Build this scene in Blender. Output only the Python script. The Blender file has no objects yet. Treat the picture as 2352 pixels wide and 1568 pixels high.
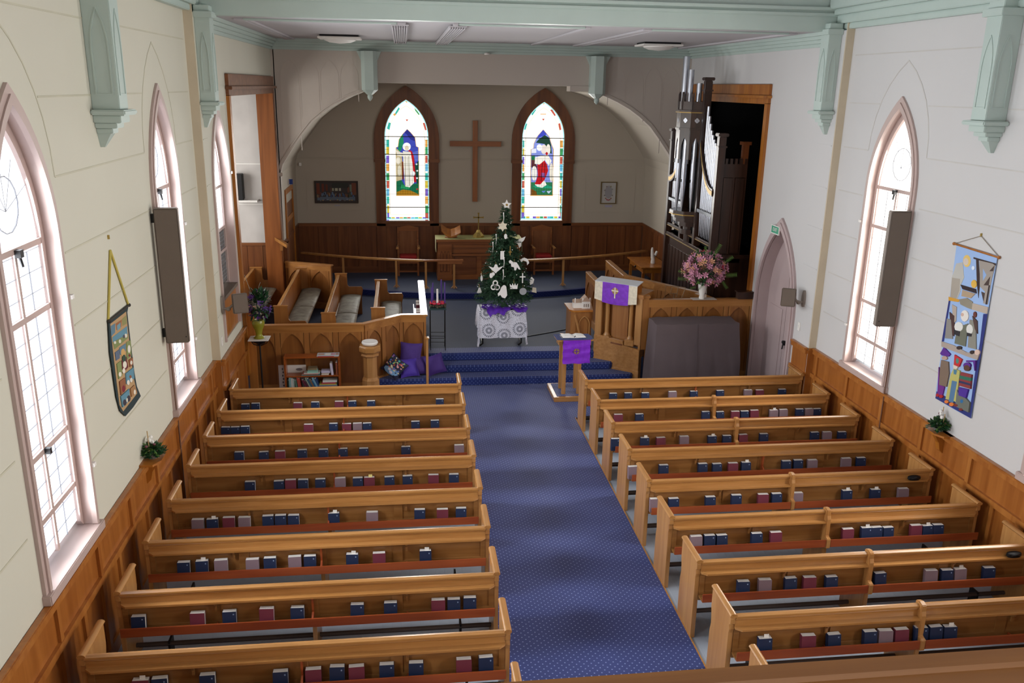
import bpy, bmesh, math, random
from math import sin, cos, pi, sqrt, radians
from mathutils import Vector, Matrix
SC = bpy.context.scene
COL = SC.collection
rnd = random.Random(7)

# ------------------------------------------------------------------ camera, light, exposure
def make_camera():
    pitch, yaw, roll, f, cz = 0.28908, 0.128, -0.01823, 1968.76, 5.325
    cp, sp, cy, sy = cos(pitch), sin(pitch), cos(yaw), sin(yaw)
    w = Vector((sy*cp, cy*cp, -sp)); r = Vector((cy, -sy, 0)); d = w.cross(r)
    c, s = cos(roll), sin(roll)
    r2 = c*r + s*d; d2 = -s*r + c*d
    M = Matrix(((r2.x, -d2.x, -w.x, 0), (r2.y, -d2.y, -w.y, 0), (r2.z, -d2.z, -w.z, cz), (0, 0, 0, 1)))
    cam = bpy.data.cameras.new('camera'); cam.sensor_width = 36; cam.lens = f/2352*36
    cam.clip_start = .05
    o = bpy.data.objects.new('camera', cam); COL.objects.link(o); o.matrix_world = M
    SC.camera = o
make_camera()
SC.view_settings.view_transform = 'Standard'; SC.view_settings.look = 'None'
SC.view_settings.exposure = 0.20; SC.view_settings.gamma = 1; SC.view_settings.use_curve_mapping = False
SC.cycles.max_bounces = 8; SC.cycles.diffuse_bounces = 6; SC.cycles.sample_clamp_indirect = 8
world = bpy.data.worlds.new('sky'); SC.world = world; world.use_nodes = True
world.node_tree.nodes['Background'].inputs[0].default_value = (.75, .85, 1, 1)
world.node_tree.nodes['Background'].inputs[1].default_value = 1.0
WIN_L, WIN_R, WIN_S = 2.2, 2.2, 1.0       # brightness of daylit glass: nave left, nave right, stained
def area(name, loc, rot, sx, sy, power, col=(1, 1, 1), spread=180):
    l = bpy.data.lights.new(name, 'AREA'); l.shape = 'RECTANGLE'; l.size = sx; l.size_y = sy
    l.energy = power; l.color = col
    l.spread = radians(spread)
    o = bpy.data.objects.new(name, l); COL.objects.link(o); o.location = loc; o.rotation_euler = rot
    return o
# added fill lamps without a window: over the gallery and in the left recess
area('gallery_fill_light', (1.9, -2.2, 6.6), (radians(52), 0, 0), 5.0, 2.0, 90, (1, .97, .93))
area('recess_fill_light', (-5.5, 17.0, 3.2), (0, radians(-90), 0), 2.2, 2.4, 130, (1, .98, .95))
# forward daylight falling through each leaded nave window (the obscured glass throws it mostly straight in)
for yc in (2.86, 6.90, 10.93): area('window_light', (-2.97, yc, 3.05), (0, radians(-90), 0), 3.0, .95, 120, (.93, .97, 1), 140)
for yc in (3.05, 7.13, 11.08): area('window_light', (6.70, yc, 3.05), (0, radians(90), 0), 3.0, .95, 120, (1, .97, .92), 140)
area('window_light', (-2.86, 13.64, 3.9), (0, radians(-90), 0), 1.3, .9, 50, (.93, .97, 1), 140)
for xc in (.10, 3.60): area('window_light', (xc, 22.38, 3.2), (radians(-90), 0, 0), 1.0, 2.2, 50, (1, .98, .94), 150)

# ------------------------------------------------------------------ materials
def lin(c):
    if isinstance(c, str):
        c = [int(c[i:i+2], 16)/255 for i in (1, 3, 5)]
    return tuple(((x/12.92) if x <= .04045 else ((x+.055)/1.055)**2.4) for x in c) + (1,)
MATS = {}
def new_mat(name):
    m = bpy.data.materials.new(name); m.use_nodes = True
    return m, m.node_tree, m.node_tree.nodes['Principled BSDF']
def paint(name, c, rough=.6, metal=0., var=.04, scale=3., bump=0., bscale=60., spec=.5, coat=0.):
    if name in MATS: return MATS[name]
    m, nt, b = new_mat(name); L = nt.links
    tc = nt.nodes.new('ShaderNodeTexCoord')
    n = nt.nodes.new('ShaderNodeTexNoise'); n.inputs['Scale'].default_value = scale; n.inputs['Detail'].default_value = 4
    L.new(tc.outputs['Object'], n.inputs['Vector'])
    cr = nt.nodes.new('ShaderNodeValToRGB'); base = lin(c)
    cr.color_ramp.elements[0].position = .3; cr.color_ramp.elements[1].position = .7
    cr.color_ramp.elements[0].color = tuple(max(0, x*(1-var*1.5)) for x in base[:3]) + (1,)
    cr.color_ramp.elements[1].color = tuple(min(1, x*(1+var)) for x in base[:3]) + (1,)
    L.new(n.outputs['Fac'], cr.inputs['Fac']); L.new(cr.outputs['Color'], b.inputs['Base Color'])
    b.inputs['Roughness'].default_value = rough; b.inputs['Metallic'].default_value = metal
    b.inputs['Specular IOR Level'].default_value = spec; b.inputs['Coat Weight'].default_value = coat
    if bump:
        n2 = nt.nodes.new('ShaderNodeTexNoise'); n2.inputs['Scale'].default_value = bscale
        L.new(tc.outputs['Object'], n2.inputs['Vector'])
        bp = nt.nodes.new('ShaderNodeBump'); bp.inputs['Strength'].default_value = bump; bp.inputs['Distance'].default_value = .01
        L.new(n2.outputs['Fac'], bp.inputs['Height']); L.new(bp.outputs['Normal'], b.inputs['Normal'])
    MATS[name] = m; return m
def wood(name, c1, c2, axis='X', rough=.35, scale=9., coat=.25, spec=.45):
    if name in MATS: return MATS[name]
    m, nt, b = new_mat(name); L = nt.links
    tc = nt.nodes.new('ShaderNodeTexCoord'); oi = nt.nodes.new('ShaderNodeObjectInfo')
    mp = nt.nodes.new('ShaderNodeMapping')
    sc = [scale]*3; sc['XYZ'.index(axis)] = scale*.07
    mp.inputs['Scale'].default_value = sc
    mul = nt.nodes.new('ShaderNodeMath'); mul.operation = 'MULTIPLY'; mul.inputs[1].default_value = 37.
    L.new(oi.outputs['Random'], mul.inputs[0]); L.new(mul.outputs[0], mp.inputs['Location'])
    L.new(tc.outputs['Object'], mp.inputs['Vector'])
    n = nt.nodes.new('ShaderNodeTexNoise'); n.inputs['Scale'].default_value = 1.; n.inputs['Detail'].default_value = 6
    n.inputs['Distortion'].default_value = .6
    L.new(mp.outputs[0], n.inputs['Vector'])
    cr = nt.nodes.new('ShaderNodeValToRGB'); e = cr.color_ramp.elements
    e[0].position = .33; e[1].position = .68; e[0].color = lin(c2); e[1].color = lin(c1)
    L.new(n.outputs['Fac'], cr.inputs['Fac']); L.new(cr.outputs['Color'], b.inputs['Base Color'])
    b.inputs['Roughness'].default_value = rough; b.inputs['Coat Weight'].default_value = coat
    b.inputs['Coat Roughness'].default_value = .25; b.inputs['Specular IOR Level'].default_value = spec
    bp = nt.nodes.new('ShaderNodeBump'); bp.inputs['Strength'].default_value = .12; bp.inputs['Distance'].default_value = .004
    L.new(n.outputs['Fac'], bp.inputs['Height']); L.new(bp.outputs['Normal'], b.inputs['Normal'])
    MATS[name] = m; return m
def emit(c, s):
    k = 'lit_glass_%s_%.2f' % (c, s)
    if k in MATS: return MATS[k]
    m = bpy.data.materials.new(k); m.use_nodes = True; nt = m.node_tree
    b = nt.nodes['Principled BSDF']; b.inputs['Base Color'].default_value = tuple(x*.3 for x in lin(c)[:3]) + (1,)
    b.inputs['Roughness'].default_value = .25
    b.inputs['Emission Color'].default_value = lin(c); b.inputs['Emission Strength'].default_value = s
    MATS[k] = m; return m
def carpet(name, c, dot, pitch=.036, r=.17, spec=.3, sheen=.3):
    m, nt, b = new_mat(name); L = nt.links; N = nt.nodes
    tc = N.new('ShaderNodeTexCoord'); sx = N.new('ShaderNodeSeparateXYZ'); L.new(tc.outputs['Object'], sx.inputs[0])
    def mth(op, a, bb=None):
        q = N.new('ShaderNodeMath'); q.operation = op
        for i, v in enumerate((a, bb)):
            if v is None: continue
            if isinstance(v, (int, float)): q.inputs[i].default_value = v
            else: L.new(v, q.inputs[i])
        return q.outputs[0]
    v = mth('SUBTRACT', sx.outputs[1], sx.outputs[2])
    a = mth('FRACT', mth('MULTIPLY', mth('ADD', sx.outputs[0], v), .5/pitch)); c2 = mth('FRACT', mth('MULTIPLY', mth('SUBTRACT', sx.outputs[0], v), .5/pitch))
    da = mth('SUBTRACT', a, .5); db = mth('SUBTRACT', c2, .5)
    dist = mth('SQRT', mth('ADD', mth('MULTIPLY', da, da), mth('MULTIPLY', db, db)))
    msk = mth('LESS_THAN', dist, r)
    n = N.new('ShaderNodeTexNoise'); n.inputs['Scale'].default_value = 1.6; n.inputs['Detail'].default_value = 3; L.new(tc.outputs['Object'], n.inputs['Vector'])
    cr = N.new('ShaderNodeValToRGB'); base = lin(c)
    cr.color_ramp.elements[0].color = tuple(x*.82 for x in base[:3]) + (1,); cr.color_ramp.elements[1].color = tuple(x*1.15 for x in base[:3]) + (1,)
    L.new(n.outputs['Fac'], cr.inputs['Fac'])
    mx = N.new('ShaderNodeMix'); mx.data_type = 'RGBA'; L.new(msk, mx.inputs[0]); L.new(cr.outputs[0], mx.inputs[6]); mx.inputs[7].default_value = lin(dot)
    L.new(mx.outputs[2], b.inputs['Base Color'])
    b.inputs['Roughness'].default_value = .62; b.inputs['Specular IOR Level'].default_value = spec; b.inputs['Sheen Weight'].default_value = sheen; b.inputs['Sheen Roughness'].default_value = .4
    n2 = N.new('ShaderNodeTexNoise'); n2.inputs['Scale'].default_value = 220; L.new(tc.outputs['Object'], n2.inputs['Vector'])
    bp = N.new('ShaderNodeBump'); bp.inputs['Strength'].default_value = .4; bp.inputs['Distance'].default_value = .004
    L.new(n2.outputs['Fac'], bp.inputs['Height']); L.new(bp.outputs['Normal'], b.inputs['Normal'])
    return m
OAKX = wood('honey oak along x', '#b5834c', '#a2713c', 'X', scale=22., rough=.27, coat=.45)
OAKY = wood('honey oak along y', '#b5834c', '#a2713c', 'Y', scale=22., rough=.27, coat=.45)
OAKZ = wood('honey oak upright', '#b78750', '#a3713e', 'Z', scale=16.)
BACKW = wood('pew back oak', '#94683a', '#7f5429', 'X', scale=16.)
REDW = wood('red stained lath', '#a2522a', '#84391b', 'X', rough=.4)
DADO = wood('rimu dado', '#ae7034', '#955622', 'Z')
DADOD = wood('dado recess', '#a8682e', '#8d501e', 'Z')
BROWN = wood('dark rimu upright', '#7e4a24', '#5e3114', 'Z', rough=.4)
BROWNX = wood('dark rimu along x', '#84502a', '#653617', 'X', rough=.4)
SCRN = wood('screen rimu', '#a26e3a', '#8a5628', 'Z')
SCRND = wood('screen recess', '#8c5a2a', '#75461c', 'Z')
SCRNX = wood('screen rimu rail', '#b07a40', '#935f2c', 'X')
ORG = wood('walnut organ case', '#3f2519', '#26150e', 'Z', rough=.35)
ORANGE = wood('orange varnished pine', '#b07028', '#93531a', 'Z')
GOLDW = wood('golden table wood', '#b4732c', '#98581e', 'Y')
WALLC = paint('cream wall paint', '#cbc9ba', .75, var=.015, scale=.6)
WALLW = paint('white wall paint', '#c9c8c8', .75, var=.015, scale=.6)
WALLP = paint('pale stone wall paint', '#bdb3aa', .75, var=.015, scale=.6)
APSE = paint('apse wall paint', '#b3aa9c', .8, var=.015, scale=.6)
CEIL = paint('pale ceiling paint', '#b9b6ba', .8, var=.01)
GREEN = paint('pale green gloss paint', '#b4c4be', .45, var=.02)
PINK = paint('pink joinery paint', '#b9a49e', .45, var=.02)
PINKD = paint('dusky pink door paint', '#b3a0a0', .5, var=.02)
TAN = paint('beige pilaster paint', '#c9bca4', .7)
FLOORM = paint('grey floor board paint', '#9aa2ae', .5, var=.08, scale=2)
WHITE = paint('white paint', '#e6e4e0', .5, var=.01)
BLACK = paint('black iron', '#17171a', .5, metal=.3)
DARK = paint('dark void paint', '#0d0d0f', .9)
TAUPE = paint('taupe speaker cloth', '#6d6157', .8, var=.03, bump=.3, bscale=300)
GREY = paint('grey brown casing', '#8a8078', .5)
PIPE = paint('polished pipe metal', '#b4b8c2', .3, metal=.85, var=.03)
GOLD = paint('old gold', '#a88a4c', .4, metal=.6)
BRASS = paint('polished brass', '#b39a58', .3, metal=.8)
PAPER = paint('white paper', '#e4e2de', .8, var=.02)
NAVY = paint('navy book cloth', '#16284a', .5, var=.06)
MAROON = paint('maroon book cloth', '#6c2c3e', .5, var=.06)
MAUVE = paint('faded mauve book cloth', '#7d6a74', .55, var=.06)
PURPLE = paint('violet satin', '#7a2bc0', .4, var=.12, scale=12, bump=.5, bscale=14)
PURPD = paint('deep purple cotton', '#452a78', .75, var=.08, bump=.3, bscale=40)
VELVET = paint('purple velvet', '#5a2ba8', .35, var=.25, scale=14)
RED = paint('red seat leather', '#a8181c', .5)
CREAMC = paint('ivory brocade', '#ddd3bd', .6, var=.1, scale=20)
COVER = paint('dark taupe dust cover', '#5d5154', .85, var=.05, bump=.5, bscale=4)
OLIVE = paint('olive glazed vase', '#8c8a2a', .25)
LEAF = paint('dark leaf green', '#22502c', .6, var=.3, scale=8)
LEAFL = paint('light leaf green', '#557a34', .6, var=.3, scale=8)
PINE = paint('fir needle green', '#24472c', .7, var=.35, scale=9)
FLPINK = paint('pink petals', '#c486a0', .6, var=.15, scale=20)
FLCOR = paint('apricot petals', '#d29a78', .6, var=.15, scale=20)
FLRED = paint('crimson petals', '#b8203c', .6)
FLPUR = paint('violet petals', '#6a3a9c', .6, var=.2, scale=20)
SILVERP = paint('dried silver sprigs', '#9c9a8c', .7, var=.2)
CUSH = paint('grey green seat fabric', '#8f9084', .6, var=.22, scale=7, bump=.8, bscale=9)
CARPET = carpet('blue dotted carpet', '#2a3874', '#7c8bbc', r=.14)
CARPETP = carpet('glare greyed blue carpet', '#2b3650', '#313e60', r=.1, spec=.12, sheen=.08)  # platform: window glare is greyed into the blue carpet's colour
CARPETS = carpet('shade darkened step carpet', '#24316a', '#6878ac', r=.14, spec=.2, sheen=.2)  # steps: blue carpet darkened for the shade on the risers
CARPET_SHADE = carpet('shaded blue riser carpet', '#1c2558', '#2c3a74', spec=.1, sheen=.05)  # altar riser: same blue carpet with its shade put into the colour
def solid(c, rough=.7):
    return paint('dye ' + c, c, rough, var=.03)

# ------------------------------------------------------------------ mesh tools
class MB:
    def __init__(s): s.v = []; s.f = []
    def add(s, V, F):
        n = len(s.v); s.v += [tuple(p) for p in V]; s.f += [tuple(i+n for i in q) for q in F]; return s
    def box(s, x0, x1, y0, y1, z0, z1):
        V = [(x, y, z) for x in (x0, x1) for y in (y0, y1) for z in (z0, z1)]
        return s.add(V, [(0, 1, 3, 2), (4, 6, 7, 5), (0, 4, 5, 1), (2, 3, 7, 6), (0, 2, 6, 4), (1, 5, 7, 3)])
    def prism(s, poly, fn, d0, d1):
        # poly: 2-d points; fn(u,v,d)->xyz
        n = len(poly); V = [fn(u, v, d0) for u, v in poly] + [fn(u, v, d1) for u, v in poly]
        F = [tuple(range(n))[::-1], tuple(range(n, 2*n))] + [(i, (i+1) % n, n+(i+1) % n, n+i) for i in range(n)]
        return s.add(V, F)
    def ring(s, A, B, fn, d0, d1, closed=False):
        n = len(A); V = []
        for P, d in ((A, d0), (B, d0), (A, d1), (B, d1)): V += [fn(u, v, d) for u, v in P]
        F = []; m = n if closed else n-1
        for i in range(m):
            j = (i+1) % n
            F += [(i, j, n+j, n+i), (2*n+j, 2*n+i, 3*n+i, 3*n+j), (j, i, 2*n+i, 2*n+j), (n+i, n+j, 3*n+j, 3*n+i)]
        if not closed: F += [(0, n, 3*n, 2*n), (n-1, 3*n-1, 4*n-1, 2*n-1)]
        return s.add(V, F)
    def lathe(s, prof, c=(0, 0, 0), n=16, ax='z', sq=1.):
        V = []; F = []
        for r, h in prof:
            for i in range(n):
                a = 2*pi*(i+.5)/n; p = (r*cos(a), r*sin(a)*sq, h)
                if ax == 'x': p = (p[2], p[0], p[1])
                elif ax == 'y': p = (p[0], p[2], p[1])
                V.append((p[0]+c[0], p[1]+c[1], p[2]+c[2]))
        m = len(prof)
        for k in range(m-1):
            for i in range(n):
                j = (i+1) % n; F.append((k*n+i, k*n+j, (k+1)*n+j, (k+1)*n+i))
        F.append(tuple(range(n))[::-1]); F.append(tuple(range((m-1)*n, m*n)))
        return s.add(V, F)
    def tube(s, P, r, n=8, r1=None):
        P = [Vector(p) for p in P]; V = []; F = []
        for k, p in enumerate(P):
            t = (P[min(k+1, len(P)-1)] - P[max(k-1, 0)]).normalized()
            u = t.cross(Vector((0, 0, 1)) if abs(t.z) < .9 else Vector((1, 0, 0))).normalized(); w = t.cross(u)
            rr = r if r1 is None else r + (r1-r)*k/(len(P)-1)
            for i in range(n):
                a = 2*pi*i/n; V.append(tuple(p + rr*(cos(a)*u + sin(a)*w)))
        for k in range(len(P)-1):
            for i in range(n):
                j = (i+1) % n; F.append((k*n+i, k*n+j, (k+1)*n+j, (k+1)*n+i))
        F.append(tuple(range(n))[::-1]); F.append(tuple(range((len(P)-1)*n, len(P)*n)))
        return s.add(V, F)
    def ball(s, c, r, n=8, m=6, sx=1, sy=1, sz=1):
        V = [(c[0], c[1], c[2]+r*sz)]; F = []
        for k in range(1, m):
            a = pi*k/m
            for i in range(n):
                b = 2*pi*i/n; V.append((c[0]+r*sx*sin(a)*cos(b), c[1]+r*sy*sin(a)*sin(b), c[2]+r*sz*cos(a)))
        V.append((c[0], c[1], c[2]-r*sz))
        for i in range(n): F.append((0, 1+i, 1+(i+1) % n))
        for k in range(m-2):
            for i in range(n): F.append((1+k*n+i, 1+(k+1)*n+i, 1+(k+1)*n+(i+1) % n, 1+k*n+(i+1) % n))
        e = len(V)-1
        for i in range(n): F.append((e, 1+(m-2)*n+(i+1) % n, 1+(m-2)*n+i))
        return s.add(V, F)
    def xf(s, M):
        s.v = [tuple(M @ Vector(p)) for p in s.v]; return s
def ident(u, v, d): return (u, d, v)          # u->x, v->z, depth->y
def fx(u, v, d): return (d, u, v)             # u->y, v->z, depth->x
def fz(u, v, d): return (u, v, d)             # plan polygons
def ob(name, mb, m, parent=None, smooth=False, bevel=0., label=None, loc=None):
    if isinstance(mb, bpy.types.Mesh): me = mb
    else:
        off = Vector((0, 0, 0))
        if parent is not None and parent.get('_world'):
            p = parent
            while p is not None: off += p.location; p = p.parent
        elif parent is None and loc is not None: off = Vector(loc)
        me = bpy.data.meshes.new(name)
        me.from_pydata([(a-off.x, b-off.y, c-off.z) for a, b, c in mb.v], [], mb.f)
        bm = bmesh.new(); bm.from_mesh(me); bmesh.ops.recalc_face_normals(bm, faces=bm.faces)
        if bevel:
            bmesh.ops.remove_doubles(bm, verts=bm.verts, dist=1e-5)
            ed = [e for e in bm.edges if len(e.link_faces) == 2 and e.calc_face_angle(0) > .6]
            bmesh.ops.bevel(bm, geom=ed, offset=bevel, segments=2, affect='EDGES', clamp_overlap=True)
        bm.to_mesh(me); bm.free()
        me.materials.append(m)
        if smooth:
            me.shade_smooth()
            try: me.set_sharp_from_angle(angle=radians(40))
            except Exception: pass
    o = bpy.data.objects.new(name, me); COL.objects.link(o)
    if parent is not None: o.parent = parent; o['_world'] = 1 if parent.get('_world') else 0
    elif loc is not None: o.location = loc
    if label: o['label'] = label
    return o
def tag(o, label, cat, group=None, kind=None):
    if label: o['label'] = label
    if cat: o['category'] = cat
    if group: o['group'] = group
    if kind: o['kind'] = kind
    return o
def thing(name, label, cat, loc=(0, 0, 0), rz=0, group=None, world=True):
    o = bpy.data.objects.new(name, None); COL.objects.link(o); o.empty_display_size = .1
    o.location = loc; o.rotation_euler = (0, 0, rz); o['_world'] = 1 if world else 0
    return tag(o, label, cat, group)
def struct(name, mb=None, m=None, loc=(0, 0, 0), bevel=0.):
    if mb is None:
        o = bpy.data.objects.new(name, None); COL.objects.link(o); o.location = loc
    else: o = ob(name, mb, m, None, bevel=bevel, loc=loc)
    o['_world'] = 1
    o['kind'] = 'structure'; return o
def dup(root, loc, label=None, group=None, rz=None):
    r = root.copy(); COL.objects.link(r); r.location = loc
    if rz is not None: r.rotation_euler = (0, 0, rz)
    if label: r['label'] = label
    if group: r['group'] = group
    for ch in list(root.children):
        c = ch.copy(); COL.objects.link(c); c.parent = r
        for g in list(ch.children):
            d = g.copy(); COL.objects.link(d); d.parent = c
    return r
def arch(y0, y1, z0, zs, za, n=10):
    # pointed arch outline, from bottom left over the apex to bottom right
    yc = (y0+y1)/2; h = yc-y0; H = za-zs; R = (h*h+H*H)/(2*h)
    am = math.asin(min(1, H/R)); L = [(y0, z0)]
    for i in range(n+1):
        a = am*i/n; L.append((y0+R-R*cos(a), zs+R*sin(a)))
    return L + [(2*yc-u, v) for u, v in L[-2::-1]]
def blob(cx, cy, rx, ry, n=12): return [(cx+rx*cos(2*pi*i/n), cy+ry*sin(2*pi*i/n)) for i in range(n)]
# ---- measured positions (metres)
BOOKS_L=[[(-2.429, 'n'), (-2.28, 'n'), (-1.656, 'm'), (-1.396, 'n'), (-1.037, 'm'), (-0.838, 'n'), (-0.552, 'n'), (0.501, 'n')], [(-2.547, 'n'), (-2.415, 'n'), (-2.281, 'n'), (-1.404, 'm'), (-1.055, 'n'), (-0.868, 'm'), (-0.716, 'p'), (-0.578, 'n'), (0.112, 'n'), (0.392, 'n')], [(-2.204, 'n'), (-1.89, 'n'), (-1.68, 'm'), (-1.394, 'n'), (-1.12, 'n'), (-0.863, 'n'), (-0.59, 'n'), (-0.031, 'n'), (0.686, 'p')], [(-1.918, 'n'), (-1.574, 'n'), (-1.435, 'm'), (-1.287, 'n'), (-1.079, 'n'), (-0.838, 'p'), (-0.624, 'n'), (-0.484, 'my'), (-0.237, 'n'), (-0.014, 'n'), (0.307, 'm'), (0.562, 'n')], [(-2.335, 'p'), (-2.177, 'nt'), (-2.001, 'm'), (-1.832, 'p'), (-1.574, 'n'), (-1.437, 'n'), (-1.295, 'n'), (-0.85, 'nt'), (-0.421, 'p'), (0.118, 'n'), (0.378, 'm'), (0.592, 'n')], [(-2.275, 'n'), (-2.096, 'nt'), (-1.909, 'p'), (-1.599, 'p'), (-1.425, 'n'), (-1.176, 'p'), (-1.024, 'n'), (-0.596, 'nt'), (-0.32, 'm'), (0.16, 'nt')], [(-2.461, 'n'), (-1.943, 'm'), (-1.659, 'n'), (-1.326, 'm'), (-1.048, 'n'), (-0.501, 'n'), (-0.191, 'n'), (0.256, 'm'), (0.404, 'n'), (0.556, 'n')], [(-2.19, 'mt'), (-2.042, 'n'), (-1.666, 'n'), (-1.083, 'n'), (-0.816, 'm'), (-0.622, 'n'), (-0.462, 'm'), (-0.212, 'n'), (0.033, 'n'), (0.437, 'm'), (0.626, 'n')]]
BOOKS_R=[[(3.262, 'n'), (3.508, 'n'), (3.79, 'n'), (4.24, 'p'), (4.595, 'n'), (5.037, 'n'), (5.507, 'p'), (5.705, 'm'), (6.091, 'n')], [(3.123, 'm'), (3.449, 'n'), (4.478, 'n'), (4.701, 'n'), (4.941, 'm'), (5.09, 'n'), (5.244, 'm'), (5.553, 'pt'), (5.708, 'p'), (5.969, 'n'), (6.12, 'p'), (6.252, 'n')], [(2.859, 'n'), (3.278, 'nt'), (3.51, 'm'), (3.846, 'p'), (4.255, 'nt'), (4.47, 'n'), (4.707, 'm'), (5.014, 'n'), (5.778, 'n'), (5.963, 'p'), (6.191, 'n')], [(2.873, 'p'), (3.278, 'n'), (3.802, 'n'), (3.997, 'n'), (4.213, 'm'), (4.39, 'nt'), (4.946, 'n'), (5.108, 'n'), (5.307, 'p'), (5.781, 'p'), (5.99, 'n')], [(2.905, 'p'), (3.132, 'n'), (3.585, 'n'), (3.908, 'n'), (4.245, 'm'), (4.418, 'n'), (4.682, 'p'), (5.319, 'nt'), (5.688, 'nt'), (6.054, 'p')], [(3.103, 'p'), (3.254, 'n'), (3.394, 'n'), (3.794, 'n'), (4.014, 'm'), (4.856, 'm'), (5.076, 'nt'), (5.198, 'n'), (5.336, 'n'), (5.669, 'm'), (5.808, 'nt'), (5.936, 'n')], [(3.282, 'n'), (3.505, 'p'), (3.775, 'n'), (3.974, 'm'), (4.208, 'n'), (4.728, 'n'), (5.281, 'p'), (5.457, 'n'), (5.602, 'pt'), (5.924, 'n')], [(3.126, 'nt'), (3.532, 'm'), (3.775, 'n'), (4.12, 'n'), (4.269, 'p'), (4.424, 'm'), (4.613, 'n'), (4.757, 'n'), (4.899, 'nt')]]
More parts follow.
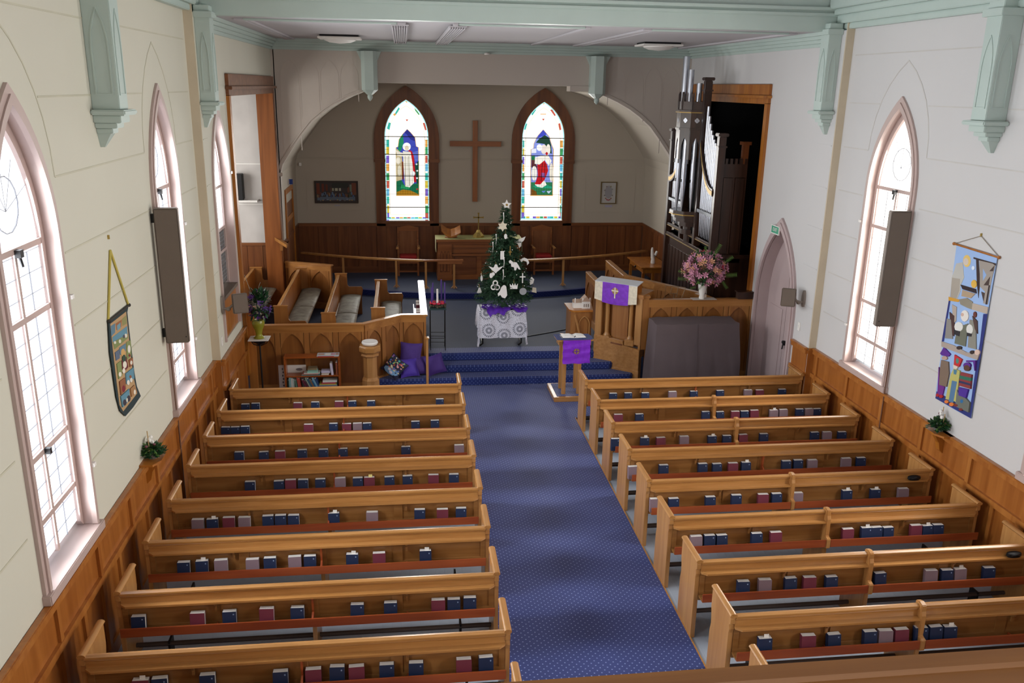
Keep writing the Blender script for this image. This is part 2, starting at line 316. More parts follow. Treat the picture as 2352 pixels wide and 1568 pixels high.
BAN_R=[('#2c3579', [(8.785, 2.916), (8.716, 2.937), (8.678, 1.673), (9.382, 1.665), (9.38, 1.76), (8.766, 1.757), (8.722, 1.774), (8.751, 2.318), (8.756, 2.596)]), ('#2c3579', [(9.438, 2.914), (9.406, 2.918), (9.398, 2.405), (9.442, 2.392)]), ('#e0c070', [(9.159, 3.459), (9.159, 3.423), (9.177, 3.393), (9.209, 3.376), (9.246, 3.378), (9.278, 3.399), (9.297, 3.432), (9.297, 3.469), (9.278, 3.5), (9.246, 3.515), (9.21, 3.513), (9.178, 3.492)]), ('#cfc2b8', [(9.196, 3.444), (9.197, 3.423), (9.209, 3.405), (9.231, 3.395), (9.255, 3.395), (9.276, 3.407), (9.288, 3.426), (9.287, 3.448), (9.274, 3.466), (9.253, 3.476), (9.228, 3.475), (9.208, 3.464)]), ('#b9b8b2', [(9.411, 3.378), (9.297, 3.417), (9.227, 3.246), (9.269, 3.128), (9.245, 3.087), (9.295, 2.949), (9.418, 2.934), (9.45, 3.197)]), ('#a59d92', [(9.446, 3.198), (9.293, 3.216), (9.269, 3.081), (9.303, 2.95), (9.412, 2.939)]), ('#d09a3a', [(9.45, 2.959), (9.216, 2.976), (9.255, 2.94), (9.438, 2.914)]), ('#3a2c2a', [(9.119, 3.513), (8.724, 3.517), (8.725, 3.493), (9.115, 3.495)]), ('#3a2c2a', [(9.071, 3.507), (9.029, 3.508), (8.932, 3.25), (8.912, 3.074), (8.985, 3.239)]), ('#a09890', [(9.01, 3.496), (8.776, 3.506), (8.729, 3.493), (8.748, 3.321), (8.739, 3.041), (8.817, 3.036), (8.82, 3.171), (8.921, 3.208), (8.948, 3.307)]), ('#8fb0e0', [(8.92, 3.418), (8.844, 3.36), (8.884, 3.284)]), ('#4a3c38', [(8.806, 3.412), (8.74, 3.492), (8.743, 3.425)]), ('#4a3c38', [(8.86, 3.237), (8.776, 3.359), (8.774, 3.253)]), ('#4a3c38', [(8.88, 3.157), (8.815, 3.154), (8.811, 3.053)]), ('#2f2426', [(8.771, 3.033), (8.746, 3.039), (8.754, 3.261), (8.775, 3.256)]), ('#dcb04e', [(8.979, 3.225), (8.979, 3.201), (8.992, 3.18), (9.015, 3.168), (9.041, 3.168), (9.063, 3.181), (9.076, 3.203), (9.076, 3.227), (9.062, 3.248), (9.04, 3.26), (9.014, 3.259), (8.991, 3.246)]), ('#33262a', [(9.263, 3.153), (8.979, 3.164), (8.954, 3.117), (9.215, 3.109)]), ('#b09a80', [(9.212, 3.099), (8.975, 3.109), (9.039, 3.04), (9.209, 3.025)]), ('#8f8878', [(9.241, 2.978), (9.107, 3.026), (8.995, 3.007), (8.983, 2.918), (9.078, 2.917), (9.202, 2.925)]), ('#b8aa9c', [(8.991, 2.993), (8.721, 3.013), (8.718, 2.935), (8.983, 2.918)]), ('#d8e4f4', [(9.06, 3.396), (9.06, 3.384), (9.068, 3.374), (9.08, 3.368), (9.095, 3.368), (9.107, 3.374), (9.113, 3.385), (9.113, 3.397), (9.105, 3.408), (9.093, 3.414), (9.079, 3.413), (9.067, 3.407)]), ('#b5a79b', [(9.354, 2.886), (9.264, 2.878), (9.232, 2.711), (9.271, 2.669)]), ('#4d3534', [(9.378, 2.784), (9.271, 2.765), (9.219, 2.523), (9.277, 2.53)]), ('#8a8783', [(9.406, 2.696), (9.323, 2.703), (9.234, 2.486), (9.379, 2.452)]), ('#6d7062', [(9.188, 2.644), (9.007, 2.741), (8.981, 2.466), (9.185, 2.444)]), ('#dcdcd8', [(9.082, 2.681), (9.085, 2.65), (9.108, 2.622), (9.145, 2.603), (9.187, 2.6), (9.221, 2.612), (9.239, 2.637), (9.236, 2.669), (9.213, 2.697), (9.175, 2.716), (9.134, 2.719), (9.1, 2.706)]), ('#e2ddd6', [(9.019, 2.831), (9.019, 2.796), (9.037, 2.766), (9.069, 2.748), (9.105, 2.747), (9.137, 2.765), (9.155, 2.795), (9.155, 2.831), (9.136, 2.862), (9.104, 2.879), (9.068, 2.879), (9.037, 2.862)]), ('#c9a99a', [(9.102, 2.825), (9.103, 2.814), (9.111, 2.804), (9.124, 2.797), (9.138, 2.796), (9.15, 2.801), (9.157, 2.811), (9.156, 2.822), (9.148, 2.832), (9.135, 2.838), (9.12, 2.839), (9.108, 2.834)]), ('#8b897f', [(8.985, 2.794), (8.878, 2.808), (8.786, 2.491), (8.934, 2.472)]), ('#dcdcd8', [(8.898, 2.701), (8.898, 2.67), (8.914, 2.643), (8.94, 2.627), (8.971, 2.627), (8.998, 2.642), (9.014, 2.669), (9.014, 2.7), (8.998, 2.727), (8.971, 2.743), (8.94, 2.743), (8.914, 2.728)]), ('#55403c', [(8.952, 2.849), (8.856, 2.813), (8.811, 2.672), (8.87, 2.717)]), ('#6a3a34', [(8.886, 2.882), (8.885, 2.864), (8.891, 2.849), (8.903, 2.841), (8.917, 2.842), (8.93, 2.852), (8.939, 2.868), (8.94, 2.886), (8.934, 2.901), (8.922, 2.909), (8.907, 2.908), (8.894, 2.898)]), ('#2c2a30', [(9.227, 2.601), (9.119, 2.616), (9.114, 2.553), (9.213, 2.549)]), ('#2c2a30', [(8.99, 2.636), (8.898, 2.647), (8.9, 2.612), (8.979, 2.596)]), ('#ab9d94', [(9.43, 2.396), (9.191, 2.418), (8.941, 2.407), (8.717, 2.454), (8.732, 2.379), (8.929, 2.363), (9.414, 2.335)]), ('#3a2c2a', [(9.038, 2.433), (9.041, 2.42), (9.055, 2.407), (9.077, 2.397), (9.101, 2.393), (9.12, 2.396), (9.129, 2.405), (9.126, 2.418), (9.111, 2.431), (9.089, 2.441), (9.066, 2.445), (9.047, 2.442)]), ('#3a2c2a', [(8.803, 2.45), (8.805, 2.438), (8.817, 2.425), (8.836, 2.416), (8.856, 2.413), (8.873, 2.417), (8.881, 2.426), (8.879, 2.438), (8.866, 2.451), (8.847, 2.46), (8.827, 2.463), (8.811, 2.459)]), ('#d8bcae', [(8.713, 2.478), (8.714, 2.461), (8.726, 2.444), (8.747, 2.433), (8.769, 2.431), (8.788, 2.438), (8.798, 2.452), (8.797, 2.469), (8.784, 2.486), (8.764, 2.496), (8.741, 2.499), (8.722, 2.492)]), ('#5b2c8e', [(9.363, 2.342), (9.416, 2.243), (9.373, 2.231), (9.249, 2.257), (9.217, 2.297)]), ('#b79a8c', [(9.264, 2.233), (9.267, 2.219), (9.284, 2.204), (9.31, 2.192), (9.337, 2.187), (9.359, 2.189), (9.37, 2.199), (9.366, 2.214), (9.348, 2.229), (9.323, 2.241), (9.296, 2.246), (9.274, 2.243)]), ('#6f2a86', [(9.397, 2.074), (9.315, 1.867), (9.225, 1.874), (9.237, 1.744), (9.335, 1.742)]), ('#7d6a5c', [(9.371, 2.174), (9.233, 2.194), (9.184, 2.062), (9.189, 1.887), (9.327, 1.863), (9.364, 2.051)]), ('#a8242c', [(9.297, 1.739), (9.298, 1.728), (9.308, 1.716), (9.323, 1.708), (9.34, 1.704), (9.353, 1.707), (9.36, 1.716), (9.359, 1.728), (9.349, 1.739), (9.334, 1.748), (9.317, 1.751), (9.304, 1.748)]), ('#a8242c', [(9.223, 1.75), (9.225, 1.738), (9.236, 1.726), (9.253, 1.716), (9.272, 1.712), (9.288, 1.715), (9.295, 1.723), (9.293, 1.735), (9.282, 1.747), (9.264, 1.756), (9.245, 1.76), (9.23, 1.758)]), ('#c23034', [(9.138, 2.317), (8.991, 2.304), (9.02, 2.202), (9.117, 2.191)]), ('#4c8478', [(9.038, 2.27), (9.038, 2.252), (9.044, 2.237), (9.057, 2.228), (9.072, 2.228), (9.085, 2.237), (9.093, 2.252), (9.094, 2.269), (9.087, 2.285), (9.074, 2.293), (9.059, 2.293), (9.046, 2.285)]), ('#d9cbbf', [(9.131, 2.194), (9.036, 2.196), (9.058, 2.157), (9.111, 2.149)]), ('#b9b46a', [(9.106, 2.15), (8.991, 2.16), (8.977, 2.051), (8.963, 1.776), (9.162, 1.738), (9.145, 2.059)]), ('#54789c', [(9.099, 2.001), (9.003, 2.018), (9.006, 1.747), (9.095, 1.73)]), ('#4e7c96', [(9.104, 2.141), (9.039, 2.152), (9.041, 2.094), (9.089, 2.086)]), ('#d87838', [(9.097, 1.726), (9.099, 1.714), (9.111, 1.702), (9.129, 1.692), (9.149, 1.688), (9.164, 1.69), (9.172, 1.698), (9.17, 1.71), (9.158, 1.722), (9.14, 1.732), (9.12, 1.736), (9.104, 1.734)]), ('#d87838', [(8.994, 1.732), (8.996, 1.718), (9.009, 1.704), (9.029, 1.694), (9.051, 1.689), (9.068, 1.691), (9.077, 1.7), (9.074, 1.714), (9.061, 1.728), (9.041, 1.739), (9.02, 1.743), (9.002, 1.741)]), ('#5b2c8e', [(8.821, 2.283), (8.825, 2.263), (8.844, 2.243), (8.873, 2.228), (8.906, 2.222), (8.932, 2.227), (8.945, 2.242), (8.941, 2.263), (8.922, 2.283), (8.892, 2.298), (8.86, 2.303), (8.834, 2.298)]), ('#5c3c32', [(8.822, 2.251), (8.824, 2.231), (8.84, 2.212), (8.865, 2.199), (8.893, 2.194), (8.916, 2.201), (8.928, 2.216), (8.926, 2.236), (8.91, 2.255), (8.884, 2.268), (8.857, 2.272), (8.834, 2.266)]), ('#8a3a3c', [(8.965, 2.152), (8.774, 2.185), (8.752, 2.015), (8.961, 1.984)]), ('#2f6c58', [(8.971, 2.11), (8.768, 2.148), (8.764, 2.106), (8.972, 2.069)]), ('#2d3358', [(8.971, 2.046), (8.761, 2.079), (8.757, 2.055), (8.968, 2.019)]), ('#6c7068', [(8.979, 1.929), (8.92, 1.874), (8.799, 1.881), (8.72, 1.855), (8.712, 1.737), (8.953, 1.721)]), ('#4b2c94', [(8.956, 1.965), (8.787, 1.998), (8.8, 1.886), (8.931, 1.87)]), ('#2f6ca0', [(8.83, 1.833), (8.831, 1.82), (8.838, 1.809), (8.851, 1.801), (8.865, 1.799), (8.877, 1.803), (8.883, 1.813), (8.883, 1.825), (8.875, 1.837), (8.862, 1.845), (8.848, 1.847), (8.836, 1.842)]), ('#7a3028', [(8.909, 1.751), (8.912, 1.742), (8.923, 1.731), (8.941, 1.722), (8.96, 1.717), (8.975, 1.718), (8.981, 1.723), (8.979, 1.733), (8.967, 1.743), (8.949, 1.752), (8.93, 1.757), (8.916, 1.756)]), ('#7a3028', [(8.813, 1.735), (8.816, 1.726), (8.828, 1.716), (8.845, 1.707), (8.863, 1.702), (8.878, 1.702), (8.885, 1.708), (8.882, 1.717), (8.87, 1.727), (8.853, 1.736), (8.835, 1.741), (8.82, 1.741)]), ('#5b2c8e', [(8.905, 2.319), (8.746, 2.37), (8.731, 2.247), (8.78, 2.34), (8.9, 2.301)])]
BAN_R0=[('#9bb8e4', [(9.467, 3.588), (8.727, 3.606), (8.72, 2.926), (8.709, 2.207), (8.678, 1.673), (9.038, 1.66), (9.37, 1.67), (9.392, 1.704), (9.423, 2.398), (9.434, 2.947)])]
BAN_L=[('#b3936a', [(8.443, 3.046), (8.944, 3.04), (8.939, 2.913), (8.933, 2.514), (8.939, 2.335), (9.0, 2.128), (8.513, 2.111), (8.431, 2.212), (8.425, 2.443), (8.429, 2.801)]), ('#5d7d90', [(8.448, 3.024), (8.581, 3.016), (8.55, 2.93), (8.429, 2.924)]), ('#96603e', [(8.591, 3.009), (8.782, 2.999), (8.745, 2.933), (8.593, 2.942)]), ('#6f98a6', [(8.619, 2.981), (8.736, 2.982), (8.717, 2.928), (8.618, 2.928)]), ('#8c8a58', [(8.79, 3.001), (8.932, 3.005), (8.914, 2.92), (8.779, 2.932)]), ('#5f8ca0', [(8.455, 2.908), (8.918, 2.893), (8.902, 2.812), (8.45, 2.86)]), ('#7f8a56', [(8.45, 2.858), (8.902, 2.81), (8.901, 2.769), (8.471, 2.779)]), ('#d8d4c4', [(8.537, 2.83), (8.53, 2.824), (8.517, 2.823), (8.5, 2.826), (8.485, 2.832), (8.475, 2.841), (8.473, 2.849), (8.48, 2.854), (8.493, 2.856), (8.51, 2.853), (8.525, 2.846), (8.535, 2.838)]), ('#d8d4c4', [(8.683, 2.799), (8.675, 2.791), (8.66, 2.788), (8.641, 2.791), (8.624, 2.799), (8.614, 2.809), (8.613, 2.82), (8.621, 2.828), (8.636, 2.83), (8.654, 2.828), (8.671, 2.82), (8.682, 2.809)]), ('#ddd8cc', [(8.879, 2.801), (8.871, 2.792), (8.854, 2.789), (8.835, 2.792), (8.818, 2.8), (8.807, 2.811), (8.806, 2.822), (8.814, 2.831), (8.83, 2.835), (8.85, 2.832), (8.867, 2.824), (8.878, 2.813)]), ('#51505a', [(8.815, 2.811), (8.808, 2.804), (8.794, 2.801), (8.777, 2.803), (8.762, 2.81), (8.753, 2.82), (8.752, 2.829), (8.759, 2.837), (8.773, 2.84), (8.79, 2.837), (8.805, 2.83), (8.814, 2.821)]), ('#5d7f94', [(8.607, 2.754), (8.808, 2.74), (8.781, 2.667), (8.613, 2.677)]), ('#c8a064', [(8.759, 2.656), (8.743, 2.64), (8.715, 2.633), (8.683, 2.638), (8.654, 2.652), (8.636, 2.674), (8.635, 2.695), (8.65, 2.712), (8.678, 2.719), (8.71, 2.714), (8.74, 2.7), (8.757, 2.678)]), ('#7f8a56', [(8.83, 2.747), (8.969, 2.727), (8.938, 2.566), (8.787, 2.57)]), ('#ddd8cc', [(8.93, 2.643), (8.917, 2.625), (8.896, 2.615), (8.873, 2.617), (8.854, 2.628), (8.843, 2.648), (8.845, 2.669), (8.858, 2.687), (8.878, 2.696), (8.901, 2.695), (8.921, 2.683), (8.931, 2.664)]), ('#7a3030', [(8.912, 2.578), (8.904, 2.573), (8.89, 2.572), (8.872, 2.575), (8.855, 2.583), (8.844, 2.592), (8.842, 2.6), (8.849, 2.606), (8.864, 2.607), (8.882, 2.603), (8.899, 2.596), (8.91, 2.587)]), ('#5c6a80', [(8.465, 2.748), (8.597, 2.741), (8.578, 2.654), (8.467, 2.664)]), ('#6c2a30', [(8.628, 2.612), (8.773, 2.605), (8.798, 2.488), (8.608, 2.482)]), ('#31483a', [(8.752, 2.594), (8.738, 2.577), (8.714, 2.569), (8.685, 2.572), (8.661, 2.586), (8.647, 2.606), (8.647, 2.628), (8.661, 2.644), (8.685, 2.652), (8.713, 2.649), (8.738, 2.636), (8.752, 2.616)]), ('#e0dbcc', [(8.756, 2.528), (8.742, 2.514), (8.716, 2.508), (8.685, 2.513), (8.658, 2.527), (8.642, 2.546), (8.641, 2.566), (8.654, 2.58), (8.68, 2.586), (8.71, 2.581), (8.737, 2.567), (8.754, 2.548)]), ('#e0dbcc', [(8.689, 2.485), (8.678, 2.474), (8.66, 2.47), (8.639, 2.473), (8.62, 2.483), (8.609, 2.498), (8.608, 2.512), (8.618, 2.523), (8.636, 2.528), (8.658, 2.525), (8.677, 2.515), (8.688, 2.5)]), ('#7f8a56', [(8.472, 2.629), (8.605, 2.62), (8.59, 2.471), (8.473, 2.469)]), ('#ddd8cc', [(8.565, 2.488), (8.555, 2.479), (8.537, 2.476), (8.515, 2.48), (8.496, 2.49), (8.484, 2.503), (8.482, 2.516), (8.492, 2.526), (8.51, 2.529), (8.532, 2.525), (8.551, 2.515), (8.564, 2.502)]), ('#8f5a3c', [(8.841, 2.553), (8.965, 2.539), (8.949, 2.465), (8.84, 2.474)]), ('#ddd8cc', [(8.931, 2.493), (8.923, 2.484), (8.907, 2.481), (8.888, 2.484), (8.872, 2.492), (8.862, 2.504), (8.861, 2.516), (8.869, 2.524), (8.885, 2.528), (8.903, 2.525), (8.92, 2.516), (8.93, 2.505)]), ('#5f8ca0', [(8.691, 2.454), (8.947, 2.435), (8.933, 2.319), (8.678, 2.346)]), ('#ddd8cc', [(8.773, 2.328), (8.763, 2.318), (8.745, 2.314), (8.723, 2.318), (8.703, 2.329), (8.692, 2.343), (8.691, 2.357), (8.701, 2.368), (8.719, 2.371), (8.741, 2.368), (8.76, 2.357), (8.772, 2.343)]), ('#ddd8cc', [(8.867, 2.324), (8.857, 2.314), (8.841, 2.31), (8.821, 2.313), (8.803, 2.323), (8.793, 2.336), (8.792, 2.35), (8.801, 2.36), (8.818, 2.364), (8.838, 2.361), (8.855, 2.351), (8.866, 2.338)]), ('#8a5236', [(8.846, 2.367), (8.839, 2.36), (8.825, 2.359), (8.808, 2.362), (8.793, 2.37), (8.783, 2.379), (8.781, 2.389), (8.789, 2.395), (8.802, 2.397), (8.819, 2.393), (8.835, 2.386), (8.844, 2.376)]), ('#8f5a3c', [(8.483, 2.44), (8.653, 2.424), (8.638, 2.308), (8.475, 2.298)]), ('#7c2430', [(8.614, 2.317), (8.602, 2.302), (8.58, 2.296), (8.555, 2.3), (8.533, 2.313), (8.521, 2.331), (8.52, 2.35), (8.533, 2.365), (8.554, 2.371), (8.579, 2.367), (8.601, 2.354), (8.614, 2.336)]), ('#5f8ca0', [(8.464, 2.289), (8.734, 2.274), (8.707, 2.16), (8.48, 2.167)]), ('#3b3540', [(8.6, 2.174), (8.587, 2.161), (8.564, 2.157), (8.537, 2.163), (8.513, 2.177), (8.498, 2.195), (8.497, 2.213), (8.509, 2.225), (8.532, 2.229), (8.559, 2.224), (8.583, 2.21), (8.598, 2.192)]), ('#3b3540', [(8.734, 2.168), (8.721, 2.155), (8.698, 2.151), (8.67, 2.156), (8.645, 2.171), (8.629, 2.189), (8.628, 2.207), (8.641, 2.22), (8.664, 2.224), (8.692, 2.218), (8.717, 2.205), (8.733, 2.186)]), ('#d8d4c4', [(8.646, 2.183), (8.639, 2.174), (8.628, 2.17), (8.615, 2.172), (8.604, 2.179), (8.598, 2.189), (8.599, 2.2), (8.605, 2.209), (8.617, 2.213), (8.63, 2.212), (8.641, 2.205), (8.647, 2.194)]), ('#a07850', [(8.771, 2.26), (8.91, 2.255), (8.96, 2.156), (8.779, 2.169)]), ('#e0dbcc', [(8.914, 2.173), (8.906, 2.162), (8.891, 2.157), (8.875, 2.159), (8.861, 2.168), (8.853, 2.181), (8.854, 2.195), (8.862, 2.206), (8.877, 2.211), (8.893, 2.209), (8.907, 2.201), (8.915, 2.187)])]
BAN_L0=[('#26363a', [(8.41, 3.087), (8.973, 3.08), (9.038, 3.07), (8.984, 3.022), (8.982, 2.763), (8.992, 2.362), (9.02, 2.199), (9.111, 2.056), (8.829, 2.034), (8.567, 2.038), (8.434, 2.146), (8.379, 2.316), (8.349, 2.784)])]
SG_L=[('#3c49b4', [(-0.159, 3.792), (-0.172, 2.592), (0.387, 2.594), (0.389, 3.797), (0.334, 3.82), (0.307, 4.035), (0.205, 4.158), (0.119, 4.24), (0.009, 4.122), (-0.086, 3.986), (-0.113, 3.804)]), ('#12885f', [(-0.113, 3.804), (-0.086, 3.986), (0.009, 4.122), (0.028, 3.919), (-0.045, 3.714), (-0.127, 3.667)]), ('#232c86', [(0.119, 4.24), (0.205, 4.158), (0.307, 4.035), (0.317, 3.944), (0.202, 3.989), (0.101, 4.123), (0.055, 4.15)]), ('#5f70c8', [(0.243, 3.671), (0.388, 3.717), (0.384, 3.465), (0.31, 3.442)]), ('#c8b890', [(-0.182, 3.792), (-0.035, 3.645), (-0.011, 3.44), (-0.038, 2.978), (-0.142, 2.931), (-0.187, 2.977)]), ('#efe8d4', [(-0.059, 3.462), (-0.068, 3.416), (-0.091, 3.382), (-0.121, 3.37), (-0.151, 3.382), (-0.173, 3.416), (-0.18, 3.461), (-0.171, 3.507), (-0.148, 3.541), (-0.118, 3.553), (-0.088, 3.541), (-0.066, 3.508)]), ('#e2dcc6', [(-0.048, 3.209), (-0.055, 3.14), (-0.073, 3.089), (-0.097, 3.07), (-0.12, 3.089), (-0.136, 3.139), (-0.141, 3.209), (-0.133, 3.278), (-0.115, 3.329), (-0.092, 3.347), (-0.069, 3.329), (-0.053, 3.278)]), ('#0c4a3c', [(0.285, 3.35), (0.398, 3.466), (0.39, 2.816), (0.337, 2.886), (0.306, 3.211)]), ('#7c3a1a', [(-0.032, 3.439), (0.012, 3.44), (0.011, 2.978), (-0.029, 3.001)]), ('#0f6a48', [(-0.177, 2.942), (-0.048, 2.978), (0.043, 2.815), (0.29, 2.886), (0.39, 2.887), (0.387, 2.594), (-0.184, 2.592)]), ('#a87818', [(-0.17, 2.674), (-0.017, 2.733), (0.181, 2.71), (0.38, 2.617), (0.379, 2.594), (-0.172, 2.592)]), ('#22965a', [(-0.05, 2.861), (0.183, 2.816), (0.135, 2.745), (-0.075, 2.768)]), ('#c01822', [(0.129, 3.738), (0.225, 3.705), (0.277, 3.579), (0.297, 3.35), (0.33, 2.921), (0.267, 2.921), (0.238, 3.349), (0.195, 3.579)]), ('#f3efe2', [(0.001, 3.703), (0.197, 3.682), (0.239, 3.395), (0.274, 2.909), (0.159, 2.792), (0.043, 2.815), (0.01, 3.348)]), ('#f0ead8', [(-0.176, 3.724), (-0.14, 3.587), (0.021, 3.566), (0.023, 3.65), (-0.115, 3.69)]), ('#b9b4a0', [(0.047, 3.578), (0.066, 3.578), (0.067, 2.839), (0.043, 2.838)]), ('#b9b4a0', [(0.131, 3.578), (0.149, 3.578), (0.165, 2.839), (0.141, 2.839)]), ('#ffffff', [(0.204, 3.814), (0.189, 3.762), (0.15, 3.725), (0.098, 3.71), (0.046, 3.724), (0.009, 3.761), (-0.004, 3.812), (0.011, 3.863), (0.05, 3.901), (0.102, 3.915), (0.153, 3.902), (0.191, 3.865)]), ('#e8d8b8', [(0.152, 3.779), (0.145, 3.747), (0.126, 3.724), (0.1, 3.715), (0.075, 3.723), (0.057, 3.747), (0.051, 3.778), (0.058, 3.81), (0.077, 3.834), (0.103, 3.842), (0.128, 3.834), (0.146, 3.811)]), ('#f0f4f4', [(0.305, 3.142), (0.297, 3.112), (0.275, 3.09), (0.246, 3.081), (0.217, 3.089), (0.196, 3.111), (0.188, 3.141), (0.197, 3.171), (0.218, 3.194), (0.248, 3.202), (0.277, 3.194), (0.298, 3.172)]), ('#e8f0f4', [(0.367, 3.378), (0.364, 3.366), (0.355, 3.358), (0.343, 3.355), (0.332, 3.358), (0.323, 3.366), (0.32, 3.378), (0.323, 3.389), (0.332, 3.398), (0.344, 3.401), (0.355, 3.398), (0.364, 3.389)]), ('#e8f0f4', [(0.381, 3.212), (0.378, 3.2), (0.369, 3.192), (0.357, 3.188), (0.346, 3.192), (0.337, 3.2), (0.334, 3.211), (0.337, 3.223), (0.346, 3.232), (0.358, 3.235), (0.369, 3.232), (0.378, 3.223)]), ('#e8f0f4', [(0.374, 3.026), (0.37, 3.015), (0.362, 3.006), (0.35, 3.003), (0.338, 3.006), (0.33, 3.014), (0.327, 3.026), (0.33, 3.038), (0.339, 3.046), (0.351, 3.049), (0.362, 3.046), (0.371, 3.038)]), ('#c01822', [(0.374, 2.746), (0.371, 2.737), (0.363, 2.73), (0.351, 2.727), (0.339, 2.73), (0.331, 2.737), (0.327, 2.746), (0.331, 2.755), (0.339, 2.762), (0.351, 2.765), (0.363, 2.762), (0.371, 2.756)])]
SG_R=[('#8a9ae8', [(3.296, 3.775), (3.31, 2.601), (3.884, 2.602), (3.871, 3.78), (3.813, 3.915), (3.756, 4.093), (3.596, 4.27), (3.443, 4.09), (3.367, 3.91), (3.363, 3.798)]), ('#3d4cc4', [(3.596, 4.27), (3.696, 4.171), (3.64, 4.115), (3.455, 4.068), (3.472, 4.124)]), ('#e8ecfa', [(3.3, 3.775), (3.428, 3.799), (3.431, 3.686), (3.303, 3.674)]), ('#0d4030', [(3.491, 4.035), (3.639, 4.137), (3.757, 4.071), (3.814, 3.892), (3.839, 3.667), (3.757, 3.7), (3.645, 3.913), (3.412, 3.945)]), ('#2c7a4e', [(3.309, 2.935), (3.874, 2.937), (3.884, 2.602), (3.317, 2.601)]), ('#1fa078', [(3.347, 2.843), (3.675, 2.89), (3.866, 2.822), (3.867, 2.776), (3.442, 2.786)]), ('#5c2c34', [(3.307, 3.505), (3.4, 3.505), (3.463, 3.324), (3.469, 3.096), (3.311, 3.323)]), ('#1c7848', [(3.305, 3.606), (3.398, 3.607), (3.4, 3.505), (3.307, 3.505)]), ('#7a5018', [(3.313, 2.774), (3.456, 2.694), (3.482, 2.601), (3.317, 2.601)]), ('#c8dcf4', [(3.727, 2.706), (3.857, 2.718), (3.789, 2.637)]), ('#6c90e0', [(3.586, 2.705), (3.703, 2.717), (3.658, 2.659)]), ('#f2f0ea', [(3.467, 3.165), (3.46, 3.069), (3.433, 2.998), (3.395, 2.972), (3.356, 2.998), (3.326, 3.068), (3.313, 3.164), (3.321, 3.26), (3.347, 3.33), (3.385, 3.356), (3.425, 3.33), (3.455, 3.26)]), ('#f0e8d8', [(3.892, 3.19), (3.889, 3.064), (3.873, 2.971), (3.848, 2.937), (3.821, 2.971), (3.799, 3.063), (3.788, 3.189), (3.791, 3.315), (3.808, 3.407), (3.832, 3.44), (3.859, 3.407), (3.881, 3.316)]), ('#f8f4ea', [(3.416, 2.878), (3.648, 3.005), (3.727, 2.868), (3.607, 2.793), (3.465, 2.825)]), ('#c41420', [(3.462, 3.392), (3.633, 3.518), (3.719, 3.394), (3.754, 3.235), (3.671, 3.005), (3.557, 2.878), (3.411, 2.885), (3.486, 3.096)]), ('#8a5aa0', [(3.568, 3.188), (3.678, 3.17), (3.67, 3.051), (3.557, 3.074)]), ('#7a0c18', [(3.589, 3.439), (3.608, 3.439), (3.583, 2.959), (3.56, 2.959)]), ('#7a0c18', [(3.659, 3.439), (3.678, 3.417), (3.669, 3.097), (3.655, 3.097)]), ('#faf6ea', [(3.399, 3.573), (3.723, 3.655), (3.84, 3.486), (3.767, 3.36), (3.657, 3.507), (3.52, 3.388), (3.391, 3.41)]), ('#f2e6dc', [(3.705, 3.779), (3.696, 3.717), (3.669, 3.671), (3.63, 3.654), (3.589, 3.67), (3.559, 3.716), (3.547, 3.777), (3.556, 3.839), (3.583, 3.885), (3.622, 3.902), (3.662, 3.886), (3.693, 3.841)]), ('#ffffff', [(3.583, 3.823), (3.574, 3.78), (3.548, 3.748), (3.511, 3.737), (3.473, 3.748), (3.445, 3.779), (3.434, 3.821), (3.443, 3.864), (3.469, 3.896), (3.506, 3.907), (3.544, 3.896), (3.572, 3.865)]), ('#f6f0e0', [(3.798, 3.78), (3.793, 3.712), (3.774, 3.662), (3.747, 3.644), (3.718, 3.662), (3.696, 3.711), (3.687, 3.779), (3.692, 3.846), (3.711, 3.896), (3.738, 3.914), (3.767, 3.896), (3.789, 3.847)]), ('#c01822', [(3.736, 3.671), (3.733, 3.651), (3.721, 3.636), (3.705, 3.63), (3.688, 3.635), (3.676, 3.65), (3.671, 3.67), (3.675, 3.691), (3.686, 3.706), (3.703, 3.711), (3.719, 3.706), (3.731, 3.691)])]
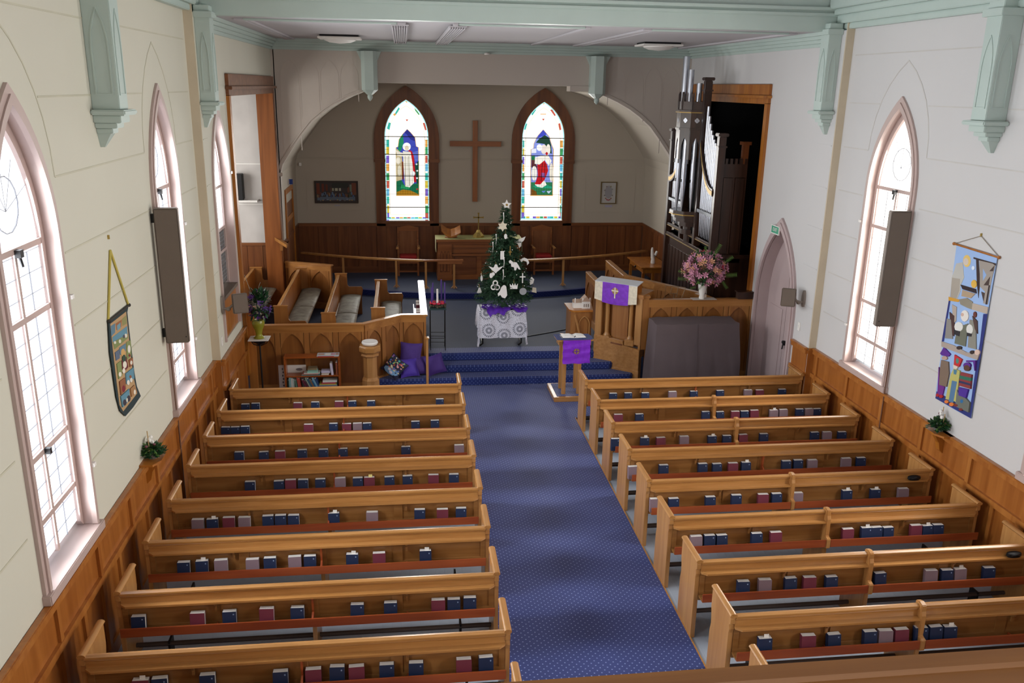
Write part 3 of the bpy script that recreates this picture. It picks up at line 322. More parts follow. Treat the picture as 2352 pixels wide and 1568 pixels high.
SGB_L=[('#38b8a8', [(-0.41, 3.982), (-0.336, 3.983), (-0.34, 3.802), (-0.414, 3.801)]), ('#e8a850', [(0.572, 3.992), (0.646, 3.993), (0.644, 3.811), (0.57, 3.81)]), ('#d8c040', [(-0.414, 3.801), (-0.34, 3.802), (-0.345, 3.62), (-0.418, 3.619)]), ('#40a060', [(0.57, 3.81), (0.644, 3.811), (0.642, 3.628), (0.568, 3.628)]), ('#7c60c8', [(-0.419, 3.585), (-0.345, 3.586), (-0.35, 3.403), (-0.424, 3.402)]), ('#c85a48', [(0.567, 3.593), (0.642, 3.594), (0.64, 3.41), (0.565, 3.409)]), ('#e8a850', [(-0.424, 3.379), (-0.35, 3.38), (-0.354, 3.196), (-0.429, 3.195)]), ('#68b8e0', [(0.565, 3.386), (0.64, 3.387), (0.638, 3.202), (0.563, 3.201)]), ('#40a060', [(-0.43, 3.149), (-0.356, 3.15), (-0.36, 2.965), (-0.434, 2.964)]), ('#38b8a8', [(0.563, 3.155), (0.637, 3.155), (0.636, 2.969), (0.56, 2.969)]), ('#c85a48', [(-0.434, 2.953), (-0.36, 2.953), (-0.364, 2.767), (-0.439, 2.767)]), ('#d8c040', [(0.56, 2.957), (0.635, 2.958), (0.634, 2.771), (0.558, 2.77)]), ('#68b8e0', [(-0.439, 2.755), (-0.365, 2.755), (-0.369, 2.568), (-0.444, 2.568)]), ('#7c60c8', [(0.558, 2.759), (0.633, 2.759), (0.631, 2.571), (0.556, 2.571)]), ('#38b8a8', [(-0.444, 2.556), (-0.369, 2.557), (-0.374, 2.369), (-0.448, 2.369)]), ('#e8a850', [(0.556, 2.559), (0.631, 2.559), (0.629, 2.37), (0.554, 2.37)]), ('#d8c040', [(-0.45, 2.322), (-0.375, 2.322), (-0.379, 2.133), (-0.454, 2.133)]), ('#40a060', [(0.553, 2.323), (0.629, 2.323), (0.627, 2.133), (0.551, 2.133)]), ('#7c60c8', [(-0.454, 2.133), (-0.379, 2.133), (-0.383, 1.943), (-0.459, 1.943)]), ('#c85a48', [(0.551, 2.133), (0.627, 2.133), (0.625, 1.942), (0.549, 1.942)]), ('#38b8a8', [(-0.176, 4.635), (-0.081, 4.787), (-0.055, 4.736), (-0.154, 4.59)]), ('#e8a850', [(-0.226, 4.601), (-0.176, 4.635), (-0.154, 4.59), (-0.2, 4.563)]), ('#40a060', [(0.306, 4.775), (0.385, 4.687), (0.441, 4.61), (0.413, 4.594), (0.328, 4.697)]), ('#38b8a8', [(-0.389, 4.253), (-0.34, 4.41), (-0.284, 4.388), (-0.322, 4.22)]), ('#c85a48', [(0.512, 4.398), (0.565, 4.41), (0.609, 4.23), (0.57, 4.219)]), ('#e8a850', [(0.069, 4.926), (0.12, 4.967), (0.172, 4.928), (0.119, 4.887)]), ('#c85a48', [(0.084, 4.482), (0.153, 4.483), (0.118, 4.433)]), ('#38b8a8', [(-0.424, 2.023), (-0.335, 2.023), (-0.336, 1.971), (-0.425, 1.971)]), ('#d8c040', [(-0.325, 2.023), (-0.236, 2.023), (-0.237, 1.971), (-0.326, 1.971)]), ('#7c60c8', [(-0.207, 2.023), (-0.118, 2.023), (-0.119, 1.971), (-0.208, 1.971)]), ('#e8a850', [(-0.113, 2.023), (-0.023, 2.023), (-0.024, 1.971), (-0.114, 1.971)]), ('#40a060', [(-0.014, 2.023), (0.076, 2.023), (0.075, 1.971), (-0.015, 1.971)]), ('#c85a48', [(0.081, 2.023), (0.17, 2.023), (0.17, 1.971), (0.08, 1.971)]), ('#68b8e0', [(0.182, 2.023), (0.272, 2.023), (0.271, 1.971), (0.181, 1.971)]), ('#38b8a8', [(0.277, 2.023), (0.367, 2.023), (0.366, 1.97), (0.276, 1.971)]), ('#d8c040', [(0.372, 2.023), (0.462, 2.023), (0.461, 1.97), (0.371, 1.97)]), ('#7c60c8', [(0.478, 2.023), (0.569, 2.023), (0.568, 1.97), (0.478, 1.97)])]
SGB_R=[('#38b8a8', [(3.036, 3.997), (3.11, 3.997), (3.114, 3.818), (3.04, 3.818)]), ('#e8a850', [(4.043, 4.007), (4.118, 4.008), (4.124, 3.828), (4.049, 3.827)]), ('#d8c040', [(3.04, 3.795), (3.115, 3.796), (3.118, 3.616), (3.044, 3.616)]), ('#40a060', [(4.05, 3.805), (4.125, 3.805), (4.131, 3.624), (4.056, 3.624)]), ('#7c60c8', [(3.045, 3.582), (3.119, 3.582), (3.123, 3.401), (3.049, 3.401)]), ('#c85a48', [(4.057, 3.59), (4.132, 3.59), (4.139, 3.409), (4.064, 3.408)]), ('#e8a850', [(3.049, 3.39), (3.123, 3.39), (3.127, 3.208), (3.053, 3.208)]), ('#68b8e0', [(4.064, 3.397), (4.139, 3.397), (4.146, 3.214), (4.07, 3.214)]), ('#40a060', [(3.053, 3.174), (3.128, 3.174), (3.132, 2.991), (3.057, 2.991)]), ('#38b8a8', [(4.071, 3.18), (4.147, 3.18), (4.153, 2.996), (4.078, 2.996)]), ('#c85a48', [(3.058, 2.968), (3.133, 2.969), (3.137, 2.785), (3.061, 2.784)]), ('#d8c040', [(4.078, 2.973), (4.154, 2.973), (4.16, 2.788), (4.085, 2.788)]), ('#68b8e0', [(3.062, 2.761), (3.137, 2.762), (3.141, 2.577), (3.066, 2.577)]), ('#7c60c8', [(4.085, 2.765), (4.161, 2.765), (4.168, 2.579), (4.092, 2.579)]), ('#38b8a8', [(3.066, 2.565), (3.141, 2.565), (3.145, 2.38), (3.07, 2.38)]), ('#e8a850', [(4.092, 2.568), (4.168, 2.568), (4.175, 2.381), (4.098, 2.381)]), ('#d8c040', [(3.071, 2.333), (3.146, 2.333), (3.15, 2.146), (3.075, 2.146)]), ('#40a060', [(4.1, 2.334), (4.176, 2.334), (4.183, 2.146), (4.106, 2.146)]), ('#7c60c8', [(3.075, 2.146), (3.15, 2.146), (3.155, 1.959), (3.079, 1.959)]), ('#c85a48', [(4.106, 2.146), (4.183, 2.146), (4.189, 1.958), (4.113, 1.958)]), ('#38b8a8', [(3.279, 4.664), (3.367, 4.796), (3.403, 4.764), (3.303, 4.616)]), ('#c85a48', [(3.759, 4.769), (3.816, 4.781), (3.913, 4.639), (3.884, 4.61)]), ('#38b8a8', [(3.081, 4.264), (3.124, 4.43), (3.181, 4.416), (3.139, 4.265)]), ('#c85a48', [(3.983, 4.426), (4.035, 4.442), (4.071, 4.275), (4.025, 4.264)]), ('#e8a850', [(3.529, 4.934), (3.585, 4.974), (3.644, 4.936), (3.587, 4.896)]), ('#e8a850', [(3.509, 4.667), (3.665, 4.669), (3.659, 4.651), (3.514, 4.649)]), ('#c85a48', [(3.558, 4.546), (3.627, 4.547), (3.594, 4.492)]), ('#38b8a8', [(3.094, 2.041), (3.184, 2.041), (3.185, 1.987), (3.095, 1.987)]), ('#d8c040', [(3.2, 2.041), (3.29, 2.041), (3.292, 1.987), (3.201, 1.987)]), ('#7c60c8', [(3.378, 2.041), (3.468, 2.041), (3.47, 1.987), (3.379, 1.987)]), ('#e8a850', [(3.473, 2.041), (3.563, 2.041), (3.565, 1.987), (3.474, 1.987)]), ('#40a060', [(3.568, 2.041), (3.659, 2.041), (3.66, 1.987), (3.57, 1.987)]), ('#c85a48', [(3.671, 2.041), (3.761, 2.041), (3.763, 1.986), (3.672, 1.987)]), ('#68b8e0', [(3.771, 2.041), (3.861, 2.041), (3.863, 1.986), (3.772, 1.986)]), ('#38b8a8', [(3.842, 2.041), (3.933, 2.041), (3.935, 1.986), (3.844, 1.986)]), ('#d8c040', [(3.95, 2.041), (4.041, 2.04), (4.042, 1.986), (3.951, 1.986)]), ('#7c60c8', [(4.069, 2.04), (4.16, 2.04), (4.162, 1.986), (4.071, 1.986)])]
# ------------------------------------------------------------------ room shell
XL, XR, IL, IR = -2.87, 6.6, -2.75, 6.48
YS, YA, YB, ZC = 12.62, 19.6, 22.4, 6.2         # wall step, chancel arch, apse back, crossing ceiling
PLAT, ALT = .452, .581

fl = struct('floor', MB().box(-5.3, 8.6, -3, 15.4, -.12, -.02), paint('sub floor', '#5c6068', .8))
bme = MB().box(-.049, .049, 0, 14.0, -.02, 0)
first = None
for i in range(96):
    x = XL + .05 + i*.0987
    if .86 < x < 2.78: continue
    if first is None:
        first = ob('floor_board', bme, FLOORM, fl); first.location = (x, -1.0, 0)
    else:
        b = first.copy(); COL.objects.link(b); b.location = (x, -1.0, 0)
def nave_wall(name, xs, sgn, wins, mat, y0, y1, ztop):
    # vertical strips between arched openings; thickness outward
    mb = MB(); cur = y0; d0, d1 = xs, xs + sgn*.36
    for (a, b, z0, zs, za) in wins:
        mb.prism([(cur, 0), (a, 0), (a, ztop), (cur, ztop)], fx, d0, d1)
        if z0 > 0: mb.prism([(a, 0), (b, 0), (b, z0), (a, z0)], fx, d0, d1)
        A = arch(a, b, z0, zs, za, 10)[1:-1]
        for p, q in zip(A[:-1], A[1:]):
            if q[0] - p[0] > 1e-6: mb.prism([p, q, (q[0], ztop), (p[0], ztop)], fx, d0, d1)
        cur = b
    mb.prism([(cur, 0), (y1-.001, 0), (y1-.001, ztop), (cur, ztop)], fx, d0, d1)
    return struct(name, mb, mat)
WL = [(c-.56, c+.56, 1.42, 4.05, 5.18) for c in (2.86, 6.90, 10.93)]
WR = [(c-.56, c+.56, 1.42, 4.05, 5.18) for c in (3.05, 7.13, 11.08)]
wl = nave_wall('wall_left', XL, -1, WL, WALLC, -3, YS, 7.6)
wr = nave_wall('wall_right', XR, 1, WR, WALLW, -3, YS, 7.6)
# faint cover strips between the wall boards, following the arches
def strips(parent, xs, sgn, wins, y0, y1, mat):
    x0, x1 = xs - sgn*.004, xs + sgn*.004
    for z in (1.98, 2.62, 3.26, 3.9, 4.54, 5.18, 5.85):
        cur = y0; seg = []
        for (a, b, *_r) in wins:
            w = .16 if z < 4.6 else (.02 if z < 5.3 else -1)
            if w < 0: continue
            seg.append((cur, a-w)); cur = b+w
        seg.append((cur, y1))
        for a, b in seg:
            if b-a > .05: ob('cover_strip', MB().box(x0, x1, a, b, z-.008, z+.008), mat, parent)
    for (a, b, *_r) in wins:
        o = arch(a-.16, b+.16, 4.54, 4.54, 5.75, 6)[1:-1]; i = arch(a-.145, b+.145, 4.54, 4.54, 5.73, 6)[1:-1]
        ob('arch_strip', MB().ring(o, i, fx, x0, x1), mat, parent)
strips(wl, XL, -1, WL, -1, 12.5, paint('cream strip', '#c0bda9', .7)); strips(wr, XR, 1, WR, -1, 12.5, paint('white strip', '#c3c0bc', .7))

def nave_window(n, side, y0, y1, z0, zs, za, strength):
    s = -1 if side == 'l' else 1; X = XL if side == 'l' else XR
    w = struct('window_%d' % n, None, loc=(X, (y0+y1)/2, z0))
    oc = arch(y0-.06, y1+.06, z0-.08, zs, za+.11); ic = arch(y0+.01, y1-.01, z0+.0, zs, za-.02)
    ob('window_casing', MB().ring(oc, ic, fx, X-s*.03, X+s*.03), PINK, w)
    ob('window_moulding', MB().ring(arch(y0-.015, y1+.015, z0-.03, zs, za+.03), arch(y0+.03, y1-.03, z0+.02, zs, za-.05), fx, X-s*.045, X+s*.0), PINK, w)
    ra = arch(y0-.002, y1+.002, z0-.001, zs, za+.002); rb = arch(y0+.012, y1-.012, z0+.012, zs, za-.018)
    ob('window_reveal', MB().ring(ra, rb, fx, X-s*.02, X+s*.08), PINK, w)
    ob('window_sill', MB().box(min(X-s*.07, X+s*.2), max(X-s*.07, X+s*.2), y0-.08, y1+.08, z0-.08, z0+.008), PINK, w, bevel=.008)
    o2 = arch(y0+.01, y1-.01, z0, zs, za-.02); i2 = arch(y0+.075, y1-.075, z0+.07, zs, za-.13)
    ob('window_frame', MB().ring(o2, i2, fx, X+s*.08, X+s*.14), PINK, w)
    zt = [z for z in (1.86, 2.4, 3.5, 4.05)]
    for z in zt: ob('transom', MB().box(min(X+s*.085, X+s*.13), max(X+s*.085, X+s*.13), y0+.07, y1-.07, z-.024, z+.024), PINK, w)
    yc = (y0+y1)/2
    ob('mullion', MB().box(min(X+s*.09, X+s*.13), max(X+s*.09, X+s*.13), yc-.02, yc+.02, z0+.06, 4.03), PINK, w)
    # glass panes, two per row and the arched head
    zz = [z0+.06] + zt; gx0, gx1 = X+s*.115, X+s*.122; G = emit('#f2f6ff' if side == 'l' else '#fffaf2', strength)
    for a, b in zip(zz[:-1], zz[1:]):
        for p, q in ((y0+.07, yc-.018), (yc+.018, y1-.07)):
            ob('pane', MB().box(min(gx0, gx1), max(gx0, gx1), p, q, a+.02, b-.02), G, w)
    hd = arch(y0+.07, y1-.07, 4.07, 4.07, za-.13)
    ob('pane', MB().prism(hd, fx, gx0, gx1), G, w)
    # lead lines on the glass
    lm = MB(); lx0, lx1 = sorted((X+s*.105, X+s*.1145))
    z = z0+.2
    while z < 4.0:
        lm.box(lx0, lx1, y0+.08, y1-.08, z-.002, z+.002); z += .17
    for q in (.25, .75):
        yy = y0+.07+(y1-y0-.14)*q; lm.box(lx0, lx1, yy-.002, yy+.002, z0+.07, 4.0)
    for k in range(5):
        yy = y0+.2+(y1-y0-.4)*k/4; lm.tube([(lx0, yc, 4.35), (lx0, yy+(yy-yc)*.15, 4.35+.45*cos((k-2)*.6))], .0035, 4)
    lm.ring(blob(yc, 4.4, .22, .22, 14), blob(yc, 4.4, .213, .213, 14), fx, lx0, lx1, closed=True)
    o = ob('lead_came', lm, paint('lead', '#a4a8b0', .6), w)
    ob('window_catch', MB().box(min(X+s*.04, X+s*.085), max(X+s*.04, X+s*.085), yc-.03, yc+.03, 4.0, 4.06).tube([(X+s*.06, yc, 4.0), (X+s*.04, yc-.02, 3.93)], .012, 6), BLACK, w)
    ob('window_catch', MB().box(min(X+s*.04, X+s*.085), max(X+s*.04, X+s*.085), yc-.02, yc+.02, 2.37, 2.42), BLACK, w)
    yy = y1+.02
    for z in (2.0, 3.55):
        ob('stay_clip', MB().box(min(X-s*.01, X-s*.07), max(X-s*.01, X-s*.07), yy-.02, yy+.03, z-.018, z+.018), WHITE, w)
    return w
n = 1
for (a, b, z0, zs, za) in WL:
    nave_window(n, 'l', a, b, z0, zs, za, WIN_L); n += 1
for (a, b, z0, zs, za) in WR:
    nave_window(n, 'r', a, b, z0, zs, za, WIN_R); n += 1

# nave dado: cap, rails, stiles and recessed panels
def dado(name, X, s, y0, y1, stiles, z0=0., zt=1.34, mat=DADO):
    d = struct(name, None, loc=(X, y0, z0))
    xa = X - s*.012
    def bx(n, p, q, a, b, t, m=mat, bev=0.): ob(n, MB().box(min(X, X-s*t), max(X, X-s*t), p, q, a, b), m, d, bevel=bev)
    bx('dado_cap', y0, y1, zt-.035, zt, .065, mat, .008)
    bx('dado_rail', y0, y1, zt-.1, zt-.035, .045)
    bx('dado_rail', y0, y1, .85, .92, .045); bx('dado_rail', y0, y1, z0, z0+.14, .035)
    sl = [y0-.02] + [q for q in stiles if y0 < q < y1] + [y1+.02]
    for q in sl[1:-1]: bx('stile', q-.03, q+.03, .92, zt-.1, .04)
    for a, b in zip(sl[:-1], sl[1:]):
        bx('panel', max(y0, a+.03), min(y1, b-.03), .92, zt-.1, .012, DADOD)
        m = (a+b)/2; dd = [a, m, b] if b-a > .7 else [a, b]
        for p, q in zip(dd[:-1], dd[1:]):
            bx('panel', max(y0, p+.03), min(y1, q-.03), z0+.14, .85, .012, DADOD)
            if q < b: bx('stile', q-.03, q+.03, z0+.14, .85, .04)
        if b < y1: bx('stile', b-.03, b+.03, z0+.14, .85, .04)
dado('trim_1', XL, -1, -1, YS, [12.3-.98*k for k in range(13)][::-1])
dado('trim_2', XR, 1, -1, YS, [12.46-.98*k for k in range(13)][::-1])
# short returns where the walls step inwards
for nm, X0, X1, s, m in (('wall_pilaster_left', XL, IL, -1, TAN), ('wall_pilaster_right', IR, XR, 1, TAN)):
    struct(nm, MB().box(X0+(0 if s < 0 else .001), X1-(.001 if s < 0 else 0), YS-.02, YS+.003, 1.34, ZC+.2), m)
    d = struct('trim_3' if s < 0 else 'trim_4', MB().box(min(X0, X1)-.0, max(X0, X1), YS-.012, YS+.0, 0, 1.34), DADO)
    ob('dado_cap', MB().box(min(X0, X1), max(X0, X1), YS-.03, YS, 1.3, 1.34), DADO, d)

# crossing walls
def crossing_wall(name, X, s, mat, opens):
    mb = MB(); cur = YS+.005
    for (a, b, z0, kind) in opens:
        mb.prism([(cur, 0), (a, 0), (a, ZC), (cur, ZC)], fx, X, X+s*.3)
        if kind == 'arch':
            A = arch(a, b, 0, *z0[1:], n=8); zb = z0[0]
            if zb > 0: mb.prism([(a, 0), (b, 0), (b, zb), (a, zb)], fx, X, X+s*.3)
            for p, q in zip(A[1:-2], A[2:-1]):
                if q[0]-p[0] > 1e-6: mb.prism([p, q, (q[0], ZC), (p[0], ZC)], fx, X, X+s*.3)
        else:
            mb.prism([(a, z0), (b, z0), (b, ZC), (a, ZC)], fx, X, X+s*.3)
        cur = b
    if cur < YA: mb.prism([(cur, 0), (YA, 0), (YA, ZC), (cur, ZC)], fx, X, X+s*.3)
    return struct(name, mb, mat)
W3 = (13.05, 14.22)
cwl = crossing_wall('wall_left.001', IL, -1, WALLC, [(W3[0], W3[1], (1.5, 3.75, 4.86), 'arch'), (14.62, 19.3, 5.12, 'rect')])
DR = (13.28, 14.80)
cwr = crossing_wall('wall_right.001', IR, 1, WALLW, [(DR[0], DR[1], (0, 1.7, 3.13), 'arch'), (15.2, 19.1, 5.12, 'rect')])
for w_, X, s, segs in ((cwl, IL, -1, ((12.66, 12.92), (14.32, 14.45))), (cwr, IR, 1, ((12.66, 13.15),))):
    for z in (1.98, 2.62, 3.26, 3.9, 4.54):
        for a, b in segs:
            ob('cover_strip', MB().box(min(X, X-s*.006), max(X, X-s*.006), a, b, z-.008, z+.008), WALLC if s < 0 else WALLW, w_)
dado('trim_5', IL, -1, YS, 14.55, [12.95, 14.3]); dado('trim_6', IR, 1, YS, 13.16, [])
# left transept window with grey lower panes and a deep brown ledge
w3 = struct('window_7', None, loc=(IL, 13.6, 1.5)); a, b = W3
ob('window_casing', MB().ring(arch(a-.06, b+.06, 1.5, 3.75, 4.97), arch(a+.01, b-.01, 1.5, 3.75, 4.84), fx, IL+.03, IL-.03), PINK, w3)
ob('window_frame', MB().ring(arch(a+.01, b-.01, 2.16, 3.75, 4.84), arch(a+.07, b-.07, 2.22, 3.75, 4.74), fx, IL-.10, IL-.16), PINK, w3)
for z in (2.75, 3.1, 3.75): ob('transom', MB().box(IL-.15, IL-.10, a+.07, b-.07, z-.022, z+.022), PINK, w3)
ob('mullion', MB().box(IL-.15, IL-.105, 13.62, 13.66, 2.2, 3.73), PINK, w3)
GL3 = emit('#f2f6ff', WIN_L); GRY = paint('grey leaded glass', '#565a58', .2, var=.2, scale=6)
for (za_, zb_, g) in ((2.22, 2.73, GRY), (2.77, 3.08, GRY), (3.12, 3.73, GL3)):
    for p, q in ((a+.07, 13.625), (13.655, b-.07)):
        ob('pane', MB().box(IL-.137, IL-.13, p, q, za_, zb_), g, w3)
ob('pane', MB().prism(arch(a+.07, b-.07, 3.77, 3.77, 4.74), fx, IL-.137, IL-.13), GL3, w3)
lm = MB()
for k in range(14): lm.box(IL-.129, IL-.126, a+.08, b-.08, 2.3+k*.06-.002, 2.3+k*.06+.002)
for k in range(12): lm.box(IL-.129, IL-.126, a+.1+k*.09-.002, a+.1+k*.09+.002, 2.25, 3.06)
for k in range(10): lm.box(IL-.129, IL-.126, a+.08, b-.08, 3.2+k*.13-.002, 3.2+k*.13+.002)
ob('lead_came', lm, paint('lead', '#a4a8b0', .6), w3)
ob('stay_clip', MB().box(IL, IL+.06, b+.0, b+.05, 3.92, 3.96), WHITE, w3)
ob('window_reveal', MB().ring(arch(a-.002, b+.002, 1.5, 3.75, 4.862), arch(a+.012, b-.012, 1.51, 3.75, 4.84), fx, IL+.02, IL-.1), PINK, w3)
ob('window_apron', MB().box(IL-.2, IL-.02, a+.0, b, 1.34, 2.14), DADO, w3)
ob('window_ledge', MB().box(IL-.2, IL+.02, a, b, 2.12, 2.17), paint('dusty ledge', '#6b5a4c', .7), w3)

# door in the right crossing wall
d1 = struct('door_1', None, loc=(IR, 14.0, 0)); a, b = DR
ob('door_casing', MB().ring(arch(a-.07, b+.08, 0, 1.7, 3.24), arch(a+.02, b-.02, 0, 1.7, 3.08), fx, IR-.04, IR+.02), PINKD, d1)
ob('door_moulding', MB().ring(arch(a-.02, b+.02, 0, 1.7, 3.16), arch(a+.03, b-.03, 0, 1.7, 3.06), fx, IR-.06, IR-.02), PINKD, d1)
ob('door_lining', MB().ring(arch(a, b, 0, 1.7, 3.13), arch(a+.03, b-.03, 0, 1.7, 3.06), fx, IR, IR+.3), PINKD, d1)
mid = 13.98
for p, q in ((a+.03, mid-.006), (mid+.006, b-.03)):
    mb = MB(); full = arch(a+.03, b-.03, .01, 1.7, 3.06, 14)
    pts = [pt for pt in full if p-1e-6 <= pt[0] <= q+1e-6]
    hh = lambda y: max(v for u, v in full[1:-1] if abs(u-y) < .13)
    if p < mid-.1: pts = [(p, .01)] + [pt for pt in pts if pt[0] < mid-.01 and pt[1] > .02] + [(q, 3.02), (q, .01)]
    else: pts = [(p, .01), (p, 3.02)] + [pt for pt in pts if pt[0] > mid+.01 and pt[1] > .02] + [(q, .01)]
    lf = ob('door_leaf', mb.prism(pts, fx, IR+.2, IR+.24), PINKD, d1)
    ob('door_panel', MB().box(IR+.19, IR+.2, p+.12, q-.12, .25, 1.6), PINKD, d1, bevel=.004)
ob('door_handle', MB().box(IR+.165, IR+.2, 13.86, 13.9, 1.0, 1.08).tube([(IR+.165, 13.88, 1.05), (IR+.15, 13.88, .93)], .012, 6).ball((IR+.16, 13.88, 1.06), .03), BLACK, d1)
struct('wall_porch', MB().box(IR+.3, IR+.32, 13.1, 15.0, 0, 3.4), PINKD)

# big wooden frames of the side openings
def opening(name, X, s, y0, y1, zt, depth, farx):
    o = struct(name, None, loc=(X, y0, PLAT)); t = X - s*.05
    def bx(n, p, q, a, b, x1, x2, m=ORANGE): ob(n, MB().box(min(x1, x2), max(x1, x2), p, q, a, b), m, o, bevel=.006)
    bx('frame_post', y0-.13, y0+.02, PLAT, zt+.02, t, X+s*depth, ORANGE)
    bx('frame_post', y1-.02, y1+.2, PLAT, zt+.02, t, X+s*depth, ORANGE if s > 0 else wood('jamb rimu', '#95582a', '#7a441d', 'Z'))
    bx('frame_head', y0-.13, y1+.2, zt, zt+.1, t, X+s*depth, BROWNX if s < 0 else ORANGE)
    bx('frame_cornice', y0-.17, y1+.24, zt+.1, zt+.15, X-s*.11, X+s*.0, BROWNX if s < 0 else ORANGE)
    bx('frame_frieze', y0-.14, y1+.2, zt+.15, zt+.34, X-s*.055, X, BROWNX if s < 0 else ORANGE)
opening('trim_7', IL, -1, 14.62, 19.3, 5.1, .3, -3.05)
opening('trim_8', IR, 1, 15.2, 19.1, 5.1, .3, 6.8)
# left recess behind its opening
struct('wall_recess_end', MB().box(-5.6, IL-.3, 19.45, 19.6, 0, 6), paint('recess wall', '#c9c5c2', .8))
struct('wall_recess_near', MB().box(-5.6, IL-.3, 14.3, 14.45, 0, 6), WALLC)
struct('ceiling_recess', MB().box(-5.6, IL-.25, 14.3, 19.6, 5.5, 5.6), CEIL)
struct('wall_recess_side', MB().box(-5.75, -5.6, 14.3, 19.6, 0, 6), WALLC)
rd = struct('trim_9', MB().box(-5.6, IL-.3, 19.43, 19.45, PLAT, 1.88), BROWN)
ob('dado_cap', MB().box(-5.6, IL-.3, 19.4, 19.45, 1.84, 1.9), BROWNX, rd)
for k in range(7): ob('dado_board', MB().box(-5.5+k*.34, -5.18+k*.34, 19.42, 19.431, PLAT, 1.84), BROWN, rd)
for z in (2.75, 3.62): ob('wall_strip', MB().box(-5.6, IL-.3, 19.44, 19.45, z-.012, z+.012), WHITE, bpy.data.objects['wall_recess_end'])
bb = thing('wall_speaker', 'narrow black loudspeaker on a white shelf seen through the left wooden opening', 'speaker', (-3.52, 19.3, 2.85))
ob('speaker_body', MB().box(-3.62, -3.44, 19.22, 19.42, 2.87, 3.42), BLACK, bb, bevel=.01)
ob('shelf', MB().box(-3.64, -3.15, 19.2, 19.45, 2.82, 2.86), WHITE, bb)
# dark organ chamber on the right
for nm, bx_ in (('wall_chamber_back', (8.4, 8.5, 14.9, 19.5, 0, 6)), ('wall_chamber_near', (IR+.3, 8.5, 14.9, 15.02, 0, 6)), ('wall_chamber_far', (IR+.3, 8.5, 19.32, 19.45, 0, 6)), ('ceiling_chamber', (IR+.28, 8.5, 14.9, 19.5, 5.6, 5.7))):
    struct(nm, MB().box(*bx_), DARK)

# chancel arch wall with a flat topped basket opening, and the vault behind it
def prof():
    L = [(-2.70, 1.88), (-2.68, 3.40), (-2.62, 3.60), (-2.40, 3.93), (-2.18, 4.22), (-1.95, 4.50), (-1.68, 4.72), (-1.44, 4.88), (-1.15, 5.03), (-.86, 5.15), (-.6, 5.22), (-.6, 5.35)]
    c = 1.83
    return L + [(2*c-u, v) for u, v in L[::-1]]
PR = prof()
mb = MB()
for p, q in zip(PR[:-1], PR[1:]):
    if q[0]-p[0] > 1e-4: mb.prism([p, q, (q[0], ZC), (p[0], ZC)], ident, YA, YA+.22)
mb.prism([(IL-.3, 0), (-2.68, 0), (-2.68, ZC), (IL-.3, ZC)], ident, YA, YA+.22); mb.prism([(6.34, 0), (IR+.3, 0), (IR+.3, ZC), (6.34, ZC)], ident, YA, YA+.22)
aw = struct('wall_chancel_arch', mb, WALLP)
mb = MB(); OUTP = [(u + (-.06 if u < 1.8 else .06), v+.06) for u, v in PR]
mb.ring([(-2.76, 1.88)]+OUTP[1:-1]+[(6.42, 1.88)], PR, ident, YA+.22, YB)
struct('ceiling_chancel_vault', mb, APSE)
# jamb edging and blind tracery on the arch wall
for s_, m_ in ((-1, 0), (1, 1)):
    f = (lambda u: u) if s_ < 0 else (lambda u: 3.66-u)
    jb = ob('jamb_capital', MB().box(min(f(-2.8), f(-2.63)), max(f(-2.8), f(-2.63)), YA-.04, YA, 3.34, 3.42), WALLP, aw, bevel=.01)
    E1 = [(f(u), v) for u, v in PR[1:11]]; E2 = [(f(u-.05), v+.05) for u, v in PR[1:11]]
    ob('arch_edge_bead', MB().ring(E2, [(f(u-.03), v+.03) for u, v in PR[1:11]], ident, YA-.02, YA), WALLP, aw)
    for k in range(4):
        u0, u1 = -2.58+k*.42, -2.58+k*.42+.4
        o_ = arch(u0, u1, 3.9 if k == 0 else (4.6 if k == 1 else 4.95), 5.45, 5.8, 6); i_ = arch(u0+.015, u1-.015, o_[0][1]+.01, 5.45, 5.785, 6)
        ob('blind_arch', MB().ring([(f(u), v) for u, v in o_], [(f(u), v) for u, v in i_], ident, YA-.004, YA), WALLP, aw)
# apse walls
aps = struct('wall_chancel_back', MB().box(-3, 6.7, YB+.3, YB+.4, 0, 6), APSE)
# back wall with two window holes
GW = ((-.47, .67), (3.03, 4.17))
mb = MB(); cur = -2.9
for a, b in GW:
    mb.prism([(cur, 0), (a, 0), (a, 5.6), (cur, 5.6)], ident, YB, YB+.2); mb.prism([(a, 0), (b, 0), (b, 1.94), (a, 1.94)], ident, YB, YB+.2)
    A = arch(a, b, 1.94, 4.05, 5.0, 10)[1:-1]
    for p, q in zip(A[:-1], A[1:]):
        if q[0]-p[0] > 1e-6: mb.prism([p, q, (q[0], 5.6), (p[0], 5.6)], ident, YB, YB+.2)
    cur = b
mb.prism([(cur, 0), (6.6, 0), (6.6, 5.6), (cur, 5.6)], ident, YB, YB+.2)
bw = struct('wall_chancel_back.001', mb, APSE)
for z in (3.52,): 
    for a, b in ((-2.68, -.74), (.95, 2.76), (4.42, 6.34)):
        ob('string_course', MB().box(a, b, YB-.02, YB, z-.012, z+.012), APSE, bw)
for (x0, x1, z0, z1) in ((-2.45, -.95, 2.2, 3.15), (4.75, 6.1, 2.15, 3.15)):
    ob('wall_strip', MB().ring([(x0, z0), (x1, z0), (x1, z1), (x0, z1)], [(x0+.012, z0+.012), (x1-.012, z0+.012), (x1-.012, z1-.012), (x0+.012, z1-.012)], ident, YB-.006, YB, closed=True), APSE, bw)
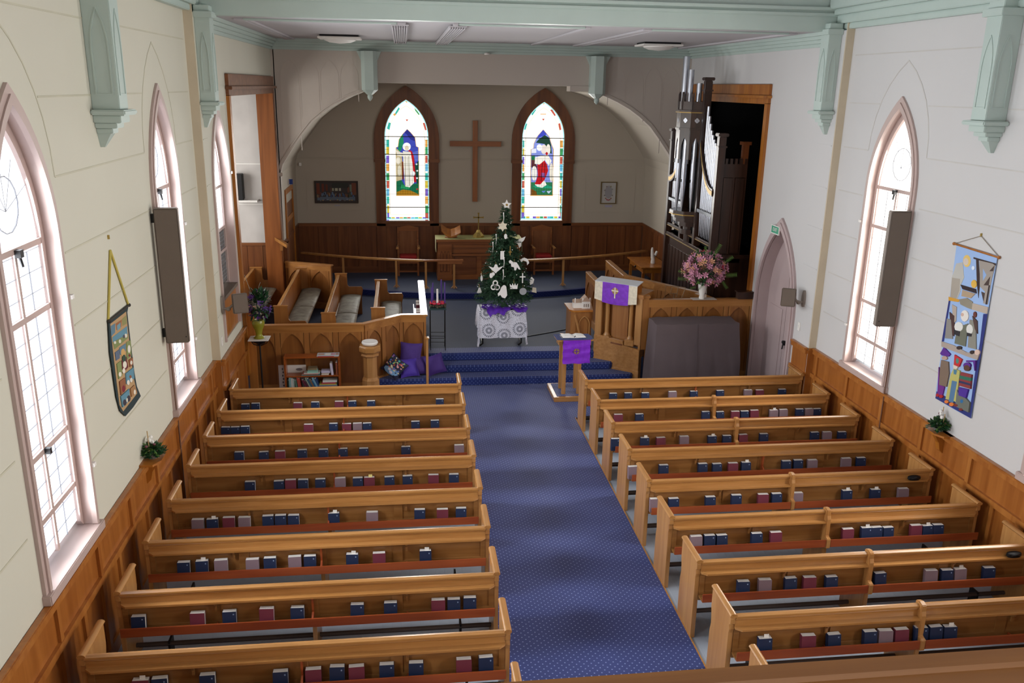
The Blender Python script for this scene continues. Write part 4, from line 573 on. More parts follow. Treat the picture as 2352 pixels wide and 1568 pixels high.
for X, s, nm in ((-2.72, -1, 'wall_chancel_left'), (6.38, 1, 'wall_chancel_right')):
    w_ = struct(nm, MB().box(min(X, X+s*.2), max(X, X+s*.2), YA+.1, YB, 0, 3.5), paint('chancel side paint', '#c4bb9c' if s < 0 else '#c9c2ae', .8))
    ob('string_course', MB().box(min(X, X-s*.02), max(X, X-s*.02), YA+.25, YB, 3.5, 3.53), APSE, w_)
# apse dado of tall boards
def apse_dado(name, box, along, edges):
    d = struct(name, None, loc=(box[0], box[2], ALT))
    x0, x1, y0, y1 = box
    ob('dado_backing', MB().box(x0, x1, y0+.02, y1, ALT, 1.8) if along == 'x' else MB().box(x0+(0 if x0 < 0 else .012), x1-(.012 if x0 < 0 else 0), y0, y1, ALT, 1.8), BROWN, d)
    for a, b in zip(edges[:-1], edges[1:]):
        if along == 'x': ob('dado_board', MB().box(a+.006, b-.006, y0, y1, ALT, 1.8), BROWN, d, bevel=.004)
        else: ob('dado_board', MB().box(x0, x1, a+.006, b-.006, ALT, 1.8), BROWN, d, bevel=.004)
    if along == 'x':
        ob('dado_cap', MB().box(x0, x1, y0-.03, y1, 1.8, 1.88), BROWNX, d, bevel=.008); ob('dado_foot', MB().box(x0, x1, y0-.015, y1, ALT, ALT+.16), BROWNX, d)
    else:
        s = 1 if x0 < 0 else -1
        ob('dado_cap', MB().box(x0-(.0 if s > 0 else .03), x1+(.03 if s > 0 else 0), y0, y1, 1.8, 1.88), BROWN, d, bevel=.008)
apse_dado('trim_10', (-2.7, 6.36, YB-.03, YB-.001), 'x', [-2.7, -2.2, -1.7, -1.2, -.72, -.2, .4, .93, 1.5, 2.1, 2.77, 3.3, 3.9, 4.42, 4.9, 5.4, 5.9, 6.36])
apse_dado('trim_11', (-2.72, -2.7, YA+.22, YB-.03), 'y', [YA+.22, 20.3, 20.9, 21.4, 21.9, YB-.03])
apse_dado('trim_12', (6.36, 6.38, YA+.22, YB-.03), 'y', [YA+.22, 20.3, 20.9, 21.4, 21.9, YB-.03])
# stub post of the arch jambs in brown
for x0, x1, nm in ((IL, -2.62, 'trim_13'), (6.28, IR, 'trim_14')):
    o = struct(nm, MB().box(x0, x1, YA-.05, YA+.24, PLAT, 1.88), BROWN); ob('post_cap', MB().box(x0, x1, YA-.07, YA+.25, 1.84, 1.92), BROWN, o)
# vestry door in the left chancel wall
d2 = struct('door_2', None, loc=(-2.7, 20.6, ALT))
ob('door_casing', MB().ring([(20.1, ALT), (20.1, 2.98), (21.5, 2.98), (21.5, ALT)], [(20.2, ALT), (20.2, 2.86), (21.4, 2.86), (21.4, ALT)], fx, -2.66, -2.72), ORANGE, d2)
ob('door_leaf', MB().box(-2.715, -2.69, 20.2, 21.4, ALT, 2.86), BROWN, d2)
ob('door_rail', MB().box(-2.69, -2.675, 20.2, 21.4, 2.2, 2.32), ORANGE, d2)
ex = thing('exit_sign', 'small blue and white running sign above the vestry door in the chancel', 'sign', (-2.66, 20.5, 3.1))
ob('sign_face', MB().box(-2.715, -2.6, 20.85, 20.87, 3.02, 3.16), WHITE, ex); ob('sign_end', MB().box(-2.66, -2.58, 20.835, 20.85, 3.03, 3.15), solid('#27408c'), ex)

# stained glass windows
def stained(n, c, scene, border, fig):
    w = struct('window_%d' % n, None, loc=(c, YB, 1.9)); g0, g1 = c-.57, c+.57
    # casing: pilaster legs, capitals and the pointed head
    ob('window_casing', MB().ring(arch(c-.82, c+.82, 3.5, 3.98, 5.3), arch(g0+.0, g1-.0, 3.5, 4.05, 4.99), ident, YB-.07, YB+.02), BROWN, w)
    for s in (-1, 1):
        xa, xb = sorted((c+s*.57, c+s*.80))
        ob('pilaster', MB().box(xa, xb, YB-.06, YB+.02, ALT, 3.44), BROWN, w)
        ob('capital', MB().box(xa-.03, xb+.03, YB-.1, YB, 3.42, 3.52), BROWNX, w, bevel=.015)
    ob('window_sill', MB().box(c-.66, c+.66, YB-.09, YB+.05, 1.87, 1.94), BROWNX, w, bevel=.01)
    ob('bead', MB().ring(arch(g0+.0, g1-.0, 1.94, 4.05, 4.99), arch(g0+.02, g1-.02, 1.96, 4.05, 4.96), ident, YB-.03, YB+.06), ORANGE, w)
    ob('pane', MB().prism(arch(g0, g1, 1.94, 4.05, 5.0), ident, YB+.035, YB+.04), emit('#fffaf0', 1.25), w)
    # blue green outer band and gold inner band of small lights
    o1 = arch(g0+.02, g1-.02, 1.96, 4.05, 4.965); i1 = arch(g0+.045, g1-.045, 1.99, 4.05, 4.93)
    ob('glass_band', MB().ring(o1, i1, ident, YB+.02, YB+.034, closed=True), emit('#a8e4e8', WIN_S), w)
    o1 = arch(g0+.115, g1-.115, 2.09, 4.05, 4.82); i1 = arch(g0+.122, g1-.122, 2.097, 4.05, 4.81)
    ob('glass_line', MB().ring(o1, i1, ident, YB+.03, YB+.034, closed=True), emit('#e8cc88', WIN_S*.8), w)
    bl = MB()
    k = 0
    for col, P in border:
        ob('glass_piece', MB().prism(P, ident, YB+.026, YB+.034), emit(col, WIN_S*.85), w)
    x0 = min(u for u, v in scene[0][1]); x1 = max(u for u, v in scene[0][1]); z0 = min(v for u, v in scene[0][1])
    for k, (col, P) in enumerate(scene):
        ob('glass_piece', MB().prism(P, ident, YB+.028-k*.0007, YB+.034-k*.0007), emit(col, WIN_S*.8), w)
    # lead: saddle bars and came lines
    lm = MB()
    for z in (2.28, 3.08, 3.62, 4.06):
        lm.box(g0+.02, g1-.02, YB+.0, YB+.01, z-.009, z+.009)
    for z in (2.62, 3.35): lm.box(g0+.02, g1-.02, YB+.004, YB+.01, z-.0025, z+.0025)
    k = 0; z = 2.02
    while z < 4.0:
        for a_, b_ in ((g0+.02, g0+.115), (g1-.115, g1-.02)): lm.box(a_, b_, YB+.004, YB+.01, z-.003, z+.003)
        z += .115
    for q in (g0+.045, g0+.112, g1-.045, g1-.112): lm.box(q-.002, q+.002, YB+.004, YB+.01, 1.97, 4.05)
    for q in range(9):
        xx = x0 + (x1-x0)*(q+.5)/9; lm.box(xx-.0018, xx+.0018, YB+.003, YB+.006, z0+.02, 3.4+.12*((q*7) % 3))
    for q in range(9): lm.box(x0+.01, x1-.01, YB+.003, YB+.006, z0+.1+q*.14-.0018, z0+.1+q*.14+.0018)
    ob('lead_came', lm, BLACK, w)
    hx = sorted(P for P in scene[0][1])
    o_ = [(u, v) for u, v in scene[0][1]]
    cx_ = sum(u for u, v in o_)/len(o_); cz_ = sum(v for u, v in o_)/len(o_)
    ob('glass_line', MB().ring([(cx_+(u-cx_)*1.06, cz_+(v-cz_)*1.02) for u, v in o_], o_, ident, YB+.026, YB+.034, closed=True), emit('#d8a860', WIN_S*.8), w)
stained(8, .10, SG_L, SGB_L, 0)
stained(9, 3.60, SG_R, SGB_R, 0)

# ceiling, header beam and cornices
cl = struct('ceiling', MB().box(IL-.3, IR+.3, 13.08, YA+.3, ZC, ZC+.1), CEIL)
def bat(x0, x1, y0, y1, t=.03, m=None, n='ceiling_batten'): ob(n, MB().box(x0, x1, y0, y1, ZC-t, ZC), m or CEIL, cl, bevel=.006)
for x0, x1, y0, y1 in ((-2.25, -.05, 13.5, 19.15), (.85, 2.75, 13.4, 19.15), (3.8, 6.0, 13.5, 19.15)):
    w_ = .13 if x0 != .85 else .08
    bat(x0, x1, y0, y0+.07, m=GREEN); bat(x0, x1, y1, y1+.06, m=GREEN); bat(x0-w_, x0, y0, y1+.06); bat(x1, x1+w_, y0, y1+.06)
bat(-2.2, -2.17, 13.57, 19.15); bat(3.84, 3.87, 13.57, 19.15)
for x0 in (-.14, .72):
    g = ob('ceiling_grille', MB().box(x0, x0+.26, 13.55, 19.2, ZC-.045, ZC-.03), CEIL, cl)
    for k in range(7): ob('grille_slat', MB().box(x0+.01+k*.036, x0+.025+k*.036, 13.6, 19.15, ZC-.07, ZC-.045), CEIL, g)
cn = struct('ceiling_nave', MB().box(XL-.4, XR+.4, -3, 13.0, 7.55, 7.65), CEIL)
bm_ = struct('beam_header', MB().box(XL-.3, XR+.3, 12.9, 13.1, ZC-.01, 7.6), GREEN)
for z, t in ((6.42, .03), (6.5, .06), (6.9, .05)): ob('beam_moulding', MB().box(XL-.1, XR+.1, 12.9-t, 12.9, z-.02, z+.03), GREEN, bm_, bevel=.008)
def cornice(name, along, box, s=1):
    c = struct(name, None, loc=(box[0], box[2], box[4])); x0, x1, y0, y1, z0, z1 = box
    for k in range(4):
        t = .035+.045*k; za = z0+(z1-z0)*k/4; zb = z0+(z1-z0)*(k+1)/4
        if along == 'x': mb = MB().box(x0, x1, y1-t, y1, za, zb)
        elif s < 0: mb = MB().box(x0, x0+t, y0, y1, za, zb)
        else: mb = MB().box(x1-t, x1, y0, y1, za, zb)
        ob('cornice_moulding', mb, GREEN, c, bevel=.008)
cornice('trim_15', 'x', (IL, IR, YA-.2, YA, 5.99, ZC)); cornice('trim_16', 'y', (IL, IL+.2, 13.1, YA, 5.99, ZC), -1); cornice('trim_17', 'y', (IR-.2, IR, 13.1, YA, 5.99, ZC))
for nm, X, s in (('trim_18', XL, -1), ('trim_19', XR, 1)):
    c = struct(nm, None, loc=(X, 0, 6.2))
    for t, z0, z1 in ((.10, 6.22, 6.3), (.16, 6.3, 6.42), (.22, 6.42, 6.5), (.3, 6.5, 6.75)):
        ob('cornice_moulding', MB().box(min(X, X-s*t), max(X, X-s*t), -3, 12.88, z0, z1), GREEN, c, bevel=.01)
# back wall and gallery soffit behind the camera close the room
struct('wall_back', MB().box(XL-.3, XR+.3, -3.1, -3, 0, 7.6), WALLC)
# platform, steps
PP = [(IL, 14.9), (-.72, 14.9), (-.09, 15.53), (.39, 15.56), (3.62, 15.56), (4.36, 15.06), (IR+1.8, 15.06), (IR+1.8, 19.35), (IR, 19.4), (IR, YB), (IL, YB), (IL, 19.5), (-5.6, 19.5), (-5.6, 14.4), (IL, 14.4)]
struct('floor_platform', MB().prism(PP, fz, 0, PLAT), CARPETP, bevel=.0)
ob_ = struct('platform_nosing', MB().box(.39, 3.64, 15.535, 15.9, .30, PLAT+.004), CARPETS, bevel=.02)
struct('step_lower', MB().prism([(-.52, 14.93), (4.19, 14.93), (4.30, 15.08), (3.6, 15.62), (-.05, 15.62), (-.60, 15.05)], fz, 0, .16), CARPETS, bevel=.02)
struct('step_upper', MB().prism([(.39, 15.246), (3.87, 15.246), (3.98, 15.36), (3.6, 15.62), (.39, 15.62)], fz, .16, .303), CARPETS, bevel=.02)
cx, cy, R = 1.87, 27.6, 7.76
AP = [(cx+R*sin(t), cy-R*cos(t)) for t in [radians(-36+72*i/28) for i in range(29)]]
AP = [(max(-2.69, min(6.35, u)), v) for u, v in AP]
struct('floor_altar', MB().prism(AP+[(6.35, YB), (-2.69, YB)], fz, PLAT, ALT), CARPETP, bevel=.0)
struct('altar_nosing', MB().ring([(cx+(R+.012)*sin(t), cy-(R+.012)*cos(t)) for t in [radians(-34+68*i/28) for i in range(29)]], [(cx+(R-.1)*sin(t), cy-(R-.1)*cos(t)) for t in [radians(-34+68*i/28) for i in range(29)]], fz, PLAT, ALT+.003), CARPET_SHADE)
ac = thing('aisle_carpet', 'blue carpet with pale dots running up the aisle to the steps', 'carpet', (1.82, 6, 0))
ob('carpet_runner', MB().box(.88, 2.79, -1, 13.2, 0, .012), CARPET, ac)
struct('floor_front_carpet', MB().box(IL+.02, IR-.02, 13.2, 15.2, -.01, .011), CARPET)
for x in (.865, 2.79): ob('edge_strip', MB().box(x, x+.015, -1, 13.2, 0, .016), OAKY, ac)
# ------------------------------------------------------------------ corbels and pendants
def corbel(name, X, s, y0, label, y1=None, proj=.25, grp='green wall corbels'):
    y1 = y1 or y0+.3
    t = thing(name, label, 'corbel', (X, (y0+y1)/2, 4.72), group=grp)
    def bx(n, p, q, z0, z1, d, m=GREEN, bev=.006): ob(n, MB().box(min(X, X-s*d), max(X, X-s*d), p, q, z0, z1), m, t, bevel=bev)
    bx('shaft', y0+.02, y1-.02, 5.05, 6.3, proj)
    bx('cap_moulding', y0-.02, y1+.02, 6.14, 6.22, proj+.04)
    bx('base_moulding', y0-.05, y1+.05, 5.0, 5.05, proj+.06, bev=.012)
    yc = (y0+y1)/2; prof_ = ((.14, proj, 4.93, 5.0), (.11, proj*.8, 4.88, 4.93), (.085, proj*.6, 4.83, 4.88))
    for h, d, z0, z1 in prof_: bx('pendant_step', yc-h, yc+h, z0, z1, d)
    mb = MB(); h = .07; d = proj*.5
    V = [(X, yc-h, 4.83), (X, yc+h, 4.83), (X-s*d, yc+h, 4.83), (X-s*d, yc-h, 4.83), (X, yc-.02, 4.7), (X, yc+.02, 4.7), (X-s*.04, yc+.02, 4.7), (X-s*.04, yc-.02, 4.7)]
    ob('pendant_tip', mb.add(V, [(0, 1, 2, 3), (4, 7, 6, 5), (0, 4, 5, 1), (1, 5, 6, 2), (2, 6, 7, 3), (3, 7, 4, 0)]), GREEN, t)
    # pointed blind panels on the faces
    A = arch(y0+.06, y1-.06, 5.18, 5.6, 5.95, 6); B = arch(y0+.075, y1-.075, 5.195, 5.6, 5.93, 6)
    ob('blind_panel', MB().ring(A, B, fx, X-s*proj, X-s*(proj+.008), closed=True), GREEN, t)
    xa, xb = sorted((X-s*.05, X-s*(proj-.04)))
    A = arch(xa, xb, 5.18, 5.6, 5.95, 6); B = arch(xa+.012, xb-.012, 5.195, 5.6, 5.93, 6)
    ob('blind_panel', MB().ring(A, B, ident, y0+.012, y0+.02, closed=True), GREEN, t)
corbel('wall_corbel', XL, -1, 8.68, 'pale green corbel on the left wall between the first two big windows from the left')
corbel('wall_corbel', IL, -1, 12.66, 'pale green corbel above the rear left window beside the wooden opening', proj=.2)
corbel('wall_corbel', XR, 1, 8.98, 'pale green corbel at the upper right above the blue nativity banner')
corbel('wall_corbel', IR, 1, 12.72, 'pale green corbel on the right wall above the pink pointed door', proj=.2)
for x, side in ((-.68, 'left'), (4.31, 'right')):
    t = thing('pendant_post', 'pale green pendant post hanging at the %s end of the chancel lintel' % side, 'pendant', (x, YA-.17, 4.97), group='chancel pendant posts')
    ob('shaft', MB().prism([(x-.17, YA), (x-.17, YA-.18), (x-.09, YA-.3), (x+.09, YA-.3), (x+.17, YA-.18), (x+.17, YA)], fz, 5.2, 5.99), GREEN, t)
    V = [(x-.17, YA, 5.2), (x-.17, YA-.18, 5.2), (x-.09, YA-.3, 5.2), (x+.09, YA-.3, 5.2), (x+.17, YA-.18, 5.2), (x+.17, YA, 5.2)]
    V2 = [(x+(a-x)*.35, YA-.12+(b-YA+.12)*.35, 5.1) for a, b, c in V]
    ob('taper', MB().add(V+V2, [(0, 1, 2, 3, 4, 5), (11, 10, 9, 8, 7, 6)]+[(i, (i+1) % 6, 6+(i+1) % 6, 6+i) for i in range(6)]), GREEN, t)
    ob('drop', MB().lathe([(.05, 5.1), (.06, 5.06), (.05, 5.02), (.01, 4.97)], (x, YA-.12, 0), 10), GREEN, t, smooth=True)
    sx_ = 1 if x > 1 else -1
    ob('bracket_curve', MB().prism([(x-.17*1, 5.99), (x-.26, 5.99), (x-.17, 5.8)], ident, YA-.16, YA), GREEN, t)
    ob('bracket_curve', MB().prism([(x+.17*1, 5.99), (x+.26, 5.99), (x+.17, 5.8)], ident, YA-.16, YA), GREEN, t)
ob('lintel_block', MB().box(3.72, 4.14, YA-.02, YA+.4, 5.24, 5.36), WALLP, aw)
# ceiling lights and the smoke alarm
for x, y, side in ((-1.15, 17.6, 'left'), (5.05, 17.4, 'right')):
    t = thing('ceiling_light', 'flat white ceiling light with square plate on the %s of the crossing ceiling' % side, 'ceiling light', (x, y, ZC-.12), group='flush ceiling lights')
    ob('plate', MB().box(x-.4, x+.4, y-.35, y+.35, ZC-.07, ZC-.035), WHITE, t, bevel=.01)
    ob('diffuser', MB().lathe([(.30, ZC-.07), (.3, ZC-.09), (.2, ZC-.13), (.02, ZC-.15)], (x, y, 0), 24), WHITE, t, smooth=True)
    ob('hanger_rod', MB().box(x-.36, x+.36, y-.3, y+.3, ZC-.035, ZC), BLACK, t)
tag(ob('smoke_alarm', MB().lathe([(.06, 5.97), (.06, 6.0), (.03, 6.02)], (1.85, YA-.1, 0), 14), WHITE, None, loc=(1.85, YA-.1, 5.97)), 'small white round detector under the cornice over the chancel', 'detector')

# ------------------------------------------------------------------ tall column speakers, small speakers, shelves, banners
def column(X, s, y, label, z0, z1, rot):
    t = thing('column_speaker', label, 'speaker', (X-s*.17, y, z0), rz=rot, group='tall column speakers', world=False)
    ob('cabinet', MB().box(-.13, .13, -.05, .05, 0, z1-z0), GREY, t, bevel=.01)
    ob('grille_cloth', MB().box(-.125, .125, -.062, -.05, .01, z1-z0-.01), TAUPE, t, bevel=.008)
    for z in (.12, z1-z0-.12): ob('wall_bracket', MB().box(-.17 if s < 0 else .13, -.13 if s < 0 else .17, .0, .05, z-.05, z+.05), BLACK, t)
    ob('fixing_screw', MB().lathe([(.008, 0), (.008, .003)], (.1*(-s), -.066, .08), 8, 'y'), BLACK, t)
column(XL, -1, 10.22, 'tall brown column speaker covering part of the left wall window', 2.33, 3.93, radians(7))
column(XR, 1, 10.50, 'tall brown column speaker covering part of the right wall window', 2.3, 3.86, radians(-7))
def small_speaker(X, s, y, z, label, yaw):
    t = thing('wall_speaker', label, 'speaker', (X, y, z), group='small bracket speakers', world=False)
    ob('wall_plate', MB().prism(blob(0, 0, .05, .14, 16), lambda u, v, d: (d, u, v), 0, -s*.03), GREY, t)
    ob('swivel_arm', MB().tube([(-s*.02, 0, -.05), (-s*.1, .0, -.06), (-s*.17, -.0, 0)], .02, 8).ball((-s*.1, 0, -.06), .035), GREY, t)
    mb = MB().box(-.1, .1, -.16, -.1, -.12, .12)
    c, s_ = cos(yaw), sin(yaw)
    P = [(-.1, .09), (-.055, .13), (.055, .13), (.1, .09), (.115, -.06), (-.115, -.06)]
    M = Matrix.Translation((-s*.27, .02, .02)) @ Matrix.Rotation(yaw, 4, 'Z') @ Matrix.Rotation(radians(-12), 4, 'X')
    m1 = MB().prism(P, lambda u, v, d: (u, v, d), -.15, .15); m1.xf(M)
    ob('cabinet', m1, GREY, t, bevel=.012)
    m2 = MB().box(-.11, .11, -.075, -.06, -.145, .145); m2.xf(M); ob('grille', m2, TAUPE, t, bevel=.01)
small_speaker(IL, -1, 12.93, 2.1, 'small grey speaker on a wall bracket beside the purple flower vase', radians(20))
small_speaker(IR, 1, 12.95, 2.08, 'small grey speaker on a wall bracket in front of the pink pointed door', radians(-25))
def leafy(t, c, r, n, m, up=.3, name='foliage', size=.05, seed=1):
    q = random.Random(seed); mb = MB()
    for _ in range(n):
        a = q.uniform(0, 2*pi); e = q.uniform(-.2, 1)*pi/2; rr = r*q.uniform(.5, 1)
        p = Vector((c[0]+rr*cos(a)*cos(e), c[1]+rr*sin(a)*cos(e), c[2]+rr*sin(e)*up/.3*.8))
        d = Vector((cos(a), sin(a), q.uniform(-.5, .8))).normalized(); w = d.cross(Vector((0, 0, 1))).normalized()*size*.35
        L_ = size*q.uniform(.8, 1.6); n_ = d.cross(w).normalized()*size*.12
        mb.add([tuple(p), tuple(p+d*L_*.5+w+n_), tuple(p+d*L_), tuple(p+d*L_*.5-w+n_)], [(0, 1, 2, 3)])
    return ob(name, mb, m, t)
def shelf_plant(X, s, y, zt, label_s, label_p, seed, bloom):
    t = thing('wall_bracket_shelf', label_s, 'shelf', (X, y, zt-.3), group='small corner bracket shelves')
    P = [(X, y-.2), (X, y+.2), (X-s*.14, y+.2), (X-s*.2, y+.08), (X-s*.2, y-.08), (X-s*.14, y-.2)]
    ob('shelf_top', MB().prism(P, fz, zt-.025, zt), GOLDW if s < 0 else ORANGE, t)
    Q = [(0, 0), (.16, 0), (.12, -.07), (.08, -.13), (.06, -.22), (0, -.28)]
    ob('shelf_bracket', MB().prism([(X-s*u, zt-.025+v) for u, v in Q], lambda u, v, d: (u, d, v), y-.04, y+.04), ORANGE, t)
    p = thing('plant_arrangement', label_p, 'plant', (X-s*.09, y, zt), group='plants on the bracket shelves')
    ob('dish', MB().lathe([(.05, zt), (.08, zt+.05), (.075, zt+.055)], (X-s*.09, y, 0), 12), solid('#6b6a66'), p)
    leafy(p, (X-s*.09, y, zt+.06), .11, 260, LEAF, seed=seed, size=.05); leafy(p, (X-s*.08, y, zt+.08), .1, 120, LEAFL, seed=seed+5, size=.045, name='fresh_sprigs')
    ob('tall_stem', MB().tube([(X-s*.06, y+.02, zt), (X-s*.05, y+.03, zt+.3)], .006, 5).tube([(X-s*.07, y-.03, zt), (X-s*.08, y-.06, zt+.24)], .005, 5), solid('#b89a6a'), p)
    q = random.Random(seed)
    for k in range(4): ob('white_bloom', MB().ball((X-s*(.08+q.uniform(-.03, .04)), y+q.uniform(-.06, .08), zt+.2+q.uniform(-.03, .05)), .025, 6, 4), WHITE, p)
    for k in range(5): ob('dark_bloom', MB().ball((X-s*(.09+q.uniform(-.05, .05)), y+q.uniform(-.12, .1), zt+.14+q.uniform(-.03, .05)), .016, 6, 4), MAROON, p)
shelf_plant(XL, -1, 9.05, 1.36, 'small wooden bracket shelf on the left wall panelling', 'green plant with red and white flowers on the left wall shelf', 3, 1)
shelf_plant(XR, 1, 9.12, 1.34, 'small wooden bracket shelf on the right wall panelling', 'green plant with a white lily on the right wall shelf', 11, 1)
def banner(X, s, base, pieces, label, corner_pts, hook, cord_m, rod):
    t = thing('wall_banner', label, 'banner', (X, hook[0], rod[0][1]-.6))
    d0 = X-s*.012
    ob('banner_cloth', MB().prism(base[0][1], fx, d0, d0-s*.006), solid(base[0][0], .9), t)
    for k, (c, P) in enumerate(pieces):
        ob('applique', MB().prism(P, fx, d0-s*.006, d0-s*(.0075+k*.0004)), solid(c, .9), t)
    (ya, za), (yb, zb) = rod
    ob('hanging_rod', MB().tube([(d0-s*.006, ya, za), (d0-s*.006, yb, zb)], .012, 8).ball((d0-s*.006, ya, za), .02).ball((d0-s*.006, yb, zb), .02), ORANGE if s > 0 else solid('#2a2620'), t)
    hy, hz = hook
    if cord_m is not None:
        r = .012 if s < 0 else .004
        ob('cord', MB().tube([(d0, ya, za), (d0, hy, hz)], r, 6).tube([(d0, yb, zb), (d0, hy, hz)], r, 6), cord_m, t)
    ob('wall_hook', MB().box(min(X, X-s*.02), max(X, X-s*.02), hy-.006, hy+.006, hz-.01+(.12 if s < 0 else 0), hz+.03+(.12 if s < 0 else 0)), BRASS, t)
banner(XL, -1, BAN_L0, BAN_L, 'narrow dark bordered picture banner with brown and blue scenes on the left wall', None, (8.71, 3.72), solid('#b8a850'), ((8.42, 3.08), (9.06, 3.08)))
banner(XR, 1, BAN_R0, BAN_R, 'tall blue nativity banner with shepherds and kings on the right wall', None, (9.07, 3.77), solid('#8a8070'), ((9.52, 3.60), (8.70, 3.59)))
for nm, P, lb in (('wall_cable', [(XL+.035, 10.32, 2.3), (XL+.035, 10.33, 1.4), (XL+.05, 10.32, 1.3), (XL+.05, 10.3, .1)], 'thin brown cable running down the left wall below the column speaker'), ('wall_cable', [(XR-.05, 10.44, 2.3), (XR-.05, 10.44, 1.35), (XR-.05, 10.44, .1)], 'thin cable running down the right wall below the column speaker')):
    tag(ob(nm, MB().tube(P, .008, 6), solid('#6b4a38'), None, loc=P[-1]), lb, 'cable', 'wall cables')
for X, s, y, lb in ((IL, -1, 12.75, 'white switch plate on the left wall beneath the small speaker'), (IR, 1, 13.02, 'white switch plate on the right wall by the pink door')):
    t = thing('light_switch', lb, 'switch', (X, y, 1.6), group='white wall switches')
    ob('plate', MB().box(min(X, X-s*.012), max(X, X-s*.012), y-.04, y+.04, 1.52, 1.66), WHITE, t, bevel=.003); ob('rocker', MB().box(min(X-s*.012, X-s*.02), max(X-s*.012, X-s*.02), y-.012, y+.012, 1.57, 1.61), WHITE, t)
t = thing('exit_sign', 'green exit sign fixed on the peak of the pink pointed door', 'sign', (IR-.06, 14.2, 3.03))
ob('sign_board', MB().box(IR-.075, IR-.062, 14.02, 14.32, 2.955, 3.075), solid('#2f9a78', .4), t); ob('sign_frame', MB().ring([(14.005, 2.94), (14.335, 2.94), (14.335, 3.09), (14.005, 3.09)], [(14.02, 2.955), (14.32, 2.955), (14.32, 3.075), (14.02, 3.075)], fx, IR-.082, IR-.06, closed=True), WHITE, t)
cu = bpy.data.curves.new('sign_lettering', 'FONT'); cu.body = 'EXIT'; cu.size = .088; cu.extrude = .002; cu.align_x = 'CENTER'; cu.align_y = 'CENTER'
o = bpy.data.objects.new('sign_lettering', cu); COL.objects.link(o)
o.data.materials.append(WHITE); o.parent = t
o.matrix_local = Matrix.Translation((-.018, -.03, -.015)) @ Matrix(((0, 0, -1, 0), (-1, 0, 0, 0), (0, 1, 0, 0), (0, 0, 0, 1)))
